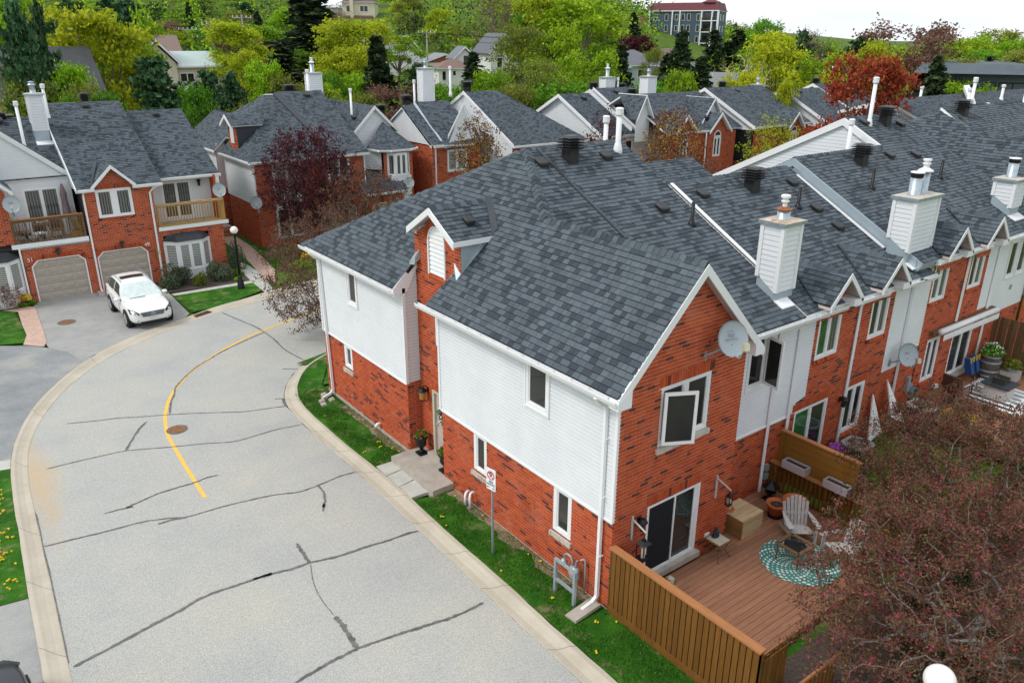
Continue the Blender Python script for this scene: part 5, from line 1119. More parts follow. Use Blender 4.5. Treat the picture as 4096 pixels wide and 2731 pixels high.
roof(HB,[(-4.22,33.84,5.74),(-8.8,33.84,9.6),(-8.8,39.6,9.6),(-6.5,37.9,7.66),(-4.22,34.0,5.74)],seed=46)
slope_roof(HB,-12,-4.38,33.9,5.6,38.3,8.1,47);roof(HB,[(-12,38.3,8.1),(-4.38,38.3,8.1),(-4.38,44,5.2),(-12,44,5.2)],seed=48)
MB().box(-7.35,-4.2,32.35,34,2.66,2.80).build('balcony_floor',M['balcony_floor'],HB.root);MB().box(-7.45,-4.2,32.28,32.35,2.70,2.90).build('fascia',M['trim'],HB.root);MB().box(-7.2,-4.2,32.33,32.38,2.62,2.72).build('fascia',M['flash'],HB.root)
brick_wall(HB,(-10,YA),(-7.25,YA),[[(0,2.9),(2.75,2.9),(2.75,5.35),(1.6,6.5),(0,5.2)]]);rake(HB,(-6.95,32.1,5.4),(-8.3,32.1,6.7),0,.2)
roof(HB,[(-6.95,32.1,5.45),(-8.3,32.1,6.75),(-8.3,34,6.75),(-6.95,34,5.45)],seed=49,thick=.05,edge='flash')
bay(HB,-9.5,-7.25,YA,.75,2.2)
downspout(HB,[(-6.95,33.9,5.3),(-6.95,33.95,5.1),(-6.9,33.9,2.9)]);downspout(HB,[(-7.18,32.3,2.7),(-7.18,32.3,.2)])
chimney(HB,-5.1,-4.45,36.4,37.0,9.25,7.6,pl=lambda x,y:5.6+.57*(y-33.9),flues=((.5,.5,'plain'),),flash=.55);white_flue(HB,(-5.75,35.4,6.5),2.35,.1);white_flue(HB,(-4.2,37.6,8.0),1.5,.1)
louvre_vent(HB,(-6.4,37.9,8.0),.4);turret_vent(HB,(-6.3,38.5,7.7),.4);louvre_vent(HB,(-6.6,35.0,6.5),.4)
MB().box(-11,-4.2,32.7,43,0,2.6).build('inner_walls',M['underlay'],HB.root);MB().box(-11,-4.4,34.2,43,2.7,5.2).build('inner_walls',M['underlay'],HB.root)
flush_caps(HB);HB.finish()
def railing(label,x0,x1,y,z,side_x=None,side_y=34.,m='rail_dark',top='cap_wood',h=1.22,loc=None):
 t=thing('balcony_railing',label,'railing',(x0,y,z));MB().box(x0-.03,x1+.03,y-.06,y+.08,z+h-.04,z+h).build('top_rail',M[top],t)
 MB().box(x0,x1,y-.02,y+.02,z+h-.16,z+h-.05).build('upper_rail',M[m],t);MB().box(x0,x1,y-.02,y+.02,z+.06,z+.13).build('bottom_rail',M[m],t)
 n=int((x1-x0)/.135)
 for i in range(n+1):x=x0+(x1-x0)*i/n;MB().box(x-.018,x+.018,y-.045,y-.02,z-.02,z+h-.05).build('picket',M[m],t)
 if side_x is not None:
  MB().box(side_x-.06,side_x+.06,y,side_y,z+h-.04,z+h).build('top_rail',M[top],t);n=int((side_y-y)/.135)
  for i in range(n+1):yy=y+(side_y-y)*i/n;MB().box(side_x-.02,side_x+.02,yy-.018,yy+.018,z,z+h-.05).build('picket',M[m],t)
 for x in(x0,x1):MB().box(x-.05,x+.05,y-.03,y+.06,z,z+h-.03).build('rail_post',M[m],t)
 return t
railing('weathered dark picket railing round the cluttered balcony of number 51',-7.25,-4.3,YA,2.82,-7.25)
railing('golden wood picket railing round the empty balcony right of number 49',-.85,2.45,YA,2.82,2.45,33.6,'rail_gold','rail_gold',1.2)
HC=House('hip_roof_townhouse','hip-roofed townhouse with small arched dormer beyond the street lamp, dark red maple in front','townhouse',(5.6,36.2,0),None,60)
xw=5.62;sl=.896;zc=lambda x:5.2+sl*(x-5.3)
roof(HC,[(5.3,35.85,5.2),(8.96,42.2,8.48),(8.96,42.2+.01,8.48),(7.5,44.8,zc(7.5)),(7.5,48.5,zc(7.5)),(5.3,48.2+1,5.2),(5.3,42.4,5.2),(6.15,42.4,zc(6.15)),(6.15,41.3,zc(6.15)),(5.3,41.3,5.2)],seed=51)
zf=lambda y:5.2+.517*(y-35.85)
roof(HC,[(5.3,35.85,5.2),(10.9,35.85,5.2),(9.7,42.2,8.48),(8.96,42.2,8.48)],seed=52)
roof(HC,[(10.6,35.75,5.28),(12.9,35.6,5.28),(12.9,42.2,8.62),(9.75,42.2,8.62)],seed=53)
roof(HC,[(8.96,42.2,8.48),(12.8,42.2,8.6),(14,48,5.4),(7.5,44.8,zc(7.5))],seed=54);roof(HC,[(7.5,44.8,zc(7.5)),(10,47.5,5.3),(10,49,5.3),(7.5,48.5,zc(7.5))],seed=55)
caps(HC,(5.3,35.85,5.2),(8.96,42.2,8.48),(-1,0,-.9),(0,-1,-.5),.15,.2);caps(HC,(7.5,44.8,zc(7.5)),(8.96,42.2,8.48),(-1,-.2,-.9),(.6,.6,-.5),.14,.2)
MB().prism([(10.5,35.8,5.25),(10.68,35.8,5.3),(9.85,42.15,8.62),(9.5,42.15,8.50)],(0,0,.05)).build('party_flashing',M['darkflash'],HC.root)
q0,q1=(xw,50),(xw,36.2);U_=lambda y:50-y
brick_wall(HC,(xw+.0,50),(xw,36.2),[rect(U_(41.2),U_(36.2),0,2.58)]);brick_wall(HC,(xw+.5,50),(xw+.5,41),[rect(0,9,0,5.2)]);brick_wall(HC,(xw-.1,50),(xw-.1,42.6),[rect(0,7.4,0,2.7)])
siding(HC,q0,q1,[rect(U_(41.2),U_(36.2),2.58,5.2)],off=.03);siding(HC,(xw-.1,50),(xw-.1,42.6),[rect(0,7.4,2.7,5.2)],off=.03);siding(HC,(xw-.1,42.6),(xw+.5,42.6),[rect(0,.6,2.7,5.6)])
brick_wall(HC,(xw-.1,42.6),(xw+.5,42.6),[rect(0,.6,0,2.7)])
MB().box(xw-.07,xw+.02,36.14,36.22,2.58,5.2).build('corner_post',M['trim'],HC.root);MB().box(xw-.07,xw+.02,41.16,41.24,2.58,5.2).build('corner_post',M['trim'],HC.root)
gutter(HC,(5.32,35.85,5.17),(5.32,41.3,5.17),(-1,0,0));gutter(HC,(5.32,42.4,5.17),(5.32,49,5.17),(-1,0,0));gutter(HC,(5.3,35.87,5.17),(12.9,35.7,5.2),(0,-1,0))
f0,f1=(xw,36.2),(12.7,36.2);u_=lambda x:x-xw
brick_wall(HC,f0,f1,[rect(0,u_(12.7),0,5.12),rect(u_(6.7),u_(8.5),.3,5.0),rect(u_(10.26),u_(11.75),3.48,4.88),gopen(u_(9.6),u_(12.05),2.02)])
garage(HC,f0,f1,u_(9.6),u_(12.05),2.02);window(HC,f0,f1,u_(10.26),u_(11.75),3.48,4.88,2,'curtain_glass',fw=.1,mull=.16)
window(HC,f0,f1,u_(6.7),u_(8.5),.4,2.3,2,'glass',fw=.12);window(HC,f0,f1,u_(6.7),u_(8.5),2.9,5.0,2,'blind_glass',fw=.12);MB().box(6.7,8.5,36.14,36.2,2.3,2.9).build('bay_panel',M['vinyl'],HC.root)
XD=5.75;yc=39.6;xb_=5.3+(7.55-5.2)/sl;xe_=5.3+(7.0-5.2)/sl
brick_wall(HC,(XD,yc+.75),(XD,yc-.75),[[(0,5.2),(1.5,5.2),(1.5,6.95),(.75,7.4),(0,6.95)]])
MB().prism([(XD-.03,yc+.3,5.9),(XD-.03,yc-.3,5.9),(XD-.03,yc-.3,6.7),(XD-.03,yc-.15,6.95),(XD-.03,yc,7.02),(XD-.03,yc+.15,6.95),(XD-.03,yc+.3,6.7)],(-.03,0,0)).build('louvre_panel',M['trim'],HC.root)
for s in(-1,1):
 roof(HC,[(XD-.4,yc+s*.98,7.0),(XD-.4,yc,7.58),(xb_,yc,7.58),(xe_,yc+s*.98,7.0)],seed=56+s,thick=.06);MB().prism([(XD-.42,yc+s*1.0,7.0),(XD-.42,yc,7.6),(XD-.42,yc,7.42),(XD-.42,yc+s*1.0,6.82)],(.04,0,0)).build('rake_board',M['trim'],HC.root)
MB().add([(XD,yc-.75,5.7),(xe_,yc-.75,6.98),(XD,yc-.75,6.98)],[(0,1,2)]).build('dormer_cheek',M['darkflash'],HC.root)
chimney(HC,13.0,13.9,44.2,44.9,9.6,7,pl=lambda x,y:7.6,flues=((.45,.5,'cone'),));white_flue(HC,(12.7,43.8,8.2),1.5,.12);turret_vent(HC,(11.0,43,8.35),.42);louvre_vent(HC,(11.6,41.6,8.4),.4);white_flue(HC,(14.1,40.2,6.6),2.0,.1)
downspout(HC,[(12.75,36.1,5.1),(12.75,36.1,2.8)])
MB().box(6.2,12.6,36.5,47,0,5.15).build('inner_walls',M['underlay'],HC.root);flush_caps(HC);HC.finish()
HD=House('bay_townhouse','townhouse numbered 43 with conical bay roof and low garage roof','townhouse',(13,36,0),None,40)
siding(HD,(12.85,38.5),(16.7,38.5),[[(0,3.2),(3.6,3.2),(3.2,6.5),(2.01,7.68),(.28,6.1),(0,5.6)]])
roof(HD,[(14.86,38.3,7.8),(12.9,38.3,5.9),(12.9,42,5.9),(14.86,46,7.8)],seed=61);roof(HD,[(14.86,38.3,7.8),(16.6,38.3,6.1),(16.6,46,6.1),(14.86,46,7.8)],seed=62)
rake(HD,(13.05,38.25,6.05),(14.86,38.25,7.8),0,.22);rake(HD,(16.15,38.25,6.55),(14.86,38.25,7.8),0,.22)
slope_roof(HD,12.35,15.35,35.1,2.72,37.6,4.05,63);gutter(HD,(12.3,35.1,2.70),(15.4,35.1,2.70),(0,-1,0))
brick_wall(HD,(12.35,35.4),(15.1,35.4),[rect(0,2.75,0,2.7),gopen(.4,2.45,2.02)]);garage(HD,(12.35,35.4),(15.1,35.4),.4,2.45,2.02)
siding(HD,(13.3,37.6),(14.25,36.6),[rect(0,1.38,3.9,5.2)])
brick_wall(HD,(14.25,36.3),(16.4,36.3),[rect(0,2.15,0,5.15),rect(.3,1.85,2.2,5.0)])
bay(HD,14.5,16.15,36.3,3.5,4.95,'curtain_glass',.4,.02);MB().box(14.6,16.1,36.0,36.3,2.2,3.5).build('bay_panel',M['vinyl'],HD.root)
A=V3((15.4,38.35,6.72));R=[(13.7,37.6),(13.95,36.3),(14.6,35.9),(16.0,35.85),(16.75,36.3),(16.9,38.3)]
for a,b in zip(R,R[1:]):roof(HD,[(a[0],a[1],5.2),(b[0],b[1],5.2),tuple(A)],seed=64,thick=.06,deck=False)
for a,b in zip(R,R[1:]):gutter(HD,(a[0],a[1],5.2),(b[0],b[1],5.2),(b[1]-a[1],a[0]-b[0],0))
brick_wall(HD,(16.4,36.3),(16.4,44),[rect(0,7.7,0,5.1)]);MB().box(13,16.3,38.7,46,0,5.6).build('inner_walls',M['underlay'],HD.root);MB().box(14.4,16.3,36.9,38.7,0,5.1).build('inner_walls',M['underlay'],HD.root)
louvre_vent(HD,(13.9,39.5,7.0),.35);turret_vent(HD,(17.0,41.5,6.9),.4)
HD.finish()
HE=House('side_gable_townhouse','townhouse with blank brick side wall and white cross gables behind the red and yellow maple','townhouse',(17.6,36,0),None,40)
brick_wall(HE,(17.7,44),(17.7,35.9),[rect(0,8.1,0,5.3)]);siding(HE,(17.6,42),(17.6,35.8),[[(0,5.3),(6.2,5.3),(2.6,7.5),(0,6.0)]])
rakeX(HE,17.5,35.6,5.35,39.3,7.65);rakeX(HE,17.5,42.4,5.9,39.3,7.65)
slope_roof(HE,17.45,19.0,35.6,5.35,39.3,7.65,71);roof(HE,[(17.45,39.3,7.65),(21,39.3,7.65),(21,44,5),(17.45,44,5)],seed=72)
MB().prism([(18.35,35.8,5.5),(18.5,35.8,5.5),(18.5,39.2,7.66),(18.35,39.2,7.66)],(0,0,.04)).build('party_flashing',M['flash'],HE.root)
roof(HE,[(18.4,35.3,5.3),(21.6,35.3,5.3),(21.0,38.9,7.95),(18.5,39.3,7.7)],seed=73)
siding(HE,(18.8,35.6),(21.4,35.6),[[(0,5.2),(2.6,5.2),(1.2,7.8)]]);rake(HE,(18.7,35.4,5.9),(20.0,35.4,7.95),0,.2);rake(HE,(21.5,35.4,5.6),(20.0,35.4,7.95),0,.2)
brick_wall(HE,(17.7,35.9),(21.6,35.9),[rect(0,3.9,0,5.2),rect(1.2,2.8,3.4,4.9)]);window(HE,(17.7,35.9),(21.6,35.9),1.2,2.8,3.4,4.9,2,'blind_glass',fw=.12);gutter(HE,(17.6,35.5,5.28),(20.6,35.3,5.28),(0,-1,0))
downspout(HE,[(17.95,35.85,5.2),(17.95,35.85,.3)])
siding(HE,(22.5,44),(22.5,33.3),[[(0,5.1),(10.7,5.1),(10.7,5.3),(5.0,8.3),(0,5.8)]],ch=.12);rakeX(HE,22.4,33.0,5.27,39,8.44,.24);rakeX(HE,22.4,44.5,5.6,39,8.44,.24)
roof(HE,[(22.38,33.0,5.2),(29.2,33.0,5.2),(25.4,39,8.38),(22.38,39,8.38)],seed=74);roof(HE,[(22.38,39,8.38),(25.4,39,8.38),(27,44.5,5.46),(22.38,44.5,5.46)],seed=75);roof(HE,[(29.2,33,5.2),(29.2,44.5,5.2),(25.4,39,8.38)],seed=76)
siding(HE,(22.5,44),(22.5,33.3),[rect(0,10.7,2.6,5.1)]);brick_wall(HE,(22.5,33.3),(29,33.3),[rect(0,6.5,0,5.1)]);gutter(HE,(22.4,33.0,5.18),(29.2,33.0,5.18),(0,-1,0));roof(HE,[(18.4,39.3,7.7),(21.0,38.9,7.7),(22.4,44,5.2),(18.4,44,5.2)],seed=77)
MB().box(22.6,28.9,33.5,43,0,5.1).build('inner_walls',M['underlay'],HE.root);MB().box(17.9,21.4,36.2,43,0,5.2).build('inner_walls',M['underlay'],HE.root)
MB().prism([(20.9,35.9,5.6),(22.4,35.9,5.6),(22.4,38,6.0),(20.9,38,6.0)],(0,0,.1)).build('low_roof',M['darkflash'],HE.root)
chimney(HE,20.0,20.9,40.6,41.3,9.9,7.5,pl=lambda x,y:7.2,flues=((.5,.5,'plain'),));white_flue(HE,(19.2,40.5,7.2),1.8,.1);white_flue(HE,(21.6,39.5,8.2),1.7,.1);turret_vent(HE,(23.0,39.4,8.4),.4);turret_vent(HE,(18.2,39.9,7.6),.4)
louvre_vent(HE,(28.0,34.9,6.0),.35)
HE.finish()
def gable_block(label,x0,x1,ye,yr,yb_,ze,zr,seed,brick_to=None,single=0,extra=None,over=.3,left='siding'):
 H=House('gabled_townhouse',label,'townhouse',(x0,ye,0),None,single)
 slope_roof(H,x0,x1,ye,ze,yr,zr,seed,thick=.16);roof(H,[(x0,yr,zr),(x1,yr,zr),(x1,yb_,ze+.2),(x0,yb_,ze+.2)],seed=seed+1,thick=.16)
 zA=ze+.1;xs_=x0+over
 siding(H,(xs_,yb_-.3),(xs_,ye+.3),[[(0,ze-.3),(yb_-ye-.6,ze-.3),(yb_-ye-.6,ze+.02),(yb_-.3-yr,zr-.15),(0,ze+.1)]],ch=.12)
 if brick_to is None:brick_to=ze-.3
 brick_wall(H,(xs_,yb_-.3),(xs_,ye+.3),[rect(0,yb_-ye-.6,.0,brick_to)])
 rakeX(H,x0,ye,ze+.02,yr,zr+.02,.25);rakeX(H,x0,yb_,ze+.22,yr,zr+.02,.25)
 brick_wall(H,(xs_,ye+.3),(x1,ye+.3),[rect(0,x1-xs_,0,ze-.05)]);gutter(H,(x0,ye,ze-.03),(x1,ye,ze-.03),(0,-1,0))
 MB().box(xs_+.1,x1-.02,ye+.5,yb_-.5,0,ze-.1).build('inner_walls',M['underlay'],H.root)
 return H
H=gable_block('white gabled townhouse with stepped roof behind the small dark red maple',29.9,33.4,32.2,37.3,42,5.4,8.05,101)
siding(H,(33.0,41),(33.0,32.4),[[(0,5.6),(8.6,5.6),(8.6,5.9),(3.8,8.35),(0,6.3)]]);slope_roof(H,33.4,37.4,31.9,5.6,37.2,8.38,103,thick=.45,edge='flash');roof(H,[(33.4,37.2,8.38),(37.4,37.2,8.38),(37.4,42,5.8),(33.4,42,5.8)],seed=104)
siding(H,(30.5,32.45),(37,32.45),[rect(0,6.5,2.6,5.35),rect(1.9,2.7,3.6,5.0)]);window(H,(30.5,32.45),(37,32.45),1.9,2.7,3.6,5.0,1,fw=.08);rakeX(H,33.38,31.9,5.68,37.2,8.46,.2)
chimney(H,36.0,37.0,38.6,39.3,9.0,8,pl=lambda x,y:7.4,flues=((.5,.5,'cone'),));turret_vent(H,(33.4+.9,38.2,8.1),.4);white_flue(H,(37.3,38.5,7.6),1.2,.1);louvre_vent(H,(31.8,36.5,7.75),.4);louvre_vent(H,(35.2,36.5,8.1),.4)
H.finish()
H=House('arched_window_townhouse','townhouse with two brick front gables and tall arched windows behind the near ridge','townhouse',(35,29,0),None,60)
zl=lambda y:5.7+.5*(y-28.7)
slope_roof(H,33.0,41.5,28.9,5.7,33.6,8.1,111);roof(H,[(33,33.6,8.1),(41.5,33.6,8.1),(41.5,38,5.8),(33,38,5.8)],seed=112)
def arched(H,xc,y,hw,ze,za,zb0,win=True,seed=0,m='brick'):
 fn=brick_wall if m=='brick' else siding
 hole=[[(hw-.42,3.7),(hw+.42,3.7),(hw+.42,5.2)]+[(hw+.42*math.cos(a),5.2+.42*math.sin(a))for a in[math.pi*i/8 for i in range(1,8)]]+[(hw-.42,5.2)]]if win else[]
 fn(H,(xc-hw,y),(xc+hw,y),[[(0,zb0),(2*hw,zb0),(2*hw,ze),(hw,za),(0,ze)]]+hole)
 if win:
  window(H,(xc-hw,y),(xc+hw,y),hw-.42,hw+.42,3.7,5.15,2,fw=.1);O,U,V,N,L=frame((xc-hw,y),(xc+hw,y));c=O+U*hw+V*5.2
  f_=MB().tube([c+U*.37*math.cos(a)+V*.37*math.sin(a)for a in[math.pi*i/10 for i in range(11)]]+[c+U*.37],.045,6).build('window',M['trim'],H.root);MB().prism([c+U*.36*math.cos(a)+V*.36*math.sin(a)-N*.03 for a in[math.pi*i/10 for i in range(11)]],N*.02).build('pane',M['glass'],f_)
 for s in(-1,1):
  roof(H,[(xc+s*(hw+.15),y-.3,ze),(xc,y-.3,za+.15),(xc,y+2.6,za+.15),(xc+s*(hw+.15),y+.5,ze)],seed=seed+s,thick=.05);rake(H,(xc+s*(hw+.17),y-.33,ze+.02),(xc,y-.33,za+.17),0,.2)
arched(H,34.95,29.0,.95,5.75,6.75,0,seed=113);arched(H,38.6,28.9,1.1,5.6,6.75,0,seed=115);arched(H,32.6,31,.7,6.6,8.1,5,False,117,'s');arched(H,39.0,30.0,1.35,5.9,7.75,5,False,119,'s')
brick_wall(H,(37.3,33),(37.3,28.9),[rect(0,4.1,0,5.7)]);brick_wall(H,(33,29.1),(41,29.1),[rect(0,8,0,5.5)]);gutter(H,(35.9,28.8,5.7),(37.6,28.8,5.7),(0,-1,0));downspout(H,[(37.2,28.8,5.6),(37.2,28.8,.3)])
chimney(H,36.6,37.5,34.5,35.3,9.2,8,pl=lambda x,y:7.5,flues=((.5,.5,'plain'),));turret_vent(H,(34.6,34.2,7.8),.4);louvre_vent(H,(38.0,29.6,6.5),.3);louvre_vent(H,(33.6,32.0,7.4),.35)
H.finish()
H=gable_block('white gabled townhouse with wooden balcony behind the young yellow maple',41.6,49,27.8,33.0,38,5.75,8.35,121,brick_to=3.0)
arched(H,46.4,27.6,.9,5.5,6.5,0,True,123);brick_wall(H,(42.0,28.0),(45,28.0),[rect(0,3,0,3)]);turret_vent(H,(44.5,33.6,8.1),.4);louvre_vent(H,(45.0,32.4,8.05),.35);H.finish()
railing('wooden balcony railing behind the yellow-leaved young maple',41.8,45.2,26.6,3.0,None,0,'rail_gold','rail_gold',1.1)
H=gable_block('broad white gable end over red brick left of the red-leaved tree',50,55.2,26.7,31.5,36.6,5.6,8.05,131);siding(H,(50.28,31.9),(50.28,29.9),[rect(0,2,2.6,5.28),rect(.6,1.3,3.2,4.8)],off=.02);window(H,(50.28,31.9),(50.28,29.9),.6,1.3,3.2,4.8,1,fw=.07,rec=.04)
louvre_vent(H,(51.6,31.0,7.85),.4);chimney(H,49.2,50,33.5,34.2,8.3,7,pl=lambda x,y:6.5,flues=((.5,.5,'plain'),));H.finish()
H=gable_block('townhouse roof step beyond the broad white gable, half behind the red tree',55.3,61,27.0,32.2,37,5.9,8.35,141);turret_vent(H,(57,33,8.1),.4);white_flue(H,(59.5,33,7.9),1.6,.12);louvre_vent(H,(57.2,31.7,8.1),.4);H.finish()
H=gable_block('dark ridge of townhouses seen over the corner house between two white gables',38,43.5,38.4,43,47,5.4,7.7,151);louvre_vent(H,(39.5,41.5,7.0),.4);turret_vent(H,(42.3,43.1,7.6),.4);H.finish()
H=gable_block('long low townhouse roof in front of the modern grey building',53,75,20.8,24.4,28,6.2,7.45,161);MB().prism([(56.2,20.9,6.3),(56.5,20.9,6.3),(59.3,24.3,7.5),(59.0,24.3,7.5)],(0,0,.05)).build('party_flashing',M['flash'],H.root)
siding(H,(53.4,21.05),(57,21.05),[rect(0,3.6,3,6.1),rect(1.2,2.0,4.2,5.6)],off=.03);window(H,(53.4,21.05),(57,21.05),1.2,2.0,4.2,5.6,1,fw=.08,rec=.04);louvre_vent(H,(58,23.3,7.1),.4);white_flue(H,(58.5,24,7.3),.9,.15);H.finish()
H=House('gabled_townhouse','townhouse roofs at the right edge with tiny brick gables and tall flues','townhouse',(50,16,0),None,0)
slope_roof(H,47,72,16.6,6.2,20.8,8.0,171,thick=.16);roof(H,[(47,20.8,8),(72,20.8,8),(72,23,7),(47,23,7)],seed=172)
for xc,yy,z_ in((56.0,18.7,6.9),(54.2,15.9,6.4)):
 brick_wall(H,(xc-1,yy),(xc+1,yy),[[(0,z_-2),(2,z_-2),(2,z_-.5),(1,z_+.45),(0,z_-.5)]])
 for s in(-1,1):
  roof(H,[(xc+s*1.2,yy-.2,z_-.55),(xc,yy-.2,z_+.6),(xc,yy+2.4,z_+.6),(xc+s*1.2,yy+1,z_-.55)],seed=174,thick=.05);rake(H,(xc+s*1.22,yy-.24,z_-.53),(xc,yy-.24,z_+.62),0,.2)
MB().prism([(52.9,17.0,6.6),(53.7,17.0,6.6),(60.2,21.0,8.3),(59.2,21.0,8.3)],(0,0,.3)).build('chimney_chase',M['trim'],H.root)
brick_wall(H,(47.3,16.9),(72,16.9),[rect(0,24,0,6.0)]);white_flue(H,(51.4,17,6.6),2.0,.16);white_flue(H,(47.8,14.2,6.0),1.9,.15);white_flue(H,(63,19.5,7.4),1.0,.15);turret_vent(H,(61,21,8.0),.4);H.finish()
H=House('gabled_townhouse','pale gable end at the right edge above the dark hipped roof','townhouse',(40,9,0),None,0)
siding(H,(40.2,12.2),(40.2,4),[[(0,5),(8.2,5),(8.2,7.0),(5.4,9.2),(1.4,7.3),(0,6.6)]],ch=.14);rakeX(H,40.15,12.6,6.6,6.8,9.35,.25);rakeX(H,40.15,3.8,7.0,6.8,9.35,.25)
slope_roof(H,40,60,2.8,6.6,6.8,9.35,181);roof(H,[(40,6.8,9.35),(60,6.8,9.35),(60,12.6,6.6),(40,12.6,6.6)],seed=182);slope_roof(H,33,40.2,9.5,6.6,12,7.6,183)
MB().box(40.4,60,4,12,0,6.5).build('inner_walls',M['underlay'],H.root);H.finish()
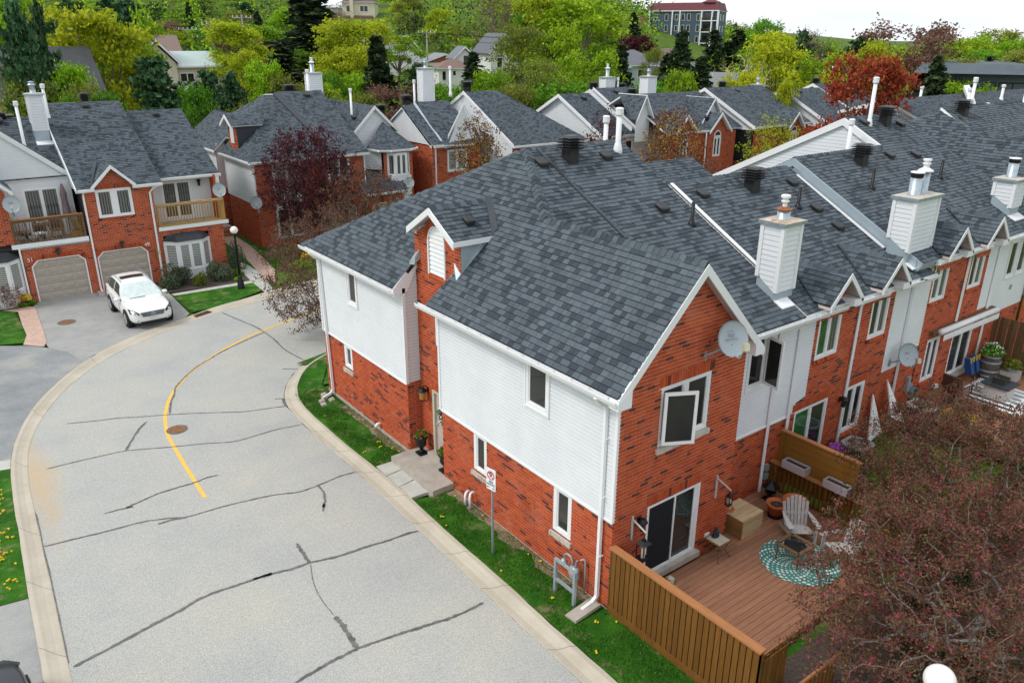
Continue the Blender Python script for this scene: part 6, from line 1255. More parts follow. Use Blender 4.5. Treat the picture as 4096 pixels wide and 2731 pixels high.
TREES=[('pine',-3.2,51.7,15.1,3.1),('pine',-1.1,57.5,15.2,3),('olive',3.9,84,14.1,6.4),('yellow',4.4,68.7,14,8.9),('lime',7.8,74.2,14.4,6.2),('pine',6.2,88.7,16.3,6.7),('pine',14,97.4,16.7,5.5),('pine',13.7,107.7,17.8,5.4),('pine',6.7,60.1,11.2,5.4),('pine',9.9,57.1,10.2,4.3),('pine',12.8,60.4,9.8,3.7),('lime',16.8,63.3,10,3.9),('green',7.7,53.6,8.6,2.9),('olive',-3.2,51.7,9.3,4.2),('olive',-2.6,61.7,10.7,3.6),('lime',0,57.3,10,3.8),('green',0.9,51.1,8.4,3.1),('lime',43.9,182.6,16.8,6.7),('green',54.5,200.3,17.1,6.8),('green',40.8,193.8,17,7),('spruce',39.9,162.9,18.8,3),('spruce',23.3,146.5,17.8,3.6),('lime',65.1,207.4,18.6,7.1),('purple',24.4,136,11.7,6.7),('lime',25.1,120.4,12.7,6.8),('spruce',41.9,130.7,16.8,3.4),('pine',53.5,169.1,19.3,6.4),('lime',48.9,138.7,16.8,7.2),('spruce',39.7,104.7,20.4,11.9),('spruce',32.1,97,11.5,5.8),('lime',41.2,125.7,13.7,8.9),('green',39.6,131.6,13.7,8.4),('green',35,101.2,10.5,5.4),('bare',62.2,143.9,18.8,6.6),('yellow',36.9,83.9,14.2,8.8),('yellow',29.6,73,11,6.7),('spruce',27.2,60.8,12.7,4.9),('lime',48.4,94.8,12.5,7.4),('pine',32.5,62.4,10.2,4.2),('brown',26,55.7,8.2,5.4),('lime',20.9,63.8,8,5.4),('olive',18.1,62.8,8.8,4.8),('olive',19.9,57.7,7.4,5),('spruce',46.2,72.6,10.9,4.5),('lime',36.3,55.1,9,4.9),('lime',85.8,130.3,11.8,6.6),('olive',50.2,67.2,13.3,8.2),('lime',61.5,70.8,16.8,10.9),('lime',51.7,63.4,13.3,6.4),('lime',48,53.4,11,5.8),('olive',40.5,51.9,10,5.8),('green',36.9,44.5,8.4,6),('olive',33.3,47.4,8.2,4.4),('green',27.7,51.3,8.4,4.4),('spruce',54.4,55.5,11.9,3.9),('spruce',96.5,95.5,17.1,3.8),('purple',89.9,87.9,12.5,7),('olive',96.9,102.1,14,8.7),('spruce',52.8,45.6,13.3,4.7),('spruce',55,49.1,11.2,4.4),('spruce',58.7,47.9,10.7,4.5),('spruce',105.9,84.9,14.2,5.9),('spruce',100.5,75.7,14,7),('spruce',87.8,67.6,12.2,6.3),('spruce',43.8,43.4,8.3,4.7),('green',43.7,40.7,8.6,3.7),('lime',42.3,36.3,9.5,3.3),('spruce',150.6,108.9,14.7,6.7),('green',134.9,96.5,16.1,7),('yellow',71.5,47.7,12.6,7.8),('yellow',52.3,36.7,9.5,4.8),('bare',83.5,51.3,13.7,6.9),('pine',83,52.1,13.9,4.4),('yellow',49,30.9,8.8,2.4),('pine',93.6,50.1,13.5,7.4),('yellow',73.8,36.4,11.7,5.9),('orange',43.7,20.7,11,6.6),('yellow',59.9,32.5,9.3,4.1),('green',159,96.5,10.8,6.7),('brown',89.4,41.2,14.3,11.9),('spruce',106.3,47.6,14,3.3),('lime',126.8,51.1,12.2,10.9),('lime',138,50.1,12.9,10.7),('olive',164.8,63.9,13.9,12.7),('lime',143.7,62.1,10.8,6.6),('lime',84.2,106.6,9,5),('green',103.9,141.9,14.6,7.4),('bare',117.4,169.3,17.1,7.4),('olive',95.1,148.2,14.5,8.5),('olive',77.1,72.3,10.8,4),('olive',6.2,68.4,8.9,3.1),('olive',0.6,55.2,8.9,2.9),('green',-2.4,49.6,8.6,3.7),('olive',10.4,50.6,7.4,2.9),('green',24.9,66.4,8.6,3.8),('olive',35.6,40.3,7.8,4.2),('bare',37.4,38.5,7.4,3),('olive',44.2,34.1,7.8,2.7),('olive',21.6,52.4,7.6,3.5),('spruce',230.9,88.3,10.3,5.1),('yellow',88.2,164.2,19.9,5.2),('green',294.8,133.4,6.5,8.4),('green',8.7,129.3,14.8,7.3),('lime',83.8,32.3,8,6.4),('olive',179.7,103,9.5,5.7),('lime',240.3,92.1,7,6.7),('olive',245.3,86.3,10.1,10.7),('pine',114.4,55.5,8.3,6.1),('yellow',60.9,77.2,18,8.5),('yellow',248.3,101.6,4.7,6.2),('spruce',287.7,119.1,8.9,5.4),('spruce',153.7,52.2,11,3.6),('bare',97.1,69,10.9,7),('bare',247.6,110.6,6.1,6.1),('green',277.6,165,6.3,6.4),('yellow',25.2,94.5,13.7,7.8),('lime',297.9,169.1,4.4,5.5),('lime',-1.7,94.2,14,8.4),('green',285.5,189.5,10.7,8.3),('bare',82.3,120.7,14.2,6.4),('green',105.9,56.1,9,5.2),('spruce',305.5,137.7,6.4,4.1),('lime',239.6,142.4,7.1,6.6),('spruce',202.3,92.2,9,3.4),('lime',92.2,69.8,11,6.2),('olive',9.4,98.7,11.8,5.5),('olive',80.1,95.3,11.7,5.8),('green',118.2,46,10.4,7.2),('olive',101.4,32.1,10.9,8.4),('brown',210.1,104,9,7.6),('lime',120.2,56.2,8.5,4.7),('yellow',210.4,91.4,7.6,5.9),('yellow',190.8,66.6,9.8,6.7),('olive',90.5,36.3,10.1,7.8),('olive',67,33.7,9.5,7.2),('olive',120.2,38.9,11.3,7.2),('yellow',4.4,105.5,12.4,6.5),('yellow',23,86.3,10.5,5.1),('lime',69.7,83.6,15,8.3),('olive',56.6,42.7,7.3,4.8),('olive',39.8,140.7,12.6,4.9),('pine',19.4,137.4,12.5,6.4),('pine',155.6,108.3,10.6,5.8),('yellow',10.7,163.7,20,9.8),('green',216.8,123,9.5,8.3),('lime',3.2,136.2,13.8,6.5),('brown',68,166.8,17.7,5.1),('olive',282.8,116.1,4.1,5.7),('pine',164.2,113.9,11.2,5.3),('lime',91.2,32.2,9.3,5.6),('olive',253,127.2,4.7,6.5),('bare',57.1,142.5,18.1,10.2),('spruce',99.5,36.4,10.7,3.9),('olive',107.9,80.2,10.7,4.7),('yellow',112.3,47.2,9.6,6),('olive',47,156.1,16.6,7.2),('bare',92.5,131.7,20.3,9.8),('spruce',76.9,31.8,11.2,4),('lime',48.9,145.1,12.6,5.7),('olive',63,162.9,19.5,6.6),('lime',110.4,72.7,10.2,5.4),('olive',153.4,100.3,10.5,5.5),('lime',300.2,124.8,5.4,8.7),('brown',161.8,109.3,10.3,5.9),('olive',74.6,42.3,7.8,6),('olive',97.4,53.3,8.5,6.4),('green',235.8,151.7,8.8,4.9),('olive',9.8,136.1,13.2,6.7),('brown',252,116,6.7,6.4),('olive',122.5,129.9,18,6.9),('green',8.5,124.7,12.4,5.9),('olive',197,65.4,7.4,4.9),('lime',9.2,152.7,18.7,8.5),('olive',310.6,115.7,1.3,5.5),('olive',250.5,107.1,8.9,7.7),('olive',226,86.3,7.2,6.4),('lime',28.6,66.2,8.7,5.4),('lime',296,120.4,3.5,6.3),('green',243,100.6,8.5,7.7),('olive',113.6,51.9,9.3,6.9),('brown',25.4,125.6,14.2,6.1),('lime',3,100.7,13.6,6.6),('olive',189.9,81.1,7.5,5.1),('yellow',274.9,150.7,6,6),('yellow',137.1,58.4,10.7,7.1),('spruce',248.2,141.7,9.1,4.5),('lime',95.2,118.1,14.9,7.1),('yellow',33,80.9,13.7,8.4),('spruce',78.2,61.6,11.8,3),('lime',4.4,114.1,11.6,5.3),('lime',318.1,127.4,0.1,5.5),('olive',105.6,33.6,10.9,8.6),('olive',243.2,116.3,8.8,7.4),('lime',79.2,46.7,10.7,6.3),('green',13.9,137.5,15.5,9.2),('pine',182.3,85.9,8,6.4),('green',100.1,111.6,17.9,8.1),('brown',85.8,39.6,10.6,6.8),('lime',-3.2,83.2,10.3,7.5),('olive',106.4,127.5,15.2,6.1),('yellow',100.5,42.8,7.9,5.6),('green',64.5,79.5,17.3,10.4),('yellow',62.5,147.5,13.6,5.3),('lime',2.8,109.6,12.8,5.4),('green',210.8,261.1,29.2,5.6),('olive',175.1,67.9,8.4,6.3),('lime',2.8,119.9,18.4,8.8),('brown',149.2,80.7,8.5,5.6),('yellow',227.4,141.2,8.6,5),('olive',173.4,95.1,10.1,7.6),('lime',95.8,38.6,8.5,6.5),('olive',309.5,132,1.4,6.9),('olive',258.1,102.2,5.1,6.9),('lime',127.9,59.7,8.2,5.4),('spruce',248.3,175.5,11.8,2.9),('olive',98,62.7,8.7,5.4),('green',88.5,97,16.9,8.2),('green',259.8,122.1,3.6,5.9),('olive',249.7,120.7,4.9,5.2),('brown',31.1,111.1,13.9,7.6),('lime',140.5,67.8,10.5,7.3),('pine',185.3,69.1,8.9,6.3),('lime',132.2,55.4,10.8,7.4),('spruce',284.9,143.8,4.2,3.1),('lime',65.2,154,16.5,5.7),('olive',101.4,134,19.9,10.1),('spruce',256.7,95.1,8.1,3.8),('spruce',273.5,161.3,9.6,4.4),('lime',261.1,141,6.6,7.2),('green',32.6,133.6,13.1,5.6),('green',123.8,152.5,22,6.6),('green',71.7,92.5,12,5.1),('green',214.5,113.1,9.4,7.7),('brown',92.1,96.9,15.6,7.6),('spruce',284.7,98.1,10.7,5.6),('pine',203.6,252.9,29.2,5.3),('brown',249.3,124.6,10.5,10.3),('olive',-0.7,116.1,14.2,5.8),('green',-0.9,99.9,15.8,8),('olive',113.8,161.5,22.6,5),('spruce',6.1,165.4,17.3,3.4),('pine',91,118.2,14,7.4),('yellow',217.9,93.7,7.7,6.9),('yellow',176.6,81.8,10,8.1),('lime',138.2,78,10,7.2),('pine',22.1,153.3,16.5,7.7),('lime',143,73.5,10.6,6.8),('olive',179.4,68.3,7.4,4.4),('spruce',111.5,42.4,9.5,3.3),('green',3.2,150.7,16.7,7.9),('olive',84.1,152.5,20.4,7),('lime',233.7,120.1,10.1,9.2),('lime',196.6,108,10.3,6.4),('spruce',8.5,103.8,15.1,4.5),('olive',94.5,107.5,17.7,8.3),('green',196,144.6,14,5.1),('green',18.1,133.6,11.6,6),('olive',78.7,109.1,14.4,6.4),('yellow',188.7,73.9,7.3,5.4),('yellow',85.6,143.3,17.6,7.2),('lime',263.9,182.4,10.7,6.6),('green',206.9,86.8,11.1,8.2),('lime',310,149.1,4.2,8.2),('lime',33.9,116.6,13.4,6.7)]
WALLM={}
def wallm(c):
 if c not in WALLM:WALLM[c]=plain('painted_wall',c,.7,var=.06,scale=1.5)
 return WALLM[c]
def far_house(name,label,cx,cy,z0,w,dp,hw,rise,rz,wall,roofc,gable='x',wins=(),brick=None,extra=None,cat='house',sc=1.):
 root=thing(name,label,cat,(cx,cy,z0),None,math.radians(rz)-math.atan2(cx-CAM.x,cy-CAM.y));root.scale=(sc,sc,sc)
 Mx=root.matrix_basis.copy()
 def L(p):return Mx@V3(p)
 def mk(mb,nm,m,par=root):
  mb.v=[tuple(L(v))for v in mb.v];return mb.build(nm,m,par)
 h=w/2;mb=MB();mb.box(-h,h,-dp/2,dp/2,-4,hw);mk(mb,'wall',wallm(wall))
 o=.45
 if gable=='x':
  for s in(-1,1):mk(MB().hexa([(-h-o,s*(dp/2+o),hw-.1),(h+o,s*(dp/2+o),hw-.1),(h+o,0,hw+rise),(-h-o,0,hw+rise),(-h-o,s*(dp/2+o),hw+.06),(h+o,s*(dp/2+o),hw+.06),(h+o,0,hw+rise+.18),(-h-o,0,hw+rise+.18)]),'roof',wallm(roofc))
  for s in(-1,1):mk(MB().prism([(s*(h-.02),-dp/2,hw),(s*(h-.02),dp/2,hw),(s*(h-.02),0,hw+rise*dp/(dp+2*o))],(s*.04,0,0)),'gable',wallm(wall))
  mk(MB().box(-h-o,h+o,-dp/2-o-.06,-dp/2-o,hw-.15,hw+.06),'fascia',M['trim'])
 elif gable=='y':
  for s in(-1,1):mk(MB().hexa([(s*(h+o),-dp/2-o,hw-.1),(s*(h+o),dp/2+o,hw-.1),(0,dp/2+o,hw+rise),(0,-dp/2-o,hw+rise),(s*(h+o),-dp/2-o,hw+.06),(s*(h+o),dp/2+o,hw+.06),(0,dp/2+o,hw+rise+.18),(0,-dp/2-o,hw+rise+.18)]),'roof',wallm(roofc))
  mk(MB().prism([(-h,-dp/2+.02,hw),(h,-dp/2+.02,hw),(0,-dp/2+.02,hw+rise*w/(w+2*o))],(0,-.04,0)),'gable',wallm(brick or wall))
  for s in(-1,1):mk(MB().prism([(s*(h+o),-dp/2-o-.05,hw),(0,-dp/2-o-.05,hw+rise+.14),(0,-dp/2-o-.05,hw+rise-.18),(s*(h+o),-dp/2-o-.05,hw-.28)],(0,.05,0)),'rake_board',M['trim'])
 elif gable=='hip':
  k=min(w,dp)/2;a=[(-h-o,-dp/2-o),(h+o,-dp/2-o),(h+o,dp/2+o),(-h-o,dp/2+o)];b=[(-h+k,0),(h-k,0)]
  mk(MB().add([(*q,hw)for q in a]+[(*b[0],hw+rise),(*b[1],hw+rise)],[(0,1,5,4),(1,2,5),(2,3,4,5),(3,0,4)]),'roof',wallm(roofc));mk(MB().box(-h-o,h+o,-dp/2-o,dp/2+o,hw-.12,hw),'fascia',M['trim'])
 elif gable=='flat':
  mk(MB().box(-h-.5,h+.5,-dp/2-.5,dp/2+.5,hw,hw+rise),'roof',wallm(roofc))
 for wn_ in wins:
  side,u,z,ww,wh=wn_[:5]
  if side=='f':c=(u,-dp/2,z);ax=(1,0)
  elif side=='l':c=(-h,u,z);ax=(0,1)
  else:c=(h,u,z);ax=(0,1)
  n={'f':(0,-1),'l':(-1,0),'r':(1,0)}[side]
  def bx(a0,a1,b0,b1,d0,d1):
   P=[V3((c[0]+ax[0]*a+n[0]*d,c[1]+ax[1]*a+n[1]*d,c[2]+b))for a,b,d in((a0,b0,d0),(a1,b0,d0),(a1,b0,d1),(a0,b0,d1),(a0,b1,d0),(a1,b1,d0),(a1,b1,d1),(a0,b1,d1))]
   return MB().hexa(P)
  fr=MB();e=.1 if ww>.8 else .08
  for q in((-ww/2-e,ww/2+e,-wh/2-e,-wh/2),(-ww/2-e,ww/2+e,wh/2,wh/2+e),(-ww/2-e,-ww/2,-wh/2,wh/2),(ww/2,ww/2+e,-wh/2,wh/2)):fr.add(*(lambda m_:(m_.v,m_.f))(bx(*q,0,.07)))
  if ww>1.1:fr.add(*(lambda m_:(m_.v,m_.f))(bx(-.05,.05,-wh/2,wh/2,0,.06)))
  f_=mk(fr,'window',M['black']if len(wn_)>5 else M['trim']);mk(bx(-ww/2,ww/2,-wh/2,wh/2,.0,.03),'pane',M['glass'],f_)
 if extra:extra(root,L,mk)
 return root
W_,CR,GR=(.72,.73,.72),(.62,.57,.44),(.22,.21,.20)
def porch(root,L,mk):
 mk(MB().box(-3.2,3.2,-6.0,-4.6,2.2,2.35),'balcony',M['trim'])
 for k in range(24):mk(MB().box(-3.2+k*.275,-3.12+k*.275,-6.0,-5.95,2.35,3.3),'picket',M['trim'])
 mk(MB().box(-3.2,3.2,-6.02,-5.93,3.3,3.38),'hand_rail',M['trim'])
far_house('yellow_house','pale yellow house with white balcony half hidden by trees at left',-1.6,66,1.5,9,9,6.0,3.5,6,(.62,.50,.20),(.06,.065,.07),'x',[('f',-2.6,1.2,1.2,1.7),('f',-.3,1.2,1.2,1.7),('f',2.6,1.2,1.3,1.6),('f',-2,4.3,1,1.2),('f',2.2,4.3,1,1.2)],extra=porch)
far_house('brown_roof_house','house with broad brown shingled roof and small chimney beyond the pines',18.5,116,6,10,9,3.6,2.4,5,(.45,.40,.34),(.22,.15,.13),'x',[],extra=lambda r,L,mk:mk(MB().box(1.2,2.2,-.5,.4,4,7.6),'chimney',M['darkflash']))
far_house('cream_house','cream sided house with pale green metal roof right of the white pine',20.6,98.5,3.2,6.0,8,5.4,1.5,10,CR,(.45,.55,.54),'x',[('f',-1.3,4.1,1.5,.9),('f',1.9,3.7,.7,.9),('f',1.6,1.2,1.6,1.2)])
far_house('cream_house','tall cream gable wing left of the pale green roof',15.6,97,3.6,4.2,7,5.4,2.6,10,CR,(.22,.16,.14),'y',[('f',.5,5.9,.6,.9),('f',0,3.3,.9,1)])
far_house('porch_cottage','small cream cottage gable with white framed window below the cream house',17.6,91,3.0,4.4,4,2.6,1.0,12,(.46,.42,.36),(.28,.26,.24),'y',[('f',0,1.5,1.6,1.0),('f',-1.6,1.5,.5,1.0)])
far_house('garden_shed','dark roofed garden shed with a leaning ladder left of the white pine',9.3,75,3.8,2.6,2.6,1.7,1.0,20,(.13,.10,.08),(.05,.05,.055),'x',[])
far_house('green_roof_house','house with green metal roof among lime green bushes',46.6,130,6.3,8,8,3.2,2.2,10,(.30,.10,.06),(.055,.17,.10),'x',[('f',-2.5,1.8,.9,1.1)])
def hill_x(root,L,mk):
 mk(MB().box(-2.1,-1.2,-4.7,-4.0,2,9.8),'chimney',wallm(CR))
 mk(MB().hexa([(-5.4,-4.8,3.0),(3.8,-4.8,3.0),(3.6,-4.0,3.4),(-5.2,-4.0,3.4),(-5.4,-4.8,3.1),(3.8,-4.8,3.1),(3.6,-4.0,3.6),(-5.2,-4.0,3.6)]),'lower_roof',wallm((.12,.055,.065)))
far_house('hilltop_house','cream two storey house with maroon hip roof and chimney on the hilltop',91.5,190,13.6,8.2,8,6.8,1.8,-8,CR,(.13,.06,.07),'hip',[('f',-2.6,5.2,.9,1.4),('f',1.4,5.2,1.9,1.3),('f',.2,1.4,.8,.9),('l',0,5.2,1,1.3)],extra=hill_x)
far_house('white_roof_building','low building with white metal roof left of the hilltop house',83,198,14,12,9,5.2,2.4,10,(.5,.52,.52),(.75,.78,.8),'x',[])
far_house('white_gable_house','white house with grey roof and steep right gable behind a tall dark spruce',67.5,136,5.2,6.0,8,3.8,2.4,12,W_,(.20,.21,.22),'x',[('f',0,1.6,1.8,1.1),('f',-2,1.6,.8,1)])
far_house('white_gable_house','steep white gable with small attic window right of the tall dark spruce',72.0,134,5.2,4.4,8,4.2,2.8,12,W_,(.20,.21,.22),'y',[('f',0,5.6,.5,.7),('f',0,2.6,.9,1.1)])
far_house('bungalow','bungalow with orange brown gable front over white porch windows',75.5,126.5,4.6,8.6,8,3.0,1.5,14,W_,(.24,.26,.28),'y',[('f',-3,1.6,1.0,1.5),('f',-1,1.6,1.0,1.5),('f',1.2,1.6,1.4,1.5),('f',3.2,1.6,.8,1.3)],brick=(.36,.10,.035))
far_house('white_outbuilding','small white outbuilding with brown roof on the grassy bank',67.6,110,4.4,6.2,5,2.8,1.4,16,(.76,.77,.75),(.20,.13,.11),'hip',[('f',1.9,1.9,.7,.7),('f',-2.2,1.6,.6,1.4),('f',-.4,2.0,.5,.7)])
far_house('white_cottage','white cottage gable with a dark upper window behind the small outbuilding',71.5,113,5.0,3.6,5,3.6,1.9,14,W_,(.16,.18,.20),'y',[('f',.2,3.6,.9,1.0)])
far_house('tall_white_house','tall white house with dark grey roof and shuttered gable window',73.2,105,4.0,4.8,11,5.6,3.0,16,W_,(.12,.13,.15),'y',[('f',-.9,4.2,.8,1.5),('f',1.2,1.6,.9,1.2)])
far_house('tall_white_house','white wing with dark grey side roof right of the tall white house',78.4,105,4.0,7,8,4.0,2.4,16,W_,(.12,.13,.15),'x',[('f',-1.0,2.6,1.2,1.0),('f',2,2.6,1.0,1.0)])
def blue_x(root,L,mk):
 mk(MB().box(4.4,6.2,-1.5,-.3,3,8.0),'chimney',wallm((.40,.30,.27)))
 mk(MB().prism([(-4.6,-5.05,5.2),(-.6,-5.05,5.2),(-2.6,-5.05,6.6)],(0,.3,0)),'gable',wallm((.50,.60,.62)))
far_house('blue_grey_house','pale blue sided house with grey roofs behind a small dark spruce',83.8,83,2.6,9.5,9,5.6,2.2,10,(.50,.60,.62),(.13,.14,.16),'hip',[('f',1.2,4.4,1.8,1.1),('f',-3.4,1.6,1.2,1.0),('f',1.4,1.2,1.0,.9)],extra=blue_x)
far_house('blue_grey_house','low grey roofed wing right of the pale blue house',88.6,78,2.6,8,8,3.4,2.4,10,GR,(.13,.14,.16),'x',[('f',-2,1.6,1,1)])
def grey_x(root,L,mk):
 mk(MB().box(-1.1,-1.0,-4.12,-4.02,0,5.0),'downspout',M['trim']);mk(MB().box(2.0,3.4,-4.9,-4.0,2.6,2.7),'balcony',M['trim']);mk(MB().box(2.0,3.4,-4.9,-4.86,3.5,3.56),'hand_rail',M['trim'])
far_house('grey_brick_house','two storey grey brick house with shallow grey roof and white balcony',71.5,58,.8,8.2,8,5.6,1.6,-14,(.21,.195,.18),(.19,.20,.21),'x',[('f',-3.0,4.2,.8,1.1),('f',.7,4.2,1.7,1.2),('f',.5,1.6,1.0,1.0)],extra=grey_x)
def apt(root,L,mk):
 mk(MB().hexa([(-13.6,-7.6,19.6),(13.6,-7.6,19.6),(13.6,7.6,19.6),(-13.6,7.6,19.6),(-12.8,-6.6,22.4),(12.8,-6.6,22.4),(12.8,6.6,22.4),(-12.8,6.6,22.4)]),'mansard_roof',wallm((.15,.04,.05)))
 mk(MB().box(-13.8,13.8,-7.8,7.8,19.3,19.6),'cornice',M['trim'])
 mk(MB().lathe((9.6,-4,22.4),[(4,0),(.1,1.6)],6),'turret_roof',wallm((.15,.04,.05)))
 mk(MB().box(-24,-13.5,-6.5,7,-4,14.6),'lower_wing',wallm((.058,.095,.125)))
 mk(MB().hexa([(-24.6,-7.3,14.6),(-13,-7.3,14.6),(-13,7.5,14.6),(-24.6,7.5,14.6),(-23.8,-6.3,17.4),(-13,-6.3,17.4),(-13,6.5,17.4),(-23.8,6.5,17.4)]),'mansard_roof',wallm((.15,.04,.05)))
 mk(MB().hexa([(-20,-12,8.0),(-9,-12,8.0),(-9,-6.5,8.0),(-20,-6.5,8.0),(-18.4,-10,12.8),(-9,-10,12.8),(-9,-6.5,12.8),(-18.4,-6.5,12.8)]),'mansard_roof',wallm((.15,.04,.05)));mk(MB().box(-19,-9,-11,-6.5,-4,8),'lower_wing',wallm((.058,.095,.125)))
 for z in(4,8,12,16):mk(MB().box(7.4,13.7,-8.9,-7.2,z-.3,z),'balcony',M['trim']);mk(MB().box(7.4,13.7,-8.9,-8.85,z,z+1.1),'balcony_rail',M['glass']);mk(MB().box(8,11.6,-7.45,-7.2,z+.1,z+2.6),'balcony_opening',M['glass'])
 for z in(8,12):mk(MB().box(-23,-18,-7.8,-6.3,z-.3,z),'balcony',M['trim']);mk(MB().box(-22.6,-18.4,-6.7,-6.45,z,z+2.5),'balcony_opening',M['glass']);mk(MB().box(-23,-18,-7.8,-7.75,z,z+1.1),'balcony_rail',M['black'])
 for x in(-13.4,7.4,11.4,13.6,-4.2,-1.2):mk(MB().box(x-.2,x+.2,-8.0 if x<7 else-9.0,-7.1,0,19.4),'pilaster',M['trim'])
AW=[('f',x,z,1.1,2.2)for z in(17.2,13.2,9.2,5.2)for x in(-11,-6.6,-.1,2.2,5.9)]+[('f',x,z,1.0,1.8)for z in(17.2,13.2)for x in(-2.6,)]+[('r',y,z,1.2,2)for z in(17,13)for y in(-3,2)]
far_house('apartment_block','dark blue apartment block with maroon mansard roofs on the ridge',185,160.5,4.9,27,14.5,19.5,.2,-14,(.058,.095,.125),(.15,.04,.05),'flat',AW,cat='apartment block',extra=apt,sc=.76)
def modern(root,L,mk):
 for u in range(65):
  z=.3+u*.14;mk(MB().box(-7.0,12,-7.06,-7.0,z,z+.125),'siding_board',wallm((.135,.165,.20)))
 mk(MB().hexa([(-8.9,-8.6,9.5),(-.9,-8.6,9.5),(-.9,7.6,9.5),(-8.9,7.6,9.5),(-8.3,-7.4,10.25),(-.9,-7.4,10.25),(-.9,7,10.25),(-8.3,7,10.25)]),'shingle_roof',M['shingle'])
 mk(MB().box(-.9,14,-8.2,7.6,9.5,10.2),'parapet',wallm((.045,.055,.07)))
 for z in(2.5,4.7,6.9):mk(MB().box(-9.6,-6.9,-8.2,-2,z-.35,z),'balcony',wallm((.03,.035,.04)));mk(MB().box(-9.6,-9.55,-8.2,-2,z,z+1.1),'balcony_rail',M['glass']);mk(MB().box(-9.6,-6.9,-8.2,-8.15,z,z+1.1),'balcony_rail',M['glass']);mk(MB().box(-9.62,-6.9,-8.22,-8.16,z+1.05,z+1.12),'hand_rail',M['black'])
 mk(MB().box(-9.5,-9.15,-8.2,-7.9,0,9.5),'cedar_post',M['cap_wood']);mk(MB().box(-8.6,-7.3,-7.05,-7.0,7.0,8.9),'balcony_door',M['glass']);mk(MB().box(-8.6,-7.3,-7.05,-7.0,4.8,6.5),'balcony_door',M['glass'])
 mk(MB().box(-3.4,-1.2,-8.0,-7.2,0,2.6),'utility_cabinet',M['beige'])
 for i,x in enumerate((1.5,4.6,5.6,7.6,8.2,9.2)):mk(MB().tube([(x,0,10),(x,0,10.9),(x+.25,0,11.1)],.14,8),'roof_vent',M['trim'])
 mk(MB().box(11,14.5,-3,3,10.2,11.8),'roof_unit',M['trim'])
MW=[('f',x,7.95,w,1.6,1)for x,w in((-6.0,.8),(-3.1,.8),(-1.4,1.9),(.8,1.9),(4.5,1.9))]+[('f',x,5.55,w,1.45,1)for x,w in((-6.3,.7),(-3.6,.65),(-1.9,1.8),(.5,1.0),(4,1.8))]
far_house('modern_building','modern dark grey three storey building with cedar posts and glass balconies',98.2,31.6,-4.3,14,14,9.5,.1,6,(.10,.125,.155),(.05,.06,.07),'flat',MW,cat='apartment building',extra=modern,sc=1.353)
def upole(x,y,zt,label,arms=1,insul=False):
 g=ground_z(x,y);t=thing('utility_pole',label,'utility pole',(x,y,g),'utility poles along the hillside road')
 MB().tube([(x,y,g-.5),(x,y,zt)],[.17,.11],8).build('pole',M['greywood'],t)
 for k in range(arms):
  z=zt-.4-k*1.1;MB().beam((x-1.3,y+.5,z),(x+1.3,y-.5,z),.12,.14).build('cross_arm',M['greywood'],t)
  for s in(-1.2,-.6,.6,1.2):MB().lathe((x+s,y-s*.38,z+.05),[(.05,0),(.08,.1),(.03,.25)],6).build('insulator',M['trim'],t)
 return(x,y,zt-.3)
PL=[upole(19.5,116.6,14.8,'leaning grey utility pole behind the brown roofed house'),upole(28.3,124.7,13.4,'utility pole with double cross arms and hanging insulators',2),upole(28.7,114.1,14,'utility pole above the pale green metal roof'),upole(32.8,112.7,15,'utility pole standing among lime green trees left of the big conifer'),upole(40.9,98.6,13.8,'utility pole right of the big dark conifer'),upole(57.3,101.2,13.1,'utility pole with street light by the orange gabled bungalow')]
def wire(a,b,sag,r=.035):
 a,b=V3(a),V3(b);P=[a.lerp(b,i/14)-V3((0,0,sag*4*(i/14)*(1-i/14)))for i in range(15)];return MB().tube(P,r,4)
chain=[(-12,92,15.0),PL[0],PL[2],PL[3],PL[4],PL[5],(92,92,12.6)]
for i,(a,b)in enumerate(zip(chain,chain[1:])):
 mb=MB()
 for dx,dz in((0,0),(.5,-.1),(-.5,-.9)):q=wire(V3(a)+V3((dx,0,dz)),V3(b)+V3((dx,0,dz)),.7);mb.add(q.v,q.f)
 o=mb.build('power_line',M['black_plastic']);tag(o,['overhead wires running left from the leaning pole','overhead wires between the leaning pole and the green roof pole','overhead wires above the pale green metal roof','overhead wires in front of the big dark conifer','overhead wires across the bright yellow green maples','overhead wires right of the pole with street light'][i],'power line','overhead wires along the hillside')
def cloud_mesh(name,C,S,m,asp=.62,flat=0.,rng=None,N=None):
 rng=rng or np.random.default_rng(1);n=len(C)
 a=rng.normal(size=(n,3));
 if flat:a[:,2]*=(1-flat)
 a/=np.linalg.norm(a,axis=1)[:,None];b=rng.normal(size=(n,3))
 b-=a*np.sum(a*b,1)[:,None];b/=np.linalg.norm(b,axis=1)[:,None]
 S=np.broadcast_to(S,(n,))[:,None]*rng.uniform(.6,1.35,(n,1))
 V=np.stack([C+a*S,C+b*S*asp,C-a*S,C-b*S*asp],1).reshape(-1,3)
 me=bpy.data.meshes.new(name);me.vertices.add(4*n);me.vertices.foreach_set('co',V.astype(np.float32).ravel())
 me.loops.add(4*n);me.loops.foreach_set('vertex_index',np.arange(4*n,dtype=np.int32));me.polygons.add(n)
 me.polygons.foreach_set('loop_start',np.arange(0,4*n,4,dtype=np.int32));me.polygons.foreach_set('loop_total',np.full(n,4,np.int32))
 me.materials.append(m);me.update(calc_edges=True);me.validate();return me
